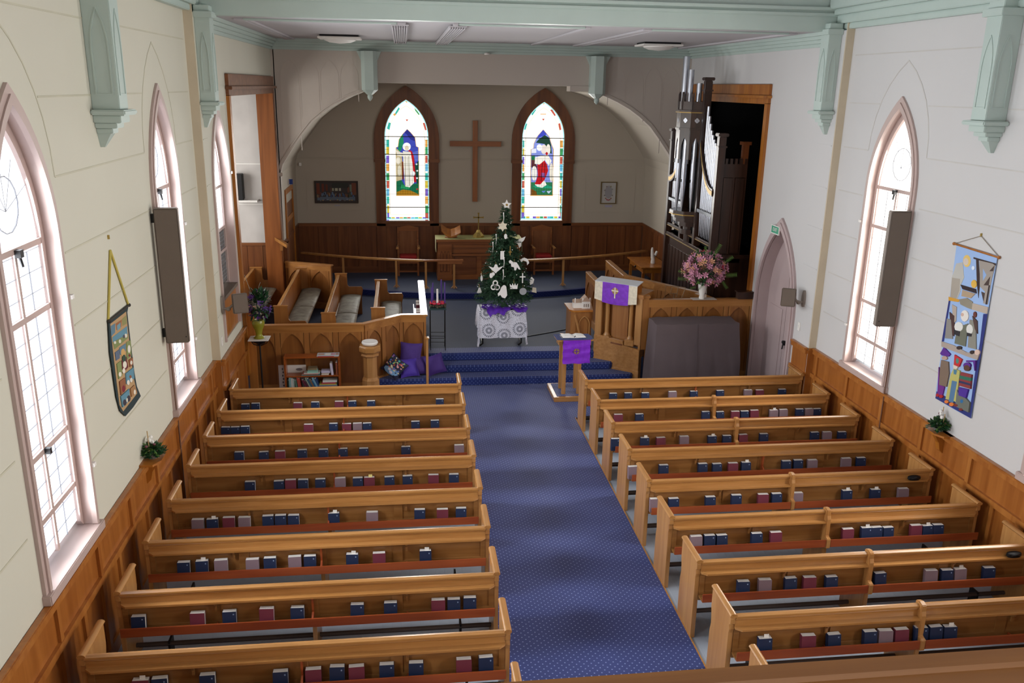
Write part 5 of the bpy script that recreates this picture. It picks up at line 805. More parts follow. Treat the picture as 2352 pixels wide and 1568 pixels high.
# ------------------------------------------------------------------ pews
SP, PD = .9048, .457
ORD = ['front', 'second', 'third', 'fourth', 'fifth', 'sixth', 'seventh', 'eighth', 'ninth']
def end_profile():
    # u = depth (y), v = height; near edge with moulded shoulder below the cap
    return [(0.01, 0), (PD-.01, 0), (PD-.01, .43), (PD-.03, .52), (PD-.02, .60), (PD, .68), (PD, .875), (0.0, .875), (-.012, .85), (-.012, .80), (.012, .78), (.0, .74), (.01, .70), (.01, 0)]
def pew(name, W, mids, red, loc, label, grp):
    # local: x from 0 to W, back at y=0 facing the camera, seat towards +y
    t = thing(name, label, 'pew', loc, group=grp, world=False)
    for x0 in (0, W-.045):
        e = ob('pew_end', MB().prism(end_profile()[:-1], lambda u, v, d: (d, u, v), x0, x0+.045), OAKZ, t, bevel=.004)
        ob('end_cap', MB().prism(blob(x0+.0225, .885, .034, .022, 10), lambda u, v, d: (u, d, v), -.02, PD+.01), OAKY, e, smooth=True)
    a, b = .045, W-.045
    ob('top_rail', MB().prism([(.03, .835), (-.008, .835), (-.016, .845), (-.008, .853), (-.024, .862), (-.022, .878), (.0, .89), (.026, .884), (.036, .86)], lambda u, v, d: (d, u, v), a, b), OAKX, t)
    ob('back_fascia', MB().box(a, b, -.004, .02, .768, .838), OAKX, t)
    c = .05
    ob('book_ledge', MB().add([(a, 0, .75), (b, 0, .75), (b, -.022, .75), (b-c, -.062, .75), (a+c, -.062, .75), (a, -.022, .75),
                               (a, 0, .772), (b, 0, .772), (b, -.022, .772), (b-c, -.062, .769), (a+c, -.062, .769), (a, -.022, .772)],
                              [(5, 4, 3, 2, 1, 0), (6, 7, 8, 9, 10, 11)]+[(i, (i+1) % 6, 6+(i+1) % 6, 6+i) for i in range(6)]), OAKX, t)
    ob('back_panel', MB().box(a, b, .012, .026, .44, .768), BACKW, t)
    fr = [0, .27, .5, .73, 1]
    for f in fr: 
        x = a+(b-a)*f; h = .05
        ob('back_stile', MB().box(max(a, x-h), min(b, x+h), .002, .014, .46, .766), BACKW, t)
    ob('back_rail', MB().box(a, b, .002, .014, .44, .53), BACKW, t)
    for f in (.25, .75):
        x = W*f
        ob('ledge_bracket', MB().prism([(0, .75), (-.05, .75), (-.04, .72), (-.02, .70), (-.018, .65), (0, .64)], lambda u, v, d: (d, u, v), x-.01, x+.01), BACKW, t)
        ob('lath_bracket', MB().prism([(0, .46), (-.1, .5), (-.1, .53), (0, .52)], lambda u, v, d: (d, u, v), x-.008, x+.008), REDW, t)
    if red: ob('rack_divider', MB().prism([(.0, .75), (-.055, .75), (-.045, .70), (-.04, .60), (-.098, .57), (-.098, .49), (0, .46)], lambda u, v, d: (d, u, v), W*.5-.009, W*.5+.009), REDW, t)
    segs = [(a, b)] if not mids else [(a, mids-.025), (mids+.025, b)]
    for p, q in segs:
        ob('book_lath', MB().box(p, q, -.115, -.10, .485, .575), REDW, t, bevel=.003)
        ob('book_shelf', MB().box(p, q, -.10, .002, .485, .498), BACKW, t)
    if mids:
        m = ob('middle_post', MB().prism([(.03, 0), (-.055, 0), (-.055, .45), (-.12, .475), (-.12, .585), (-.07, .6), (-.068, .80), (-.055, .84), (-.05, .90), (.0, .915), (.05, .90), (.05, .8), (.03, .75)], lambda u, v, d: (d, u, v), mids-.025, mids+.025), OAKZ, t, bevel=.006)
    ob('seat', MB().box(a, b, .03, .44, .425, .45), OAKX, t, bevel=.006)
    ob('seat_support', MB().box(W*.5-.02, W*.5+.02, .04, .42, 0, .425), OAKZ, t)
    ob('heating_pipe', MB().tube([(a, .25, .15), (b, .25, .15)], .022, 8), paint('brown pipe paint', '#4c3f3a', .5), t)
    ob('heating_pipe', MB().tube([(a, .33, .09), (b, .33, .09)], .022, 8), MATS['brown pipe paint'], t)
    for f in (.1, .9): ob('pipe_clip', MB().box(W*f-.01, W*f+.01, .23, .36, .0, .18), BLACK, t)
    return t
WLP, WRP = 3.49, 3.64
LX, RX, YL0, YR0 = -2.655, 2.80, 12.576, 12.604
pl = pew('pew', WLP, None, True, (LX, YL0, 0), 'front pew of the left block, nearest the bookcase', 'left block pews')
for k in range(1, 9):
    dup(pl, (LX, YL0-k*SP, 0), '%s pew of the left block counted from the bookcase%s' % (ORD[k], ', nearly out of view' if k == 8 else ''))
pr = pew('pew', WRP, None, True, (RX, YR0, 0), 'front pew of the right block, in front of the covered piano', 'right block pews')
dup(pr, (RX, YR0-3*SP, 0), 'fourth pew of the right block counted from the piano, without a middle post')
pm = pew('pew', WRP, 1.80, False, (RX, YR0-SP, 0), 'second pew of the right block from the piano, with a middle post', 'right block pews')
for k in (2, 4, 5, 6, 7, 8):
    dup(pm, (RX, YR0-k*SP, 0), '%s pew of the right block from the piano, with middle post%s' % (ORD[k], ', nearly hidden' if k == 8 else ''))
# books: one prototype of each colour, with and without a loose slip
def book(c, slip):
    m = {'n': NAVY, 'm': MAROON, 'p': MAUVE}[c]; w = .12 if c == 'n' else .128
    t = thing('hymn_book', 'x', 'book', (0, 0, 0), world=False)
    th = .044
    # stands on the shelf, cover to the camera, leaning back a little
    L = lambda y, z: (y + (z)*.18, z)
    def slab(n, x0, x1, ya, yb, z0, z1, mm):
        V = []
        for x in (x0, x1):
            for y in (ya, yb):
                for z in (z0, z1): V.append((x, y+z*.16, z))
        ob(n, MB().add(V, [(0, 1, 3, 2), (4, 6, 7, 5), (0, 4, 5, 1), (2, 3, 7, 6), (0, 2, 6, 4), (1, 5, 7, 3)]), mm, t)
    slab('front_cover', -w/2, w/2, -th/2-.003, -th/2, 0, .150, m); slab('back_cover', -w/2, w/2, th/2, th/2+.003, 0, .150, m)
    slab('spine', -w/2-.003, -w/2, -th/2-.003, th/2+.003, 0, .150, m)
    slab('pages', -w/2, w/2-.004, -th/2, th/2, .003, .1505, PAPER)
    if c == 'n': slab('gilt_stamp', w/2-.03, w/2-.018, -th/2-.0036, -th/2-.003, .12, .132, paint('pale stamp', '#7f93b4', .5))
    if slip: slab('paper_slip', -.01, .035, -.004, -.001, .1, .178, paint('yellow slip', '#e4d88c', .7) if slip == 'y' else PAPER)
    return t
PROTO = {}
CN = {'n': 'navy blue', 'm': 'maroon', 'p': 'faded mauve'}
def place_books(rows, y0, side, sgn):
    for k, row in enumerate(rows):
        rr = sorted(row, key=lambda q: q[0], reverse=(side == 'left'))
        tot = {}
        for x, c in row: tot[c[0]] = tot.get(c[0], 0)+1
        cnt = {}
        for i, (x, c) in enumerate(rr):
            cnt[c[0]] = cnt.get(c[0], 0)+1
            slip = c[1:] if len(c) > 1 else ''
            key = c
            loc = (x, y0-k*SP-.055, .4985)
            nth = cnt[c[0]]
            o2 = ('only' if tot[c[0]] == 1 else ('nearest' if nth == 1 else (ORD[nth-1] if nth < 9 else '%dth' % nth)))
            cs = {'n': 'navy', 'm': 'maroon', 'p': 'mauve'}[c[0]]
            ss = (' with yellow slip' if slip == 'y' else ' with paper slip') if slip else ''
            if tot[c[0]] == 1: lab = 'only %s book%s in the rack of the %s %s pew' % (CN[c[0]], ss, ORD[k], side)
            else: lab = '%s book%s, %s %s from the aisle, %s %s pew rack' % (CN[c[0]], ss, 'nearest' if nth == 1 else ORD[nth-1], cs, ORD[k], side)
            g = 'books in the %s %s pew rack' % (ORD[k], side)
            if key not in PROTO:
                t = book(c[0], slip); t.location = loc; PROTO[key] = t
                t['label'] = lab; t['group'] = g
            else: t = dup(PROTO[key], loc, lab, g)
            t.rotation_euler = (0, 0, rnd.uniform(-.05, .05))
            t.scale = (1, 1, rnd.uniform(1.04, 1.13))
place_books(BOOKS_L, YL0, 'left', -1); place_books(BOOKS_R, YR0, 'right', 1)
for x, k, lb in ((6.17, 4, 'black pad lying on the book ledge at the wall end of the fifth right pew'), (6.17, 6, 'black pad lying on the book ledge at the wall end of the seventh right pew')):
    y = YR0-k*SP
    t = thing('kneeler_pad', lb, 'pad', (x, y-.03, .772), group='black pads on the right pew ledges')
    ob('pad', MB().lathe([(.07, .774), (.085, .79), (.08, .815), (.05, .825)], (x, y-.04, 0), 14, sq=.45), BLACK, t, smooth=True)
    ob('strap', MB().tube([(x-.05, y-.07, .80), (x, y-.09, .82), (x+.05, y-.07, .80)], .006, 5), BLACK, t)
# gallery front rail just below the camera
t = thing('gallery_rail', 'polished wooden gallery rail crossing the bottom right corner in the foreground', 'railing', (1.9, 1.05, 4.2))
RAILW = wood('worn rail wood', '#a06c38', '#7c4f28', 'X', rough=.5, scale=10, coat=.05)
ob('handrail', MB().prism([(.98, 4.30), (1.2, 4.30), (1.235, 4.315), (1.24, 4.335), (1.225, 4.352), (1.19, 4.35), (1.185, 4.342), (.98, 4.342)], lambda u, v, d: (d, u, v), XL+.02, XR-.02), RAILW, t)
ob('front_board', MB().box(XL+.02, XR-.02, 1.12, 1.17, 3.3, 4.3), DADO, t)
struct('floor_gallery', MB().box(XL, XR, -3, 1.1, 3.25, 3.35), paint('gallery floor paint', '#7a6a58', .7))
# ------------------------------------------------------------------ choir screens, pulpit, font, choir pews
def screen(name, label, runs, zt, z0s, grp='panelled choir screens', capw=.12, blind=True):
    t = thing(name, label, 'screen', (runs[0][0][0], runs[0][0][1], 0), group=grp)
    for ri, (A, B, z0, n) in enumerate(runs):
        zt = zt + .0013*(ri > 0)
        A = Vector((A[0], A[1])); B = Vector((B[0], B[1])); d = (B-A); L = d.length; d.normalize(); nn = Vector((d.y, -d.x))  # outward (towards the viewer)
        F = lambda u, v, w: (A.x+d.x*u+nn.x*w, A.y+d.y*u+nn.y*w, v)
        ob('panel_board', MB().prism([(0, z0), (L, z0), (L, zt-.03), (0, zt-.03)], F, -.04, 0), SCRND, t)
        ob('cap_rail', MB().prism([(-.02, zt-.035), (L+.02, zt-.035), (L+.02, zt), (-.02, zt)], F, -capw*.75, .035), SCRNX, t, bevel=.01)
        ob('top_rail', MB().prism([(0, zt-.14), (L, zt-.14), (L, zt-.035), (0, zt-.035)], F, 0, .028), SCRNX, t)
        ob('bottom_rail', MB().prism([(0, z0), (L, z0), (L, z0+.15), (0, z0+.15)], F, 0, .025), SCRNX, t)
        for i in range(n+1):
            u = L*i/n
            ob('stile', MB().prism([(max(0, u-.045), z0+.15), (min(L, u+.045), z0+.15), (min(L, u+.045), zt-.14), (max(0, u-.045), zt-.14)], F, 0, .026), SCRN, t)
        for i in range(n):
            a, b = L*i/n+.045, L*(i+1)/n-.045
            zs = zt-.14-(b-a)*.85
            h = arch(a+.01, b-.01, z0+.15, zs, zt-.16, 6)
            mb = MB(); P = h[1:-1]
            for p, q in zip(P[:-1], P[1:]):
                if q[0]-p[0] > 1e-5: mb.prism([p, q, (q[0], zt-.14), (p[0], zt-.14)], F, 0, .024)
            ob('pointed_spandrel', mb, SCRN, t)
    return t
s1 = screen('choir_screen', 'panelled wooden choir screen on the left behind the bookcase', [((IL, 14.86), (-.74, 14.86), 0, 4), ((-.74, 14.86), (-.10, 15.44), .05, 2), ((-.10, 15.44), (.37, 15.44), .30, 1)], 1.25, 0)
ob('return_panel', MB().box(.33, .37, 15.44, 18.3, PLAT, 1.22), SCRN, s1); ob('cap_rail', MB().box(.27, .40, 15.40, 18.35, 1.218, 1.2535), OAKY, s1, bevel=.008)
ob('book_rack_shelf', MB().box(.17, .33, 15.6, 17.35, .86, .88), OAKY, s1); ob('book_rack_lath', MB().box(.155, .17, 15.6, 17.35, .86, .97), OAKY, s1)
q = random.Random(5)
for i, y in enumerate((15.75, 15.92, 16.3, 16.5, 16.9, 17.15)):
    b_ = thing('choir_book', '%s book in the rack inside the left choir screen, %s from the steps' % (('dark red', 'pale')[i % 2], ORD[i] if i else 'first'), 'book', (.25, y, .88), group='books in the choir rack')
    ob('cover', MB().box(.21, .30, y-.07, y+.07, .881, 1.08), MAROON if i % 2 == 0 else PAPER, b_); ob('pages', MB().box(.215, .295, y-.066, y+.066, 1.08, 1.083), PAPER, b_)
s2 = screen('choir_screen', 'panelled wooden screen on the right behind the covered piano', [((4.46, 15.02), (IR, 15.02), 0, 4)], 1.58, 0)
s3 = screen('organ_enclosure', 'wooden enclosure with flat cap rails around the organist seat', [((4.66, 19.2), (4.66, 17.55), PLAT, 3), ((4.66, 17.55), (5.75, 15.86), PLAT, 4)], 1.5, 0, grp='inner chancel screens')
ob('cap_rail', MB().prism([(5.62, 15.8), (5.78, 15.9), (5.95, 15.2), (5.82, 15.12)], fz, 1.47, 1.5), SCRNX, s3)
s4 = screen('pulpit_stair_panel', 'short wooden stair side panel standing behind the pulpit', [((3.93, 17.95), (3.93, 16.7), PLAT, 2)], 1.5, 0, grp='inner chancel screens')
s5 = screen('choir_end_panel', 'dark wooden panel screen at the far left by the chancel arch', [((-2.66, 19.45), (-1.62, 19.0), PLAT, 2)], 1.47, 0, grp='inner chancel screens')
t = thing('end_post', 'slim wooden post in front of the purple cushions on the left of the steps', 'post', (.375, 14.96, 0))
ob('post', MB().box(.35, .395, 14.92, 15.0, 0, .93), OAKZ, t, bevel=.004); ob('post_cap', MB().box(.335, .41, 14.90, 15.02, .925, .95), OAKY, t, bevel=.006)
t = thing('corner_newel', 'square wooden corner pillar against the left wall at the end of the choir screen', 'post', (IL+.06, 14.8, 0))
ob('shaft', MB().box(IL+.0, IL+.14, 14.72, 14.84, 0, 1.55), DADO, t, bevel=.006); ob('cap', MB().box(IL, IL+.17, 14.69, 14.86, 1.55, 1.6), DADO, t, bevel=.01)

def choir_pew(x, y0, y1, label, cush):
    t = thing('choir_pew', label, 'pew', (x, (y0+y1)/2, PLAT), group='choir pews on the platform')
    zb = PLAT
    ob('backrest', MB().prism([(x, zb+.05), (x+.03, zb+.05), (x+.0, zb+.88), (x-.03, zb+.88)], lambda u, v, d: (u, d, v), y0+.04, y1-.04), ORANGE, t)
    ob('back_cap', MB().box(x-.05, x+.015, y0+.04, y1-.04, zb+.87, zb+.895), OAKY, t, bevel=.006)
    P = [(x-.09, zb), (x+.47, zb), (x+.47, zb+.40), (x+.50, zb+.56), (x+.47, zb+.62), (x+.2, zb+.62), (x+.17, zb+.66), (x+.16, zb+.9), (x-.09, zb+.9)]
    for y in (y0, y1-.04):
        e = ob('pew_end', MB().prism(P, lambda u, v, d: (u, d, v), y, y+.04), SCRN, t, bevel=.004)
        ob('end_cap', MB().box(x-.1, x+.17, y-.01, y+.05, zb+.9, zb+.92), SCRNX, e, bevel=.005)
    ob('seat', MB().box(x+.02, x+.44, y0+.04, y1-.04, zb+.38, zb+.41), OAKY, t)
    n = cush; L = (y1-y0-.1)/n
    for i in range(n):
        c = thing('seat_cushion', '%s padded grey green seat cushion from the nave, %s' % (ORD[i] if i else 'nearest', label.split(',')[0]), 'cushion', (x+.24, y0+.05+L*(i+.5), zb+.41), group='choir seat cushions')
        bm = bmesh.new(); nx, ny = 8, max(6, int(L/.07))
        G = [[bm.verts.new((x+.04+.41*a/nx-c.location.x, y0+.055+L*i+(L-.01)*b/ny-c.location.y, (.045+.025*sin(pi*a/nx)*(.5+.5*abs(sin(b*2.1+i*1.3)))+(0 if 0 < b < ny and 0 < a < nx else -.015)))) for b in range(ny+1)] for a in range(nx+1)]
        for a in range(nx):
            for b in range(ny): bm.faces.new((G[a][b], G[a+1][b], G[a+1][b+1], G[a][b+1]))
        ex_ = bmesh.ops.extrude_face_region(bm, geom=list(bm.faces))
        for v in [g for g in ex_['geom'] if isinstance(g, bmesh.types.BMVert)]: v.co.z = .002
        bmesh.ops.recalc_face_normals(bm, faces=bm.faces)
        me = bpy.data.meshes.new('pad'); bm.to_mesh(me); bm.free(); me.materials.append(CUSH); me.shade_smooth()
        p = ob('pad', me, CUSH, c)
        ob('piping', MB().box(x+.44, x+.455, y0+.06+L*i, y0+.045+L*(i+1), zb+.415, zb+.44), CUSH, c)
choir_pew(-3.33, 16.2, 19.35, 'leftmost choir pew, in the wall recess', 2)
choir_pew(-2.33, 15.75, 19.25, 'second choir pew from the left wall', 2)
choir_pew(-1.42, 15.2, 18.6, 'third choir pew from the left wall', 2)
choir_pew(-.545, 15.52, 17.95, 'fourth choir pew, nearest the chancel steps', 1)

# pulpit
u_ = Vector((.788, -.616)); n_ = Vector((-.616, -.788)); O = Vector((3.60, 15.56))
def PF(u, v, w): return (O.x+u_.x*u+n_.x*w, O.y+u_.y*u+n_.y*w, v)
t = thing('pulpit', 'tall wooden pulpit with columns under a purple and ivory frontal', 'pulpit', (3.9, 15.5, 0))
ob('base_panel', MB().prism([(0, .30), (.1, .16), (.3, .02), (.95, .0), (.95, .62), (.62, .66), (.6, .74), (.0, .78)], PF, -.05, .02), OAKX, t, bevel=.006)
ob('base_side', MB().prism([(-.5, .0), (0, 0), (0, .7), (-.5, .7)], lambda u, v, w: PF(.95+w, v, u), -.04, .0), OAKX, t)
ob('foot_board', MB().prism([(.3, 0), (.96, 0), (.96, .2), (.3, .2)], PF, 0, .035), OAKX, t, bevel=.004)
ob('body', MB().prism([(0, .72), (.95, .62), (.95, 1.68), (0, 1.72)], PF, -.5, -.12), SCRN, t)
for a in (0, .82): ob('corner_pilaster', MB().prism([(a, .70), (a+.13, .70), (a+.13, 1.62), (a, 1.62)], PF, -.13, .0), OAKZ, t, bevel=.006)
for a in (.13, .63): ob('plinth_block', MB().prism([(a, .66), (a+.19, .66), (a+.19, .78), (a, .78)], PF, -.12, .015), OAKX, t, bevel=.008)
for a in (.235, .72):
    c_ = PF(a, 0, -.05); ob('column', MB().lathe([(.062, .78), (.062, .81), (.045, .83), (.04, .86), (.04, 1.52), (.055, 1.56), (.06, 1.62)], (c_[0], c_[1], 0), 16), OAKZ, t, smooth=True)
ob('niche_panel', MB().prism([(.31, .72), (.64, .70), (.64, 1.62), (.31, 1.62)], PF, -.12, -.1), SCRN, t)
ob('niche_trim', MB().prism([(.36, .66), (.6, .65), (.6, .68), (.36, .69)], PF, -.02, .025), BROWNX, t)
ob('cornice', MB().prism([(-.03, 1.6), (.98, 1.6), (.98, 1.68), (-.03, 1.68)], PF, -.5, .03), SCRNX, t, bevel=.01)
# desk box that carries the frontal
def desk(n, P, w0, w1, m): return ob(n, MB().prism(P, PF, w0, w1), m, t, bevel=.005)
ob('desk_box', MB().add([PF(a, z, w) for a, z, w in ((.02, 1.62, .06), (.84, 1.62, .06), (.84, 1.62, -.20), (.02, 1.62, -.20), (.02, 1.83, .06), (.84, 1.83, .06), (.84, 1.87, -.20), (.02, 1.87, -.20))], [(0, 1, 2, 3), (7, 6, 5, 4), (0, 4, 5, 1), (1, 5, 6, 2), (2, 6, 7, 3), (3, 7, 4, 0)]), ORANGE, t)
cp = PF(.96, 0, -.1); ob('end_pillar', MB().box(cp[0]-.06, cp[0]+.06, cp[1]-.06, cp[1]+.06, .62, 1.62), SCRN, t, bevel=.006); ob('pillar_cap', MB().box(cp[0]-.08, cp[0]+.08, cp[1]-.08, cp[1]+.08, 1.62, 1.66), SCRNX, t, bevel=.01)
f = thing('pulpit_frontal', 'purple frontal with ivory ends and a gold cross hanging over the pulpit desk', 'altar cloth', (4.0, 15.3, 1.62))
def cloth(n, P, w, m, par=f, th=.006): return ob(n, MB().prism(P, PF, w, w+th), m, par)
bot = lambda a: 1.50 - .05*sin(pi*(a-.0)/.86)
def strip(a, b, drop=0): 
    k = [a+(b-a)*i/6 for i in range(7)]
    return [(a, 1.845), (b, 1.845)] + [(x, bot(x)-drop) for x in k[::-1]]
cloth('ivory_band', strip(.0, .17), .066, CREAMC); cloth('ivory_band', strip(.68, .86), .066, CREAMC); cloth('purple_centre', strip(.16, .69, .015), .07, PURPLE)
ob('top_cover', MB().add([PF(a, z, w) for a, z, w in ((0, 1.835, .075), (.86, 1.835, .075), (.86, 1.877, -.20), (0, 1.877, -.20), (0, 1.85, .075), (.86, 1.85, .075), (.86, 1.89, -.20), (0, 1.89, -.20))], [(0, 1, 2, 3), (7, 6, 5, 4), (0, 4, 5, 1), (1, 5, 6, 2), (2, 6, 7, 3), (3, 7, 4, 0)]), paint('silver white cloth', '#c6c8cc', .6), f)
def emblem(par, fn, cx, cz, r, w, cross=GOLD):
    ob('emblem_ring', MB().ring(blob(cx, cz, r, r, 24), blob(cx, cz, r*.82, r*.82, 24), fn, w, w+.003, closed=True), GOLD, par)
    ob('emblem_disc', MB().prism(blob(cx, cz, r*.8, r*.8, 20), fn, w, w+.001), paint('dull gold cloth', '#a47f4a', .6), par)
    for a in range(12):
        an = 2*pi*(a+.5)/12
        ob('emblem_ray', MB().prism([(cx+cos(an)*r*1.15-.0015, cz+sin(an)*r*1.15), (cx+cos(an)*r*1.15+.0015, cz+sin(an)*r*1.15), (cx+cos(an)*r*2.2, cz+sin(an)*r*2.2)], fn, w, w+.001), paint('ray thread', '#5a1c94', .6), par)
emblem(f, PF, .42, 1.70, .062, .077)
ob('emblem_cross', MB().prism([(.408, 1.56), (.432, 1.56), (.432, 1.69), (.49, 1.69), (.49, 1.715), (.432, 1.715), (.432, 1.77), (.408, 1.77), (.408, 1.715), (.35, 1.715), (.35, 1.69), (.408, 1.69)], PF, .081, .084), CREAMC, f)
# box left of the pulpit with the white model church
t = thing('side_cupboard', 'low wooden cupboard with pointed panels beside the pulpit', 'cupboard', (3.4, 15.9, PLAT))
ob('body', MB().prism([(3.16, 15.75), (3.16, 16.2), (3.62, 16.2), (3.56, 15.68), (3.24, 15.66)], fz, PLAT, 1.2), SCRN, t)
ob('top_board', MB().prism([(3.12, 15.72), (3.12, 16.24), (3.66, 16.24), (3.57, 15.63), (3.2, 15.62)], fz, 1.2, 1.235), GOLDW, t)
for a in (3.3,): ob('blind_arch', MB().ring(arch(a, a+.22, .6, .95, 1.12, 6), arch(a+.015, a+.205, .62, .95, 1.1, 6), ident, 15.64, 15.66, closed=True), OAKZ, t)
ob('corner_brace', MB().tube([(3.22, 15.62, 1.15), (3.36, 15.6, .6)], .02, 6), OAKZ, t)
t = thing('model_church', 'small white model church with brown gables on the cupboard', 'ornament', (3.38, 15.85, 1.236))
z = 1.236
ob('nave_wall', MB().box(3.22, 3.40, 15.80, 15.92, z, z+.11), WHITE, t); ob('nave_roof', MB().prism([(15.79, z+.11), (15.93, z+.11), (15.86, z+.17)], fx, 3.21, 3.41), paint('model roof', '#b59a86', .7), t)
ob('transept_wall', MB().box(3.38, 3.54, 15.76, 15.95, z, z+.14), WHITE, t); ob('transept_roof', MB().prism([(3.37, z+.14), (3.55, z+.14), (3.46, z+.24)], ident, 15.75, 15.96), MATS['model roof'], t)
for x in (3.24, 3.39, 3.53): ob('pinnacle', MB().box(x-.008, x+.008, 15.755, 15.771, z+.1, z+.21), WHITE, t)
for x in (3.42, 3.46, 3.5): ob('window', MB().box(x-.01, x+.01, 15.755, 15.76, z+.03, z+.09), GREY, t)
# font
t = thing('font', 'octagonal wooden pedestal font with a white bowl beside the bookcase', 'font', (-.64, 14.66, 0))
fc = (-.64, 14.66, 0)
ob('base', MB().lathe([(.2, 0), (.2, .06), (.165, .1), (.16, .28), (.145, .3), (.13, .33)], fc, 8), OAKZ, t); ob('shaft', MB().lathe([(.125, .33), (.125, .7), (.14, .74)], fc, 8), OAKZ, t)
ob('head', MB().lathe([(.15, .72), (.17, .74), (.15, .77), (.165, .79), (.20, .82), (.20, .9), (.185, .92)], fc, 8), OAKX, t, bevel=.004)
ob('bowl', MB().lathe([(.09, .92), (.13, .93), (.145, .96), (.135, .985), (.1, .98), (.04, .965)], fc, 24), WHITE, t, smooth=True)
# bookcase and its books
t = thing('bookcase', 'small orange brown open bookcase with two shelves in front of the choir screen', 'bookcase', (-1.64, 14.68, 0))
BX0, BX1, BY0, BY1 = -2.13, -1.17, 14.60, 14.80
BW = wood('bookcase stain', '#a85a22', '#8a4214', 'X')
for n, x0, x1, z0, z1 in (('side', BX0, BX0+.03, 0, .74), ('side', BX1-.03, BX1, 0, .74), ('top_shelf', BX0+.03, BX1-.03, .705, .735), ('shelf', BX0+.03, BX1-.03, .36, .385), ('bottom_shelf', BX0+.03, BX1-.03, .04, .065)): ob(n, MB().box(x0, x1, BY0, BY1, z0, z1), BW, t, bevel=.003)
def bk(lb, x0, x1, y0, y1, z0, z1, c, grp, lean=0., spine='z'):
    b = thing('book', lb, 'book', ((x0+x1)/2, (y0+y1)/2, z0), group=grp)
    def slab(n, a, b_, c_, d, e, f_, mm):
        V = [(x+(z-z0)*lean, y, z) for x in (a, b_) for y in (c_, d) for z in (e, f_)]
        ob(n, MB().add(V, [(0, 1, 3, 2), (4, 6, 7, 5), (0, 4, 5, 1), (2, 3, 7, 6), (0, 2, 6, 4), (1, 5, 7, 3)]), mm, b)
    if spine == 'z':
        slab('cover', x0, x1, y0, y1, z0, z1-.004, solid(c, .5)); slab('pages', x0+.002, x1-.002, y0+.006, y1-.002, z1-.004, z1-.001, PAPER)
    else:
        slab('cover', x0, x1, y0, y1, z0, z0+.003, solid(c, .5)); slab('pages', x0+.004, x1-.004, y0+.004, y1-.002, z0+.003, z1-.003, PAPER); slab('cover', x0, x1, y0, y1, z1-.003, z1, solid(c, .5)); slab('spine', x0+.001, x1-.001, y0-.001, y0+.003, z0+.001, z1-.001, solid(c, .5))
    return b
cols = ['#2e4038', '#8fb8b8', '#d8d8d0', '#b8c8c0', '#5f7f6a', '#c0503c', '#b84834', '#6a2838', '#58303c', '#9ab0a0', '#3f6078', '#88684c', '#2c6c98', '#7cb0cc', '#344c78']
nmc = ['dark green', 'pale teal', 'white', 'grey green', 'sage', 'brick red', 'scarlet', 'maroon', 'plum', 'pale green', 'slate blue', 'brown', 'bright blue', 'sky blue', 'navy']
x = BX0+.045
for i, c in enumerate(cols):
    w = .022+.012*((i*5) % 3)/2; h = .24+.05*((i*7) % 4)/3
    ln = 0 if i < 4 else (-.12 if i < 7 else -.45)
    hh = h if i < 7 else h*.95
    x0 = x + (hh*(-ln))*.0
    off = hh*.12 if i in (4, 5, 6) else (0 if i < 4 else .14)
    bk('%s book, number %s upright from the left on the bottom bookcase shelf' % (nmc[i], ['one', 'two', 'three', 'four', 'five', 'six', 'seven', 'eight', 'nine', 'ten', 'eleven', 'twelve', 'thirteen', 'fourteen', 'fifteen'][i]), x0+off, x0+off+w, BY0+.01, BY0+.17, .066, .066+hh, c, 'upright books on the bookcase', lean=ln)
    x += w+.003
for i, (c, nm_, x0, x1, z0, z1) in enumerate((('#3c8cc0', 'blue', -1.52, -1.21, .066, .095), ('#4a2430', 'dark maroon', -1.56, -1.22, .096, .14), ('#4a2430', 'maroon', -1.56, -1.22, .141, .18), ('#8090a0', 'grey blue', -1.55, -1.23, .181, .205), ('#c8b850', 'yellow', -1.54, -1.24, .206, .225), ('#b83848', 'red', -1.5, -1.26, .226, .25), ('#dcdcd8', 'white', -1.48, -1.23, .251, .285))):
    bk('%s book lying %s in the stack on the bottom bookcase shelf' % (nm_, ['lowest', 'second', 'third', 'fourth', 'fifth', 'sixth', 'topmost'][i]), x0, x1, BY0+.01, BY0+.18, z0, z1, c, 'stacked books on the bottom shelf', spine='x')
for i, (c, nm_, x0, x1, z0, z1) in enumerate((('#5c8c90', 'teal', -1.84, -1.52, .386, .402), ('#b86858', 'red brown', -1.83, -1.55, .403, .418), ('#dcdcd4', 'white', -1.8, -1.52, .419, .432), ('#a4d4c4', 'mint', -1.74, -1.56, .433, .462), ('#80b4a8', 'sea green', -1.73, -1.57, .463, .485), ('#8a7c5c', 'khaki', -1.73, -1.57, .486, .515))):
    bk('%s book %s in the left stack on the middle bookcase shelf' % (nm_, ['lowest', 'second', 'third', 'fourth', 'fifth', 'topmost'][i]), x0, x1, BY0+.01, BY0+.17, z0, z1, c, 'stacked books on the middle shelf', spine='x')
for i, (c, nm_, x0, x1, z0, z1) in enumerate((('#d8d0c4', 'cream', -1.5, -1.37, .386, .405), ('#c8bcb0', 'beige', -1.49, -1.36, .406, .425), ('#cfcbe4', 'lilac white', -1.5, -1.34, .426, .46))):
    bk('%s book %s in the small right stack on the middle bookcase shelf' % (nm_, ['lowest', 'middle', 'topmost'][i]), x0, x1, BY0+.02, BY0+.16, z0, z1, c, 'small stack on the middle shelf', spine='x')
bk('white and pink spined book standing on the middle bookcase shelf', -1.325, -1.285, BY0+.01, BY0+.16, .386, .60, '#d4cce0', 'upright books on the middle shelf', lean=-.1)
bk('brown and blue book standing at the right end of the middle bookcase shelf', -1.245, -1.21, BY0+.01, BY0+.16, .386, .62, '#8c4c34', 'upright books on the middle shelf')
b = thing('magazine', 'colourful printed booklet lying on top of the bookcase at its right end', 'magazine', (-1.35, 14.7, .735))
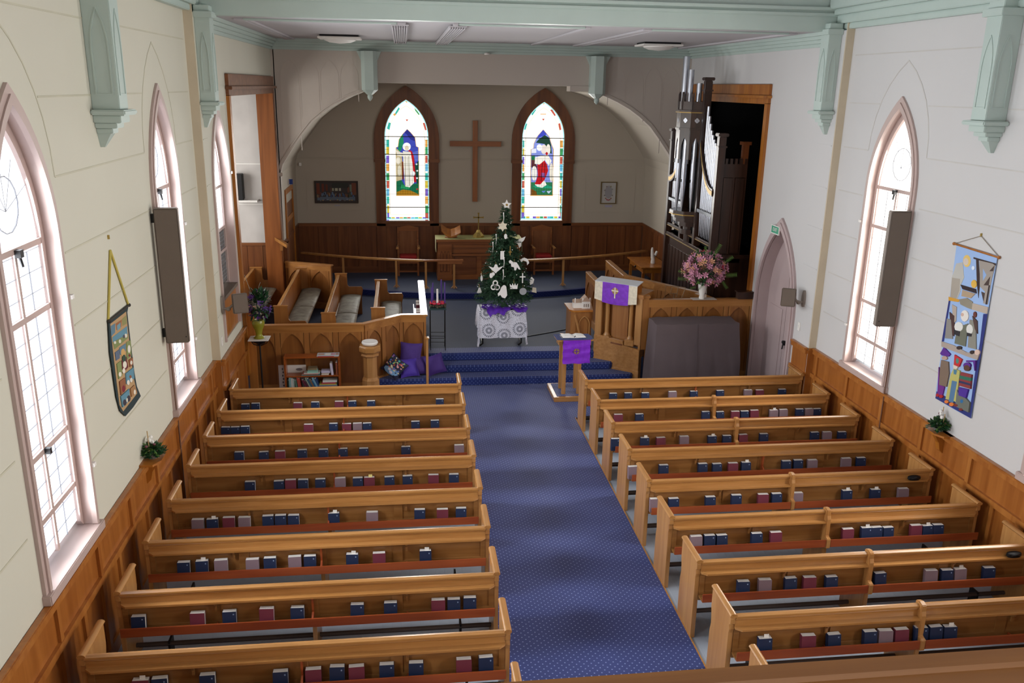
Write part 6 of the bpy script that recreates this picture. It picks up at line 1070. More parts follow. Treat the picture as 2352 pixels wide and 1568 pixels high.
ob('cover', MB().box(-1.56, -1.18, BY0-.02, BY1-.01, .742, .748), solid('#b8c4cc'), b); ob('pages', MB().box(-1.55, -1.19, BY0-.015, BY1-.015, .736, .742), PAPER, b); ob('edge', MB().box(-1.54, -1.26, BY0-.024, BY0-.02, .736, .748), solid('#b82c38'), b)
for i, (x0, x1, c) in enumerate(((-1.54, -1.44, '#c0a090'), (-1.42, -1.33, '#e4e0d8'), (-1.32, -1.25, '#c4909c'), (-1.24, -1.19, '#b08878'))): ob('cover_picture', MB().box(x0, x1, BY0+.05, BY0+.15, .748, .7485), solid(c), b)
b = thing('poster_board', 'white printed board leaning between the bookcase and the choir screen', 'poster', (-2.0, 14.82, 0))
ob('board', MB().box(-2.26, -1.78, 14.815, 14.83, 0, .52), WHITE, b)
for k in range(7): ob('dark_motif', MB().prism(blob(-2.19+.01*(k % 2), .08+k*.062, .012, .02, 7), ident, 14.811, 14.815), solid('#5a5660'), b)
ob('dark_motif', MB().prism(blob(-1.9, .44, .06, .025, 9), ident, 14.811, 14.815), solid('#8a868c'), b)
# cushions on the steps
def pillow(lb, c, rot, size, m, pieces=None):
    t = thing('cushion', lb, 'cushion', c, group='loose cushions on the steps' if pieces is None else None, world=False)
    n = 10; V = []; F = []
    for s in (1, -1):
        for i in range(n+1):
            for j in range(n+1):
                u, v = 2*i/n-1, 2*j/n-1
                e = max(0, (1-u*u)*(1-v*v))**.45
                k = 1 - .10*(1-abs(u)**2)*(abs(v)) ; k2 = 1 - .10*(1-abs(v)**2)*(abs(u))
                V.append((u*size/2*k2, s*(.065*e+.001), v*size/2*k))
    for s in (0, 1):
        o_ = s*(n+1)**2
        for i in range(n):
            for j in range(n):
                a = o_+i*(n+1)+j; F.append((a, a+1, a+n+2, a+n+1))
    mb = MB().add(V, F); mb.xf(rot); ob('cover', mb, m, t, smooth=True)
    e = MB()
    L = [V[i*(n+1)] for i in range(n+1)] + [V[n*(n+1)+j] for j in range(n+1)] + [V[i*(n+1)+n] for i in range(n, -1, -1)] + [V[j] for j in range(n, -1, -1)]
    e.tube([(a, 0, b) for a, _, b in L], .007, 5); e.xf(rot); ob('piping', e, m, t)
    if pieces:
        for k, (col, cx_, cz_, rx, rz_) in enumerate(pieces):
            P = blob(cx_*size/2, cz_*size/2, rx*size/2, rz_*size/2, 9)
            y = lambda u, v: -(.065*max(0, (1-(2*u/size)**2)*(1-(2*v/size)**2))**.45+.003+k*.0002)
            g = MB(); g.add([(u, y(u, v), v) for u, v in P]+[(cx_*size/2, y(cx_*size/2, cz_*size/2)-.002, cz_*size/2)], [(i, (i+1) % 9, 9) for i in range(9)]); g.xf(rot)
            ob('printed_patch', g, solid(col), t)
    return t
RX_ = lambda a, b=0, c=0: Matrix.Rotation(radians(c), 4, 'Z') @ Matrix.Rotation(radians(a), 4, 'X') @ Matrix.Rotation(radians(b), 4, 'Y')
pillow('dark purple cushion propped highest against the choir screen', (.08, 15.27, .55), RX_(-18, 3, -8), .40, PURPD)
pillow('bright purple cushion lying in front below the dark one', (.04, 15.10, .33), RX_(-28, -6, 4), .34, paint('bright purple cotton', '#4b32a0', .7, var=.06, bump=.3, bscale=40))
pillow('purple cushion wedged on edge just behind the slim wooden post', (.24, 15.20, .34), RX_(-24, 8, 30), .34, PURPD)
pillow('deep purple cushion to the right of the slim wooden post', (.52, 15.17, .36), RX_(-22, -12, 12), .36, paint('darker purple cotton', '#3f2474', .75, var=.06))  # this cushion's cotton is a slightly darker purple
q = random.Random(9); pcs = [('#1c1c34', 0, .3, .98, .66), ('#7aa8d0', -.1, -.6, .7, .34), ('#7aa8d0', .15, -.45, .7, .34)]
for k in range(46):
    x_ = q.uniform(-.85, .85); z_ = q.uniform(-.35, .85); pcs.append((q.choice(['#c8a040', '#40a0a0', '#b84848', '#d8d0a8', '#5070b0', '#78b060', '#8a5a9c', '#e0a0a0', '#e8e0c0']), x_, z_, q.uniform(.05, .13), q.uniform(.05, .13)))
pcs += [('#d8dce8', -.2, -.5, .17, .13), ('#d8d0e0', .12, -.66, .2, .14)]
pillow('multicoloured patterned cushion standing on its corner at the left of the purple ones', (-.22, 15.02, .38), RX_(-24, 38, -10), .36, solid('#20203c'), pcs)
# flower stand with yellow green vase
t = thing('plant_stand', 'tall black iron pedestal stand holding the yellow green vase', 'stand', (-2.5, 14.45, 0))
sx, sy = -2.48, 14.4
ob('pole', MB().tube([(sx, sy, .03), (sx, sy, 1.08)], .014, 8), BLACK, t)
ob('stand_top', MB().lathe([(.03, 1.04), (.13, 1.1), (.16, 1.13), (.155, 1.135)], (sx, sy, 0), 16), BLACK, t)
for k in range(3):
    a = radians(30+120*k); ob('foot', MB().tube([(sx, sy, .12), (sx+.1*cos(a), sy+.1*sin(a), .05), (sx+.2*cos(a), sy+.2*sin(a), .012)], .012, 6), BLACK, t)
for k in range(8):
    a = radians(45*k); ob('scroll', MB().tube([(sx+.03*cos(a), sy+.03*sin(a), 1.02), (sx+.12*cos(a), sy+.12*sin(a), 1.06), (sx+.15*cos(a), sy+.15*sin(a), 1.12)], .006, 5), BLACK, t)
tag(ob('white_tile', MB().box(sx-.17, sx+.17, sy-.15, sy+.15, 1.136, 1.15), WHITE, None, bevel=.004, loc=(sx, sy, 1.136)), 'square white tile under the yellow green vase', 'tile')
t = thing('vase', 'yellow green glazed vase on the black iron stand', 'vase', (sx, sy, 1.15))
ob('vase_body', MB().lathe([(.085, 1.151), (.09, 1.165), (.06, 1.19), (.05, 1.23), (.065, 1.3), (.1, 1.38), (.105, 1.43), (.09, 1.47), (.085, 1.45)], (sx, sy, 0), 24), OLIVE, t, smooth=True)
def bouquet(name, lb, c, r, rz_, seed, sets, leaves, stems=14, base=None):
    t = thing(name, lb, 'flowers', base or c)
    q = random.Random(seed)
    st = MB()
    for _ in range(stems):
        a = q.uniform(0, 2*pi); st.tube([base, ((base[0]+c[0])/2+.04*cos(a), (base[1]+c[1])/2+.04*sin(a), (base[2]+c[2])/2), (c[0]+r*.7*cos(a), c[1]+r*.7*sin(a), c[2]+q.uniform(-.3, .6)*rz_)], .004, 4)
    o = ob('stems', st, LEAF, t); o['kind'] = 'stuff'
    for i, (m, n, sz, nm) in enumerate(leaves):
        mb = MB()
        for _ in range(n):
            a = q.uniform(0, 2*pi); e = q.uniform(-.9, 1.3); rr = q.uniform(.35, .95)
            p = Vector((c[0]+r*rr*cos(a)*cos(e), c[1]+r*rr*sin(a)*cos(e), c[2]+rz_*rr*sin(e)))
            d = (p-Vector(c)).normalized(); d = (d+Vector((q.uniform(-.4, .4), q.uniform(-.4, .4), q.uniform(-.3, .3)))).normalized(); w = d.cross(Vector((.1, .2, 1))).normalized()*sz*.28
            L_ = sz*q.uniform(.7, 1.5); mb.add([tuple(p), tuple(p+d*L_*.5+w), tuple(p+d*L_), tuple(p+d*L_*.5-w)], [(0, 1, 2, 3)])
        o = ob(nm, mb, m, t); o['kind'] = 'stuff'
    for (m, n, sz, nm) in sets:
        me = None
        for k in range(n):
            a = q.uniform(0, 2*pi); e = math.asin(q.uniform(-.75, 1)); rr = q.uniform(.8, 1.0)
            p = (c[0]+r*rr*cos(a)*cos(e), c[1]+r*rr*sin(a)*cos(e), c[2]+rz_*rr*sin(e))
            if me is None:
                mb = MB()
                for j in range(6):
                    b1 = 2*pi*j/6; b2 = b1+.75
                    mb.add([(0, 0, 0), (sz*.75*cos(b1), sz*.75*sin(b1), sz*.3), (sz*1.1*cos((b1+b2)/2), sz*1.1*sin((b1+b2)/2), sz*.55), (sz*.75*cos(b2), sz*.75*sin(b2), sz*.3)], [(0, 1, 2, 3)])
                mb.ball((0, 0, sz*.15), sz*.28, 5, 4)
                o = ob(nm, mb, m, None); o.parent = t; me = o.data
            else:
                o = bpy.data.objects.new(nm, me); COL.objects.link(o); o.parent = t
            o.location = Vector(p)-t.location
            d = (Vector(p)-Vector(c)); d.normalize(); o.rotation_euler = d.to_track_quat('Z', 'Y').to_euler()
    return t
bouquet('flower_bouquet', 'purple flowers with dark leaves in the yellow green vase', (sx+.03, sy, 1.72), .21, .26, 4, [(FLPUR, 20, .055, 'violet_bloom'), (SILVERP, 16, .03, 'silver_sprig')], [(LEAF, 240, .09, 'leaves'), (paint('dusky violet leaf', '#2f2a4c', .7, var=.3), 140, .07, 'dark_leaves'), (SILVERP, 90, .06, 'dried_sprigs')], base=(sx, sy, 1.44))
ob('bare_twig', MB().tube([(sx-.03, sy, 1.6), (sx-.1, sy, 2.0), (sx-.17, sy, 2.25)], .004, 4).tube([(sx, sy, 1.7), (sx+.05, sy, 2.05), (sx+.08, sy, 2.12)], .004, 4), SILVERP, bpy.data.objects['flower_bouquet'])
# covered piano
t = thing('covered_piano', 'upright piano under a dark taupe dust cover in front of the right screen', 'piano', (5.25, 14.65, 0))
def cover_mesh():
    bm = bmesh.new(); x0, x1, y0, y1, h = 4.46, 6.0, 14.36, 14.88, 1.28
    nx, nz = 30, 14; q = random.Random(2)
    ringp = []
    def outline(f):  # f 0 top..1 bottom
        g = .03*f+.02*f*f; P = []
        for i in range(nx): P.append((x0-g+(x1-x0+2*g)*i/nx, y0-g-.06*max(0, f-.35)*(1 if f > .35 else 0), 0))
        for i in range(8): P.append((x1+g*1.5+.03*sin(f*3), y0-g+(y1-y0+2*g)*i/8, 0))
        for i in range(nx): P.append((x1+g-(x1-x0+2*g)*i/nx, y1+.0, 0))
        for i in range(8): P.append((x0-g, y1+g-(y1-y0+2*g)*i/8, 0))
        return P
    rows = []
    for k in range(nz+1):
        f = k/nz; P = outline(f); row = []
        for i, (x, y, _) in enumerate(P):
            wv = .012*f*sin(i*1.9+k*.25)+.008*f*sin(i*.7+2+k*.5)
            yy = y-abs(wv) if y < 14.6 else min(y, 14.92); xx = x+wv*.6
            zz = h-.02*(k > 0)-f*(h-.03)
            if k == 0: zz = h+.01*sin(i*.9)
            row.append(bm.verts.new((xx-5.25, yy-14.65, zz)))
        rows.append(row)
    n = len(rows[0])
    for k in range(nz):
        for i in range(n): bm.faces.new((rows[k][i], rows[k][(i+1) % n], rows[k+1][(i+1) % n], rows[k+1][i]))
    bm.faces.new(rows[0]); bm.faces.new(rows[-1][::-1]); bmesh.ops.recalc_face_normals(bm, faces=bm.faces)
    me = bpy.data.meshes.new('dust_cover'); bm.to_mesh(me); bm.free(); me.materials.append(COVER); me.shade_smooth()
    me.set_sharp_from_angle(angle=radians(50)); return me
ob('dust_cover', cover_mesh(), COVER, t)
ob('cover_seam', MB().tube([(5.22, 14.355, 1.27), (5.22, 14.335, .9), (5.225, 14.28, .35), (5.225, 14.27, .05)], .004, 5), COVER, t)
ob('castor', MB().lathe([(.03, 0), (.03, .04)], (4.6, 14.6, 0), 8), BLACK, t)
# lectern on its low base
t = thing('lectern', 'wooden reading lectern on a low square base at the end of the front right pew', 'lectern', (2.9, 14.2, 0))
ob('base_box', MB().box(2.56, 3.22, 13.95, 14.72, .012, .10), OAKX, t, bevel=.006); ob('base_plinth', MB().box(2.6, 3.2, 13.97, 14.7, .005, .04), OAKX, t)
ob('base_carpet', MB().box(2.62, 3.17, 14.0, 14.68, .10, .104), CARPET, t)
for x_, y_ in ((2.75, 14.12), (2.75, 14.42), (3.02, 14.12), (3.02, 14.42)): ob('leg', MB().box(x_-.035, x_+.035, y_-.03, y_+.03, .10, 1.13), OAKZ, t, bevel=.006)
V = [(2.58, 13.86, 1.15), (3.2, 13.86, 1.15), (3.2, 14.26, 1.12), (2.58, 14.26, 1.12)]
ob('sloping_top', MB().add([(a, b, c) for a, b, c in V]+[(a, b, c+.03) for a, b, c in V], [(3, 2, 1, 0), (4, 5, 6, 7), (0, 1, 5, 4), (1, 2, 6, 5), (2, 3, 7, 6), (3, 0, 4, 7)]), OAKX, t)
for x_ in (2.63, 3.17): ob('side_board', MB().prism([(13.95, 1.05), (14.22, 1.03), (14.22, 1.12), (13.95, 1.14)], fx, x_-.01, x_+.01), OAKX, t)
def LT(u, v, w): # on the sloping top: u across, v up the slope, w normal
    s_ = Vector((0, .40, -.03)).normalized(); n2 = Vector((0, -s_.z, s_.y)); p = Vector((2.58, 13.86, 1.18))+Vector((u, 0, 0))+s_*v+n2*w; return tuple(p)
c = thing('lectern_cloth', 'dark blue cloth spread on the lectern top under the open book', 'cloth', (2.9, 14.05, 1.16))
ob('cloth', MB().prism([(-.02, -.01), (.15, -.03), (.6, -.02), (.63, .2), (.61, .42), (.1, .44), (-.01, .42)], LT, .002, .012), solid('#27356c', .8), c)
for k in range(3): ob('cloth_fold', MB().tube([LT(-.01+.22*k, .02, .012), LT(.03+.25*k, .4, .012)], .008, 5), solid('#27356c', .8), c)
b = thing('open_bible', 'open book with white pages lying on the blue lectern cloth', 'book', (2.9, 14.05, 1.2))
for s_ in (-1, 1):
    P = [(0, .012), (s_*.06, .035), (s_*.16, .03), (s_*.2, .015), (s_*.2, .005), (0, .0)]
    ob('pages', MB().prism(P, lambda u, v, d: LT(.3+u, d, .013+v), .08, .32), PAPER, b)
ob('book_cover', MB().prism([(.08, .07), (.52, .07), (.52, .33), (.08, .33)], LT, .012, .014), BLACK, b); ob('ribbon', MB().tube([LT(.3, .1, .02), LT(.3, .04, .05), LT(.3, .01, .06)], .008, 6), BLACK, b)
g = thing('lectern_fall', 'bright purple lectern fall with a gold ring and cross hanging from the front edge', 'altar cloth', (2.9, 13.85, .74))
fn = lambda u, v, d: (u, 13.85-d, v)
NN = 16; mb = MB(); V = []; F = []
for i in range(NN+1):
    for j in range(13):
        u = 2.665+.48*i/NN; v = 1.175-.42*j/12; V.append((u+.004*sin(j*1.7), 13.845-.006*sin(j*1.6+i*.25)-.003*j/12, v-.006*sin(i*.8)*(j/12)))
for i in range(NN):
    for j in range(12): a = i*13+j; F.append((a, a+1, a+14, a+13))
ob('purple_cloth', mb.add(V, F), PURPLE, g, smooth=True)
emblem(g, fn, 2.905, .975, .05, .012)
ob('emblem_cross', MB().prism([(u, v+.01) for u, v in ((2.897, .925), (2.913, .925), (2.913, .957), (2.945, .957), (2.945, .973), (2.913, .973), (2.913, 1.005), (2.897, 1.005), (2.897, .973), (2.865, .973), (2.865, .957), (2.897, .957))], fn, .016, .018), paint('violet thread', '#5a1c94', .6), g)
# ------------------------------------------------------------------ altar, cross, chairs, rail, pictures
t = thing('wall_cross', 'large plain wooden cross on the chancel wall between the stained glass windows', 'cross', (1.83, YB-.04, 3.4))
ob('upright', MB().box(1.77, 1.90, YB-.08, YB-.03, 2.44, 4.48), wood('cross wood', '#a0643a', '#86502b', 'Z'), t, bevel=.004); ob('crossbar', MB().box(1.19, 2.5, YB-.085, YB-.035, 3.84, 3.97), wood('cross wood bar', '#9a5f37', '#824c28', 'X'), t, bevel=.004)
ob('wall_fixing', MB().box(1.8, 1.87, YB-.03, YB, 3.8, 4.0), BLACK, t)
AW = wood('altar rimu', '#9a5f32', '#7d4722', 'X')
t = thing('altar_table', 'heavy panelled wooden altar with a narrow green and white runner', 'altar', (1.87, 21.65, ALT))
ax0, ax1, ay0, ay1, az = .82, 2.92, 21.3, 22.0, 1.66
ob('body', MB().box(ax0+.35, ax1-.35, ay0+.12, ay1-.06, ALT, 1.5), AW, t)
for a, b in ((ax0, ax0+.36), (ax1-.36, ax1)):
    ob('end_block', MB().box(a, b, ay0+.02, ay1-.04, ALT, 1.52), AW, t, bevel=.008)
    m = (a+b)/2
    for k in (-.085, 0, .085): ob('pointed_moulding', MB().ring(arch(m+k-.036, m+k+.036, .8, 1.22, 1.34, 5), arch(m+k-.024, m+k+.024, .82, 1.22, 1.32, 5), ident, ay0+.008, ay0+.022, closed=True), BROWN, t)
    ob('end_plinth', MB().box(a-.01, b+.01, ay0, ay1-.03, ALT, ALT+.14), AW, t, bevel=.006)
ob('frieze', MB().box(ax0+.36, ax1-.36, ay0+.06, ay0+.13, 1.28, 1.5), AW, t); ob('frieze_groove', MB().box(ax0+.38, ax1-.38, ay0+.055, ay0+.061, 1.36, 1.42), BROWNX, t)
for a, b in ((1.24, 1.80), (1.94, 2.5)): ob('front_panel', MB().box(a, b, ay0+.10, ay0+.121, .72, 1.2), BROWNX, t, bevel=.004)
ob('shelf_moulding', MB().box(ax0+.36, ax1-.36, ay0+.04, ay0+.12, 1.2, 1.25), AW, t, bevel=.006)
ob('top', MB().box(ax0-.03, ax1+.03, ay0-.03, ay1+.02, 1.56, 1.62), AW, t, bevel=.01); ob('top_moulding', MB().box(ax0, ax1, ay0, ay1, 1.5, 1.56), AW, t, bevel=.01)
c = thing('altar_runner', 'pale green cloth runner with white fringed ends over the altar top', 'cloth', (1.87, 21.65, 1.62))
ob('cloth', MB().box(ax0-.035, ax1+.035, ay0+.02, ay1-.02, 1.622, 1.63), paint('sage runner', '#9c9c66', .8, var=.08), c)
for s, x in ((-1, ax0-.04), (1, ax1+.034)): ob('hanging_end', MB().box(x, x+.008, ay0+.05, ay1-.04, 1.3, 1.63), paint('pale runner end', '#c0b88e', .8), c); 
t = thing('book_stand', 'wooden bible stand with an open angled top on the left of the altar', 'stand', (1.17, 21.6, 1.63))
ob('stand_base', MB().lathe([(.16, 1.631), (.16, 1.65), (.08, 1.68), (.06, 1.72)], (1.17, 21.6, 0), 16, sq=.6), AW, t, smooth=True)
for s, n_2 in ((-1, 'left'), (1, 'right')):
    P = [(1.17, 1.72), (1.17+s*.12, 1.75), (1.17+s*.24, 1.87 if s < 0 else 1.83), (1.17+s*.24, 1.89 if s < 0 else 1.85), (1.17+s*.1, 1.78), (1.17, 1.75)]
    mb = MB().prism(P, lambda u, v, d: (u, 21.6+d, v+d*.42), -.16, .16); ob('page_board', mb, ORANGE, t)
t = thing('brass_cross', 'small brass cross on a stepped base standing on the altar', 'cross', (1.87, 21.62, 1.63))
ob('base', MB().lathe([(.15, 1.631), (.15, 1.68), (.12, 1.71), (.07, 1.76), (.045, 1.82)], (1.87, 21.62, 0), 8, sq=.7), BRASS, t)
ob('cross_stem', MB().box(1.855, 1.885, 21.61, 21.63, 1.8, 2.25), BRASS, t); ob('cross_arm', MB().box(1.74, 2.0, 21.61, 21.63, 2.12, 2.15), BRASS, t)
for p, q_ in ((1.87, 2.24), (1.75, 2.135), (1.99, 2.135)): ob('flared_end', MB().box(p-.025 if q_ > 2.2 else p-.012, p+.025 if q_ > 2.2 else p+.012, 21.605, 21.635, q_-.012 if q_ > 2.2 else q_-.025, q_+.012 if q_ > 2.2 else q_+.025), BRASS, t)
def chair(name, x, lb):
    t = thing(name, lb, 'chair', (x, 21.9, ALT), group='chancel armchairs', world=False)
    for a in (-.25, .25):
        for b in (-.0, .45): ob('leg', MB().box(a-.025, a+.025, b-.025, b+.025, 0, .5 if b > .1 else .7), AW, t, bevel=.004)
    ob('seat', MB().box(-.27, .27, -.02, .47, .4, .45), AW, t, bevel=.006)
    ob('seat_cushion', MB().box(-.22, .22, -.03, .42, .45, .51), RED, t, bevel=.02)
    ob('back_panel', MB().box(-.22, .22, .43, .46, .5, 1.12), wood('chair cane', '#93603a', '#7b4a28', 'Z'), t)
    for a in (-.25, .25): ob('back_post', MB().box(a-.025, a+.025, .42, .47, .45, 1.2), AW, t, bevel=.005)
    ob('crest_rail', MB().prism([(-.27, 1.1), (.27, 1.1), (.27, 1.18), (.14, 1.22), (0, 1.26), (-.14, 1.22), (-.27, 1.18)], lambda u, v, d: (u, d, v), .41, .47), AW, t, bevel=.006)
    for a in (-.27, .27): ob('armrest', MB().box(a-.035, a+.035, -.07, .44, .7, .735), OAKY, t, bevel=.012)
    ob('front_stretcher', MB().box(-.23, .23, -.012, .012, .1, .14), AW, t); ob('front_rail', MB().box(-.23, .23, -.02, .0, .33, .4), AW, t)
    return t
ch = chair('armchair', .09, 'high backed wooden armchair with a red seat to the left of the altar')
dup(ch, (3.62, 21.9, ALT), 'high backed wooden armchair with a red seat to the right of the altar')
# communion rail
t = thing('communion_rail', 'curved wooden communion rail on thin posts before the altar, left part', 'railing', (-.8, 20.7, ALT))
def railseg(tt, a0, a1, z, n=12, w=.06):
    P = []; cx, cy, R = 1.87, 28.9, 8.55
    A = [radians(a0+(a1-a0)*i/n) for i in range(n+1)]
    o_ = [(cx+(R+w)*sin(a), cy-(R+w)*cos(a)) for a in A]; i_ = [(cx+(R-w)*sin(a), cy-(R-w)*cos(a)) for a in A]
    ob('handrail', MB().ring(o_, i_, fz, z, z+.035), OAKX, tt)
def post(tt, x, y, z1=1.25):
    ob('post', MB().box(x-.025, x+.025, y-.025, y+.025, ALT, z1), OAKZ, tt)
    ob('post_foot', MB().tube([(x-.07, y-.03, ALT+.01), (x, y, ALT+.09)], .01, 6).tube([(x+.07, y-.03, ALT+.01), (x, y, ALT+.09)], .01, 6), OAKZ, tt)
railseg(t, -31, -9.5, 1.25); post(t, -.21, 20.6); post(t, -1.5, 21.02)
t = thing('communion_gate', 'straight lift out rail section on one post left of the Christmas tree', 'railing', (.9, 20.4, ALT))
ob('handrail', MB().box(.44, 1.40, 20.33, 20.43, 1.26, 1.3), AW, t, bevel=.006); post(t, 1.18, 20.42); post(t, .5, 20.42)
ob('lower_lip', MB().box(.80, 1.37, 20.35, 20.4, 1.2, 1.26), AW, t)
t = thing('communion_rail', 'curved wooden communion rail on thin posts before the altar, right part', 'railing', (4, 20.6, ALT))
railseg(t, 5, 31, 1.25); post(t, 3.9, 20.6); post(t, 2.75, 20.4)
# pictures
t = thing('framed_picture', 'dark framed wide painting on the chancel wall left of the windows', 'picture', (-1.69, YB-.02, 2.67))
ob('frame', MB().ring([(-2.24, 2.39), (-1.15, 2.39), (-1.15, 2.95), (-2.24, 2.95)], [(-2.21, 2.42), (-1.18, 2.42), (-1.18, 2.92), (-2.21, 2.92)], ident, YB-.04, YB-.008, closed=True), solid('#2a1c16', .5), t)
ob('canvas', MB().box(-2.21, -1.18, YB-.025, YB-.01, 2.42, 2.92), solid('#3c3434'), t)
q = random.Random(4)
for x0, z0, w, h, c in ((-2.19, 2.62, .08, .27, '#6e3420'), (-2.06, 2.68, .06, .2, '#6a3220'), (-1.96, 2.7, .05, .16, '#64301f'), (-1.85, 2.66, .04, .12, '#5c4038'), (-1.42, 2.66, .05, .14, '#6a4030'), (-1.36, 2.68, .05, .18, '#6a7468'), (-1.31, 2.6, .11, .3, '#74402c'), (-1.80, 2.78, .4, .12, '#2e302c'), (-1.80, 2.7, .04, .07, '#a8a890'), (-1.73, 2.7, .07, .07, '#b0b098'), (-1.63, 2.7, .05, .07, '#b0b0a0'), (-2.18, 2.46, .95, .09, '#5c6878')): ob('paint_patch', MB().box(x0, x0+w, YB-.027, YB-.025, z0, z0+h), solid(c), t)
for k in range(26):
    x_ = -2.17+.96*k/26+q.uniform(0, .02); ob('paint_patch', MB().prism(blob(x_, 2.60+q.uniform(-.04, .04), .025, .045, 7), ident, YB-.03, YB-.027), solid(q.choice(['#5f3a34', '#4a6080', '#7c3434', '#46503c', '#5c6f88', '#6c4a34', '#80664c', '#3c4a6c'])), t)
for k in range(14): ob('paint_patch', MB().prism(blob(-2.1+.85*k/14, 2.47+q.uniform(-.02, .02), .02, .015, 6), ident, YB-.03, YB-.027), solid(q.choice(['#8490a0', '#a88c5c', '#706a64', '#4c2c34'])), t)
t = thing('framed_text', 'small gilt framed white certificate with a floral wreath on the chancel wall at the right', 'picture', (5.4, YB-.02, 2.67))
ob('frame', MB().ring([(5.17, 2.38), (5.6, 2.38), (5.6, 2.96), (5.17, 2.96)], [(5.195, 2.405), (5.575, 2.405), (5.575, 2.935), (5.195, 2.935)], ident, YB-.035, YB-.008, closed=True), paint('worn gilt', '#6a5630', .5), t)
ob('paper', MB().box(5.195, 5.575, YB-.02, YB-.01, 2.405, 2.935), paint('grey white paper', '#b4b2b0', .8), t)
ob('grey_print', MB().prism(blob(5.385, 2.69, .1, .17, 16), ident, YB-.0215, YB-.02), solid('#97959a'), t)
for a, c in ((250, '#9a5058'), (270, '#a44c58'), (290, '#8a5050'), (230, '#90604c'), (310, '#906050'), (60, '#8c8460'), (120, '#907c7c'), (30, '#8c8c88'), (160, '#88807c'), (200, '#807a76'), (340, '#84807a')): ob('wreath_flower', MB().prism(blob(5.385+.11*cos(radians(a)), 2.67+.19*sin(radians(a)), .022, .02, 7), ident, YB-.024, YB-.0215), solid(c), t)
tag(ob('paper_label', MB().box(5.31, 5.5, YB-.006, YB-.001, 2.29, 2.345), solid('#a8a4bc'), None, loc=(5.4, YB, 2.32)), 'small pale lilac label stuck below the framed certificate', 'label')
tag(ob('paper_label', MB().box(-1.76, -1.62, YB-.006, YB-.001, 2.31, 2.35), solid('#a8a4b0'), None, loc=(-1.7, YB, 2.32)), 'small pale label stuck below the dark wide painting', 'label')
tag(ob('wall_sensor', MB().box(-2.6, -2.53, YB-.06, YB, 3.32, 3.4), WHITE, None, bevel=.01, loc=(-2.56, YB, 3.3)), 'small white sensor in the upper left corner of the chancel', 'sensor')
# credence table with white vase of hands
t = thing('credence_table', 'orange varnished side table against the right chancel wall', 'table', (5.95, 20.15, ALT))
ob('table_top', MB().box(5.58, 6.32, 19.5, 20.85, 1.22, 1.25), ORANGE, t, bevel=.005)
ob('apron', MB().ring([(5.64, 19.56), (6.28, 19.56), (6.28, 20.8), (5.64, 20.8)], [(5.67, 19.59), (6.25, 19.59), (6.25, 20.77), (5.67, 20.77)], fz, 1.1, 1.22, closed=True), ORANGE, t)
for x in (5.66, 6.25):
    for y in (19.6, 20.76): ob('leg', MB().box(x-.03, x+.03, y-.03, y+.03, ALT-.12 if y < 19.8 else ALT, 1.1), ORANGE, t)
ob('apron_handle', MB().ball((5.62, 20.2, 1.14), .025), BLACK, t)
t = thing('white_sculpture', 'white two pronged porcelain sculpture on the orange side table', 'ornament', (6.0, 20.0, 1.25))
ob('base', MB().lathe([(.05, 1.251), (.055, 1.28), (.045, 1.36), (.04, 1.40)], (6.0, 20.0, 0), 14), WHITE, t, smooth=True)
ob('tall_prong', MB().tube([(5.99, 20.0, 1.38), (5.975, 20, 1.48), (5.965, 20, 1.6), (5.97, 20, 1.64)], .045, 10, .02), WHITE, t, smooth=True); ob('short_prong', MB().tube([(6.01, 20.0, 1.38), (6.05, 20, 1.45), (6.09, 20, 1.55)], .04, 10, .03), WHITE, t, smooth=True)

# ------------------------------------------------------------------ advent wreath, tree table, Christmas tree
t = thing('wire_stand', 'tall thin black wire stand beside the choir screen', 'stand', (.6, 15.88, PLAT))
for x, y in ((.46, 15.76), (.74, 15.73), (.46, 16.02), (.74, 16.0)): ob('leg', MB().tube([(x, y, PLAT), (x, y, 1.27)], .008, 6), BLACK, t)
for z in (.62, .74): ob('brace', MB().tube([(.46, 15.76, z), (.74, 15.73, z), (.74, 16.0, z), (.46, 16.02, z), (.46, 15.76, z)], .006, 6), BLACK, t)
ob('stand_top', MB().box(.44, .76, 15.72, 16.04, 1.255, 1.28), paint('dark green enamel', '#1c3a38', .5), t)
t = thing('advent_wreath', 'advent wreath of cones and red flowers on the black wire stand', 'wreath', (.6, 15.88, 1.28))
q = random.Random(8); mb = MB()
for k in range(60):
    a = q.uniform(0, 2*pi); r = q.uniform(.07, .18); mb.ball((.6+r*cos(a), 15.88+r*.8*sin(a), 1.31+q.uniform(-.015, .02)), q.uniform(.015, .028), 6, 4)
o = ob('cones', mb, paint('brown cones', '#4c4232', .8, var=.4, scale=30), t)
for k in range(9):
    a = 2*pi*k/9; ob('red_flower', MB().ball((.6+.12*cos(a), 15.88+.09*sin(a), 1.36), .04, 7, 5, 1, 1, .6), FLRED, t)
for i, (x, y, h, m, lb) in enumerate(((.49, 15.84, .30, 'p', 'tall purple advent candle, leftmost of the four'), (.52, 15.98, .36, 'p', 'tall purple advent candle at the rear left'), (.68, 15.98, .42, 'p', 'tall purple advent candle at the rear right, the tallest'), (.74, 15.84, .40, 'p', 'tall purple advent candle, rightmost of the four'), (.60, 15.85, .27, 'w', 'white candle in the middle of the advent wreath'))):
    c = thing('candle', lb, 'candle', (x, y, 1.36), group='advent candles')
    r = .014 if m == 'p' else .02
    ob('wax', MB().lathe([(r, 1.36), (r*.9, 1.36+h), (.004, 1.37+h)], (x, y, 0), 10), PURPD if m == 'p' else WHITE, c, smooth=True); ob('wick', MB().tube([(x, y, 1.365+h), (x, y, 1.385+h)], .002, 4), BLACK, c)
t = thing('small_table', 'low table hidden under the white lace cloth, dark wheeled feet showing', 'table', (1.87, 16.15, PLAT))
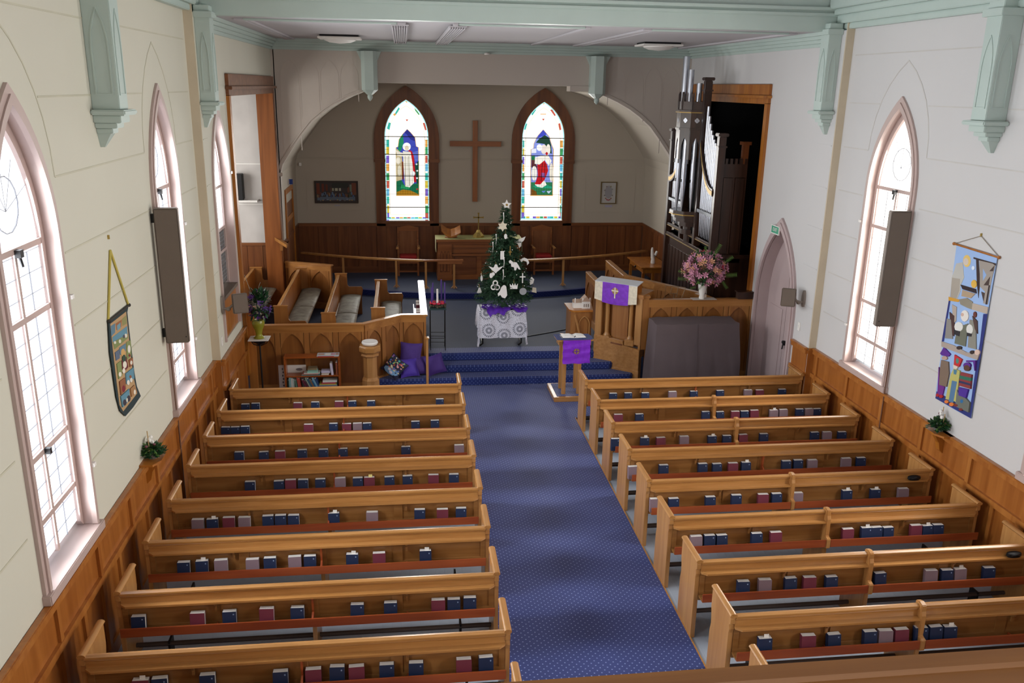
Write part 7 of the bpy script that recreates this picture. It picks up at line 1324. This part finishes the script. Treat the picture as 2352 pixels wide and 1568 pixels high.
ob('table_top', MB().box(1.44, 2.28, 15.96, 16.42, 1.14, 1.17), ORANGE, t)
for x in (1.48, 2.24):
    for y in (16.0, 16.38): ob('leg', MB().box(x-.015, x+.015, y-.015, y+.015, PLAT+.05, 1.14), BLACK, t)
    ob('foot_bar', MB().tube([(x-.06, 15.93, PLAT+.03), (x, 16.0, PLAT+.05), (x, 16.4, PLAT+.05)], .02, 8), BLACK, t)
def lace():
    m, nt, b = new_mat('white lace'); L = nt.links; N = nt.nodes
    tc = N.new('ShaderNodeTexCoord'); mp = N.new('ShaderNodeMapping'); mp.inputs['Location'].default_value = (.0, 0, -.72); mp.inputs['Rotation'].default_value = (radians(90), 0, 0)
    L.new(tc.outputs['Object'], mp.inputs[0])
    sx_ = N.new('ShaderNodeSeparateXYZ'); L.new(tc.outputs['Object'], sx_.inputs[0])
    def mth(op, a, bb=None):
        q = N.new('ShaderNodeMath'); q.operation = op
        for i, v in enumerate((a, bb)):
            if v is None: continue
            if isinstance(v, (int, float)): q.inputs[i].default_value = v
            else: L.new(v, q.inputs[i])
        return q.outputs[0]
    dark = None
    for cx_, cz_ in ((-.28, .34), (0.02, .24), (.32, .36), (-.05, .72), (.28, .74), (.0, .60), (-.33, .68)):
        dx = mth('SUBTRACT', sx_.outputs[0], cx_); dz = mth('SUBTRACT', sx_.outputs[2], cz_)
        d = mth('SQRT', mth('ADD', mth('MULTIPLY', dx, dx), mth('MULTIPLY', dz, dz))); an = mth('ARCTAN2', dz, dx)
        pet = mth('ADD', .5, mth('MULTIPLY', mth('SINE', mth('MULTIPLY', an, 22.)), .5))
        rg = mth('LESS_THAN', mth('ABSOLUTE', mth('SUBTRACT', d, .115)), .018)
        k = mth('MULTIPLY', rg, mth('GREATER_THAN', pet, .45))
        k2 = mth('LESS_THAN', mth('ABSOLUTE', mth('SUBTRACT', d, .045)), .02)
        k = mth('MAXIMUM', k, mth('MULTIPLY', k2, .8))
        dark = k if dark is None else mth('MAXIMUM', dark, k)
    v = N.new('ShaderNodeTexVoronoi'); v.feature = 'DISTANCE_TO_EDGE'; v.inputs['Scale'].default_value = 24; L.new(tc.outputs['Object'], v.inputs['Vector'])
    dark = mth('MAXIMUM', dark, mth('MULTIPLY', mth('LESS_THAN', v.outputs['Distance'], .06), .35))
    mx = N.new('ShaderNodeMix'); mx.data_type = 'RGBA'; L.new(dark, mx.inputs[0]); mx.inputs[6].default_value = lin('#d4d4e0'); mx.inputs[7].default_value = lin('#6d6f7c')
    L.new(mx.outputs[2], b.inputs['Base Color']); b.inputs['Roughness'].default_value = .85
    return m
LACE = lace()
t = thing('lace_tablecloth', 'white crocheted lace cloth draped over the low table under the Christmas tree', 'tablecloth', (1.87, 16.15, PLAT))
bm = bmesh.new(); nx, ny = 46, 36; G = []
x0, x1, y0, y1, zt = 1.41, 2.31, 15.93, 16.45, 1.178
for i in range(nx+1):
    row = []
    for j in range(ny+1):
        u = -.80+1.60*i/nx; v = -.80+1.25*j/ny          # cloth coordinates around the table centre
        hx, hy = (x1-x0)/2, (y1-y0)/2
        ox, oy = max(0, abs(u)-hx), max(0, (-v)-hy) if v < 0 else max(0, v-hy)
        dz = ox+oy - .25*min(ox, oy)
        X = max(-hx, min(hx, u))+(math.copysign(.10*ox+.012*sin(v*26)*min(1, ox*9), u) if ox else 0)
        Y = max(-hy, min(hy, v))+(math.copysign(.10*oy+.014*sin(u*22+1)*min(1, oy*6), v) if oy else 0)
        z = zt-dz*1.0
        z = max(z, PLAT+.03+.02*sin(u*9))
        row.append(bm.verts.new((X+1.86-1.87, Y+16.19-16.15, z-PLAT)))
    G.append(row)
for i in range(nx):
    for j in range(ny): bm.faces.new((G[i][j], G[i+1][j], G[i+1][j+1], G[i][j+1]))
me = bpy.data.meshes.new('lace_cloth'); bmesh.ops.recalc_face_normals(bm, faces=bm.faces); bm.to_mesh(me); bm.free(); me.materials.append(LACE); me.shade_smooth()
ob('lace_cloth', me, LACE, t)
e = [tuple(Vector(v.co)) for v in []]
c = thing('velvet_drape', 'rumpled purple velvet cloth spread around the foot of the Christmas tree', 'cloth', (1.9, 16.12, 1.18))
bm = bmesh.new(); nx, ny = 26, 16; q = random.Random(3); G = []
for i in range(nx+1):
    row = []
    for j in range(ny+1):
        u, v = i/nx*2-1, j/ny*2-1
        k = 1-.25*v*v*(.6+.4*sin(u*5)); X = u*.44*k+.03*sin(v*7); Y = v*.24*(1-.2*abs(sin(u*4)))-.04+.03*sin(u*3)
        z = .022+.022*abs(sin(u*9+v*6))*(1+.4*sin(v*8))+.012*sin(u*17)
        if Y < -.2: z -= (-.2-Y)*1.3
        row.append(bm.verts.new((X, Y, z)))
    G.append(row)
for i in range(nx):
    for j in range(ny): bm.faces.new((G[i][j], G[i+1][j], G[i+1][j+1], G[i][j+1]))
me = bpy.data.meshes.new('velvet'); bmesh.ops.recalc_face_normals(bm, faces=bm.faces); bm.to_mesh(me); bm.free(); me.materials.append(VELVET); me.shade_smooth()
ob('velvet', me, VELVET, c)
t = thing('christmas_tree', 'small decorated fir tree standing on the lace covered table', 'tree', (1.9, 16.15, 1.2))
TX, TY, TZ0, TZ1 = 1.91, 16.15, 1.40, 3.08
ob('trunk', MB().tube([(TX, TY, 1.2), (TX, TY, 3.12)], .025, 8, .008), solid('#4a4a4c', .5), t)
ob('tree_foot', MB().lathe([(.1, 1.2), (.1, 1.22), (.05, 1.25), (.03, 1.29)], (TX, TY, 0), 12), PINE, t)
q = random.Random(12)
mb = MB(); mb2 = MB(); nb = 0
for lv in range(30):
    f = lv/29; z = TZ0+.04+(TZ1-TZ0-.05)*f; R = .50*(1-f)**1.0+.085
    if f > .75: R *= .9
    nbr = int(20-12*f)
    for k in range(nbr):
        a = 2*pi*(k+q.uniform(-.3, .3))/nbr+lv*.7; r = R*q.uniform(.72, 1.1); dip = -.10*(1-f)+.02; tip = Vector((TX+r*cos(a), TY+r*sin(a), z+dip+q.uniform(-.05, .05))); st = Vector((TX, TY, z+.04))
        mb2.tube([st, tip], .005, 3, .003)
        d = tip-st; L_ = d.length; d.normalize(); side = d.cross(Vector((0, 0, 1))).normalized(); up = side.cross(d)
        nn = int(16+52*L_)
        for s_ in range(nn):
            g = .18+.82*s_/nn; p = st+d*L_*g; an = q.uniform(0, 2*pi); o_ = (side*cos(an)+up*sin(an)*.75); ln = .052*(1.25-.4*g)
            e_ = p+o_*ln+d*ln*.7; w = o_.cross(d)*.0075
            mb.add([tuple(p-w), tuple(p+w), tuple(e_)], [(0, 1, 2)])
        if L_ > .2:
            for s2 in (-1, 1):
                for b_ in (.55, .8):
                    p0 = st+d*L_*b_; dd = (d+side*s2*.9).normalized(); l2 = L_*.28
                    for s_ in range(12):
                        p = p0+dd*l2*s_/12; an = q.uniform(0, 2*pi); sd = dd.cross(Vector((0, 0, 1))).normalized(); o_ = sd*cos(an)+Vector((0, 0, 1))*sin(an)*.7; e_ = p+o_*.045+dd*.03; w = o_.cross(dd)*.0075
                        mb.add([tuple(p-w), tuple(p+w), tuple(e_)], [(0, 1, 2)])
o = ob('branches', mb2, PINE, t); o['kind'] = 'stuff'
o = ob('needles', mb, PINE, t); o['kind'] = 'stuff'
def star(cx_, cz_, r, r2, n=5, ph=90): return [((cx_+(r if i % 2 == 0 else r2)*cos(radians(ph+180*i/n))), (cz_+(r if i % 2 == 0 else r2)*sin(radians(ph+180*i/n)))) for i in range(2*n)]
def orn(name, lb, x, z, polys, m=WHITE, y=None, gold=None, loop=True):
    # hangs on the front surface of the tree
    rz = .53*(1-(z-TZ0)/(TZ1-TZ0))+.07; dx = x-TX; yy = y if y is not None else TY-sqrt(max(.0, rz*rz-dx*dx))-.03
    t = thing(name, lb, 'ornament', (x, yy, z), group='white paper ornaments on the Christmas tree')
    for k, P in enumerate(polys):
        ob('cutout' if k == 0 else 'layer', MB().prism([(x+u, z+v) for u, v in P], ident, yy-.006-.004*k, yy+.004), m, t)
    if gold: ob('gold_detail', MB().prism([(x+u, z+v) for u, v in gold], ident, yy-.016, yy-.01), GOLD, t)
    if loop: ob('hanging_thread', MB().tube([(x, yy, z+.05), (x, yy+.04, z+.12)], .002, 4), GOLD, t)
    return t
st_ = thing('tree_star', 'white star with a gold centre on the top of the Christmas tree', 'ornament', (1.93, TY, 3.08))
ob('star', MB().prism(star(1.93, 3.18, .095, .045), ident, TY-.015, TY+.01), WHITE, st_); ob('gold_centre', MB().prism(blob(1.93, 3.18, .022, .022), ident, TY-.02, TY-.015), GOLD, st_); ob('star_holder', MB().tube([(1.93, TY, 3.05), (1.93, TY, 3.12)], .008, 5), WHITE, st_)
dove = [(-.14, .05), (-.05, .02), (-.02, .06), (.02, .06), (.05, .02), (.14, .05), (.06, -.03), (.02, -.06), (0, -.09), (-.03, -.06), (-.07, -.03)]
orn('dove_ornament', 'white dove cutout with spread wings at the left middle of the tree', 1.70, 2.03, [dove, blob(0, .055, .03, .03)])
orn('dove_ornament', 'white dove cutout tilted upwards at the upper right of the tree', 2.18, 2.46, [[(-.12, .05), (-.04, .05), (.02, .08), (.12, .12), (.09, .05), (.04, .0), (.04, -.06), (0, -.10), (-.03, -.02), (-.08, 0)], blob(-.07, .04, .028, .025)])
rg = blob(0, 0, .055, .055, 14)
tr = thing('ring_ornament', 'three linked white rings cutout at the left of the tree', 'ornament', (1.68, 15.7, 1.72), group='white paper ornaments on the Christmas tree')
for cx_, cz_ in ((1.68, 1.78), (1.645, 1.70), (1.72, 1.695)): ob('ring', MB().ring(blob(cx_, cz_, .052, .055, 16), blob(cx_, cz_, .03, .032, 16), ident, 15.66, 15.675, closed=True), WHITE, tr)
orn('lamb_ornament', 'white lamb cutout in the right middle of the tree', 2.05, 2.09, [[(-.11, .08), (-.08, .11), (-.03, .07), (.04, .06), (.08, 0), (.12, -.08), (.08, -.07), (.05, -.03), (.03, -.09), (0, -.09), (-.01, -.03), (-.06, -.02), (-.07, .04), (-.1, .05)]])
orn('cross_ornament', 'thin white cross cutout on the right of the tree', 2.21, 1.85, [[(-.01, -.1), (.01, -.1), (.01, .01), (.055, .01), (.055, .03), (.01, .03), (.01, .09), (-.01, .09), (-.01, .03), (-.055, .03), (-.055, .01), (-.01, .01)]])
orn('crown_ornament', 'white crown cutout near the centre of the tree', 2.03, 1.72, [[(-.07, -.05), (.065, -.05), (.075, .05), (.04, .01), (.02, .06), (0, .01), (-.03, .06), (-.04, .01), (-.08, .05)]])
orn('angel_ornament', 'large white angel cutout low in the middle of the tree', 1.84, 1.62, [[(-.08, .02), (-.05, .10), (0, .13), (.04, .10), (.05, .02), (.06, -.06), (.02, -.12), (-.04, -.10), (-.07, -.05), (-.11, -.08), (-.12, -.03)], blob(0, .09, .04, .045)])
orn('disc_ornament', 'round silver framed disc ornament at the lower right of the tree', 2.21, 1.61, [blob(0, 0, .068, .068, 18), blob(0, 0, .045, .045, 14)], m=paint('silver ornament', '#a8acb0', .4, metal=.3))
orn('scroll_ornament', 'upright rectangular white scroll ornament in the upper middle of the tree', 1.82, 2.28, [[(-.035, -.08), (.035, -.08), (.035, .08), (-.035, .08)], blob(0, 0, .012, .03)])
orn('net_ornament', 'cream patterned net star high on the left side of the tree', 1.84, 2.80, [star(0, 0, .10, .06, 6)], m=CREAMC)
orn('fish_ornament', 'small white oval ornament below the net star', 1.89, 2.62, [blob(0, 0, .03, .05)])
orn('gold_ornament', 'small hanging gold cross ornament right of the scroll', 1.97, 2.33, [[(-.008, -.05), (.008, -.05), (.008, .12), (-.008, .12)], [(-.03, 0), (.03, 0), (.03, .02), (-.03, .02)]], m=GOLD)
orn('wing_ornament', 'white winged cutout at the right edge of the tree', 2.26, 2.10, [[(-.08, .06), (0, .10), (.07, .07), (.10, 0), (.06, -.05), (.05, .02), (-.02, .05), (-.05, .0)]])
orn('bell_ornament', 'white bell cutout at the far lower left edge of the tree', 1.41, 1.56, [[(-.05, -.05), (.05, -.05), (.02, .05), (-.01, .06)]], y=16.0)
orn('flower_ornament', 'white four petalled cutout above the linked rings', 1.63, 1.90, [blob(-.02, 0, .03, .05), blob(.02, .03, .03, .035)])
orn('shell_ornament', 'small white oval shell ornament on the left edge of the tree', 1.45, 1.80, [blob(0, 0, .022, .06)], y=16.0)
orn('feather_ornament', 'white feather cutout on the right edge of the tree', 2.42, 1.74, [[(-.03, -.08), (.03, -.05), (.05, .03), (0, .08), (-.04, .03)]], y=16.0)
orn('tag_ornament', 'pale folded card ornament at the lower right edge of the tree', 2.47, 1.56, [[(-.04, -.04), (.05, -.06), (.04, .04), (-.03, .05)]], y=16.0, m=CREAMC)
for i, (x, z) in enumerate(((1.86, 2.95), (1.83, 1.93), (1.66, 2.40), (1.72, 2.55), (1.85, 2.15))):
    g = thing('icicle_ornament', 'white plastic icicle on the tree, %s from the top' % ORD[i] if i else 'white plastic icicle on the tree, topmost', 'ornament', (x, 16.0, z), group='icicles on the Christmas tree')
    rz = .53*(1-(z-TZ0)/(TZ1-TZ0))+.07; yy = TY-sqrt(max(.0, rz*rz-(x-TX)**2))-.02
    ob('icicle', MB().tube([(x, yy, z+.08), (x+.006, yy, z), (x-.004, yy, z-.1)], .01, 6, .003), WHITE, g); ob('icicle_cap', MB().ball((x, yy, z+.09), .014, 6, 4), WHITE, g)
# fairy light specks
g = thing('light_string', 'string of tiny white fairy lights wound round the Christmas tree', 'lights', (TX, TY, 2.0)); mb = MB(); P = []
for k in range(150):
    f = k/150; a = f*2*pi*6.5; z = TZ0+.1+(TZ1-TZ0-.2)*f; r = .5*(1-f)+.07; P.append((TX+r*cos(a), TY+r*sin(a), z))
ob('wire', MB().tube(P, .003, 3), LEAF, g)
for k in range(0, 150, 2): mb.ball((P[k][0]*1.0, P[k][1]-.01, P[k][2]), .010, 5, 4)
o = ob('bulbs', mb, WHITE, g); o['kind'] = 'stuff'
tag(ob('floor_cable', MB().tube([(2.3, 16.5, PLAT+.008), (2.9, 16.8, PLAT+.008), (3.44, 17.1, PLAT+.008), (3.9, 17.3, PLAT+.008)], .008, 6), BLACK, None, loc=(2.9, 16.8, PLAT)), 'dark cable lying on the platform carpet between the tree table and the pulpit', 'cable')

# ------------------------------------------------------------------ organ
t = thing('pipe_organ', 'dark walnut pipe organ with silver pipes in the right chancel opening', 'organ', (6.1, 17.1, PLAT))
OX = 5.90
ob('case_base', MB().box(OX, 6.9, 15.72, 18.7, PLAT, 2.28), ORG, t)
for y in [15.8+.22*k for k in range(13)]: ob('base_board', MB().box(OX-.012, OX, y, y+.19, PLAT+.1, 2.0), ORG, t, bevel=.004)
ob('impost', MB().box(OX-.06, 6.9, 15.68, 18.74, 2.2, 2.28), ORG, t, bevel=.01); ob('impost', MB().box(OX-.05, OX, 15.7, 18.72, 2.42, 2.48), ORG, t, bevel=.01); ob('gold_line', MB().box(OX-.068, OX-.06, 15.7, 18.7, 2.2, 2.215), GOLD, t); ob('gold_line', MB().box(OX-.056, OX-.05, 15.7, 18.7, 2.42, 2.432), GOLD, t)
# case side facing the nave
ob('case_side', MB().box(OX+.02, 6.44, 15.74, 15.8, PLAT, 4.0), ORG, t)
for a, b in ((5.98, 6.17), (6.21, 6.4)): ob('side_panel', MB().box(a, b, 15.728, 15.742, 2.3, 3.75), ORG, t, bevel=.008); ob('side_panel', MB().box(a, b, 15.728, 15.742, .8, 2.1), ORG, t, bevel=.008)
ob('side_rail', MB().box(OX+.02, 6.44, 15.72, 15.76, 2.12, 2.26), ORG, t)
for k in range(5): ob('crenel', MB().box(6.0+.095*k, 6.05+.095*k, 15.74, 15.8, 4.0, 4.1), ORG, t)
def ocol(y, z1, n='corner_post', x=OX, m=ORG, w=.07):
    ob(n, MB().box(x-w, x+w, y-w, y+w, PLAT if n == 'corner_post' else 2.28, z1), m, t, bevel=.012)
    ob('post_cap', MB().box(x-w-.03, x+w+.03, y-w-.03, y+w+.03, z1, z1+.06), m, t, bevel=.012); ob('post_neck', MB().box(x-w-.015, x+w+.015, y-w-.015, y+w+.015, z1-.2, z1-.17), m, t)
ocol(15.76, 4.5); ocol(18.66, 4.45); ocol(6.6 and 16.75, 5.5, 'tower_post'); ocol(17.65, 4.9, 'tower_post')
ob('rear_post', MB().box(6.33, 6.44, 15.75, 15.85, 2.3, 4.35), OAKZ and wood('reddish post', '#74401f', '#5c2e12', 'Z'), t); ob('rear_post_cap', MB().box(6.3, 6.47, 15.72, 15.88, 4.35, 4.41), MATS['reddish post'], t)
def pipe(x, y, z0, z1, r, mouth=.5, foot=.45):
    p = ob('organ_pipe', MB().lathe([(r*.25, z0), (r, z0+foot), (r, z1)], (x, y, 0), 14), PIPE, t, smooth=True)
    zm = z0+foot+.03; ob('pipe_mouth', MB().box(x-r*.95-.006, x-r*.6, y-r*.55, y+r*.55, zm, zm+r*1.0), BLACK, p)
# tall flat of pipes near the front, descending towards the nave
tops = [5.02, 4.84, 4.70, 4.58, 4.50, 4.42, 4.36, 4.32, 4.28]
for k, zt in enumerate(tops): pipe(OX+.0, 16.60-.092*k, 2.5, zt, .034, foot=.5)
for k in range(9): pipe(OX+.02, 17.78+.09*k, 2.5, 4.60-.02*k, .034, foot=.5)
# pipe rail and the carved swag
ob('pipe_rail', MB().box(OX-.06, OX-.04, 15.83, 16.68, 2.98, 3.04), paint('silvered rail', '#8c9098', .4, metal=.5), t); ob('pipe_rail', MB().box(OX-.06, OX-.04, 17.72, 18.6, 2.98, 3.04), MATS['silvered rail'], t)
for ya, yb, nm in ((16.68, 15.83, 0), (17.72, 18.6, 1)):
    P = [(ya+(yb-ya)*i/12, 3.45+.85*(1-i/12)**2.2) for i in range(13)]
    ob('carved_swag', MB().ring([(u, v+.07) for u, v in P], [(u, v-.07) for u, v in P], fx, OX-.085, OX-.05), ORG, t)
    ob('swag_gilding', MB().ring([(u, v+.035) for u, v in P], [(u, v-.045) for u, v in P], fx, OX-.092, OX-.086), GOLD, t)
# projecting half round tower
TC = (OX-.02, 17.2)
def pf(n, r): return [(TC[0]+r*cos(radians(a)), TC[1]+r*sin(radians(a))) for a in (90, 126, 162, 198, 234, 270)]
def slab(nm, r, z0, z1, m=ORG, bev=.008): ob(nm, MB().prism(pf(5, r), fz, z0, z1), m, t, bevel=bev)
for r, z0, z1 in ((.10, 2.28, 2.45), (.18, 2.45, 2.55), (.12, 2.55, 2.62), (.24, 2.62, 2.72), (.34, 2.72, 2.80), (.38, 2.80, 2.88), (.42, 2.88, 2.95)): slab('tower_corbel', r, z0, z1)
ob('gold_line', MB().prism(pf(5, .425), fz, 2.865, 2.885), GOLD, t)
for i, a in enumerate((108, 144, 180, 216, 252)):
    r_ = .065 if a == 180 else .058
    pipe(TC[0]+.30*cos(radians(a)), TC[1]+.30*sin(radians(a)), 2.95, 5.95-.25*abs(i-2), r_, foot=.55)
def band(nm, r, z0, z1, hole=None, m=ORG):
    P = pf(5, r)
    for a, b in zip(P[:-1], P[1:]):
        A = Vector(a); B = Vector(b); d = (B-A); L = d.length; d.normalize(); n2 = Vector((d.y, -d.x))
        if n2.dot(A-Vector(TC)) < 0: n2 = -n2
        F = lambda u, v, w: (A.x+d.x*u+n2.x*w, A.y+d.y*u+n2.y*w, v)
        if hole == 'arch':
            h = arch(L*.2, L*.8, z0, z0+(z1-z0)*.35, z1-(z1-z0)*.25, 6); Q = h[1:-1]; mb = MB()
            mb.prism([(0, z0), (L*.2, z0), (L*.2, z1), (0, z1)], F, -.01, .01).prism([(L*.8, z0), (L, z0), (L, z1), (L*.8, z1)], F, -.01, .01)
            for p, q_ in zip(Q[:-1], Q[1:]):
                if q_[0]-p[0] > 1e-5: mb.prism([p, q_, (q_[0], z1), (p[0], z1)], F, -.01, .01)
            ob(nm, mb, m, t)
        else:
            ob(nm, MB().prism([(0, z0), (L, z0), (L, z1), (0, z1)], F, -.01, .01), m, t)
            if hole == 'quatrefoil':
                for dx, dz in ((.022, 0), (-.022, 0), (0, .022), (0, -.022)): ob('quatrefoil', MB().prism(blob(L/2+dx, (z0+z1)/2+dz, .026, .026, 9), F, .01, .016), PIPE, t)
            if hole == 'crest':
                for x_ in (.02, L*.5, L-.02): ob('finial', MB().prism([(x_-.015, z1), (x_+.015, z1), (x_+.012, z1+.14), (x_, z1+.18), (x_-.012, z1+.14)], F, -.012, .012), m, t)
band('tower_arcade', .385, 3.98, 4.55, 'arch'); slab('tower_cornice', .42, 4.55, 4.60); band('tower_frieze', .39, 4.60, 4.88, 'quatrefoil'); slab('tower_cornice', .43, 4.88, 4.94); band('tower_crest', .37, 4.94, 5.10, 'crest')
ob('gold_line', MB().prism(pf(5, .433), fz, 4.885, 4.9), GOLD, t)
for a in pf(5, .385)[1:-1]: ob('tower_shaft', MB().lathe([(.012, 3.9), (.016, 5.1), (.006, 5.25)], (a[0], a[1], 0), 6), ORG, t)
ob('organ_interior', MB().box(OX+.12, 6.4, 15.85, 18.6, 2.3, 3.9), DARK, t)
# flowers on the right screen, doily, music stand, small box
tag(ob('doily', MB().box(5.30, 5.76, 14.94, 15.12, 1.581, 1.586), paint('ivory linen', '#b8ada4', .9), None, loc=(5.5, 15.0, 1.581)), 'ivory linen mat under the white vase on the right screen', 'mat')
t = thing('vase', 'white china vase holding the pink flowers on the right screen', 'vase', (5.49, 15.02, 1.587))
ob('vase_body', MB().lathe([(.05, 1.588), (.055, 1.61), (.045, 1.65), (.075, 1.78), (.085, 1.87), (.08, 1.86)], (5.49, 15.02, 0), 20), WHITE, t, smooth=True)
bouquet('flower_bouquet', 'large pink and apricot flower bouquet in the white vase by the organ', (5.5, 15.02, 2.15), .42, .34, 21, [(FLPINK, 120, .062, 'pink_bloom'), (FLCOR, 30, .06, 'apricot_bloom'), (FLRED, 5, .055, 'crimson_bloom')], [(LEAFL, 200, .07, 'fern_leaves'), (LEAF, 420, .07, 'dark_leaves')], base=(5.49, 15.02, 1.85))
b2 = [o for o in bpy.data.objects if o.name.startswith('flower_bouquet')][-1]
mb = MB()
for (x, z, dx, dz) in ((5.08, 2.12, -.14, .04), (5.14, 2.0, -.2, .02), (5.85, 2.06, .22, .02), (5.8, 2.3, .16, .12), (5.6, 2.45, .1, .2), (5.45, 2.45, -.04, .16), (5.8, 1.95, .1, -.14), (5.3, 1.85, -.12, -.02), (5.45, 1.9, -.1, -.1)):
    for k in range(9):
        f = k/9; px, pz = x+dx*f, z+dz*f
        for s in (-1, 1): mb.add([(px, 14.85, pz), (px+dx*.06-s*dz*.22, 14.84, pz+dz*.06+s*dx*.22), (px+dx*.07, 14.85, pz+dz*.07)], [(0, 1, 2)])
o = ob('fern_frond', mb, LEAFL, b2)
t = thing('music_stand', 'pale wire music stand rising behind the right screen', 'stand', (5.3, 16.0, PLAT))
WR = paint('tan wire', '#a88a68', .5)
ob('wire_frame', MB().tube([(5.09, 16, 1.36), (5.09, 16, 1.62), (5.30, 16, 1.60), (5.50, 16, 1.57), (5.44, 16, 1.36)], .009, 6).tube([(5.22, 16, 1.58), (5.20, 16, 1.46), (5.34, 16, 1.45)], .008, 6).tube([(5.35, 16, 1.59), (5.33, 16, 1.38)], .008, 6), WR, t)
ob('post', MB().tube([(5.28, 16.02, PLAT), (5.28, 16.02, 1.45)], .012, 8), WR, t); ob('post_foot', MB().tube([(5.1, 16.0, PLAT+.01), (5.28, 16.02, PLAT+.12), (5.46, 16.0, PLAT+.01)], .01, 6), WR, t)
t = thing('wooden_box', 'small dark wooden box on the right screen beside the organ case', 'box', (6.33, 15.04, 1.58))
ob('box_body', MB().box(6.18, 6.46, 14.96, 15.1, 1.581, 1.70), ORG, t, bevel=.005); ob('box_lid', MB().box(6.16, 6.47, 14.94, 15.12, 1.70, 1.72), ORG, t, bevel=.004)
t = thing('wall_reading_ledge', 'small sloping brown ledge on the left arch post above the choir pews', 'shelf', (-2.72, 19.35, 1.9))
ob('ledge', MB().add([(-2.86, 19.3, 1.98), (-2.55, 18.95, 1.86), (-2.55, 19.15, 1.86), (-2.86, 19.5, 1.98), (-2.86, 19.3, 2.05), (-2.55, 18.95, 1.93), (-2.55, 19.15, 1.93), (-2.86, 19.5, 2.05)], [(0, 1, 2, 3), (7, 6, 5, 4), (0, 4, 5, 1), (1, 5, 6, 2), (2, 6, 7, 3), (3, 7, 4, 0)]), SCRNX, t)
ob('ledge_bracket', MB().box(-2.74, -2.68, 19.25, 19.35, 1.75, 1.9), SCRN, t)
# lettering to mesh, tidy helper flags
dg = bpy.context.evaluated_depsgraph_get()
for o in [o for o in bpy.data.objects if o.type == 'FONT']:
    me = bpy.data.meshes.new_from_object(o.evaluated_get(dg)); n = bpy.data.objects.new('sign_lettering', me); COL.objects.link(n)
    n.parent = o.parent; n.matrix_local = o.matrix_local.copy(); bpy.data.objects.remove(o)
for o in bpy.data.objects:
    if '_world' in o: del o['_world']
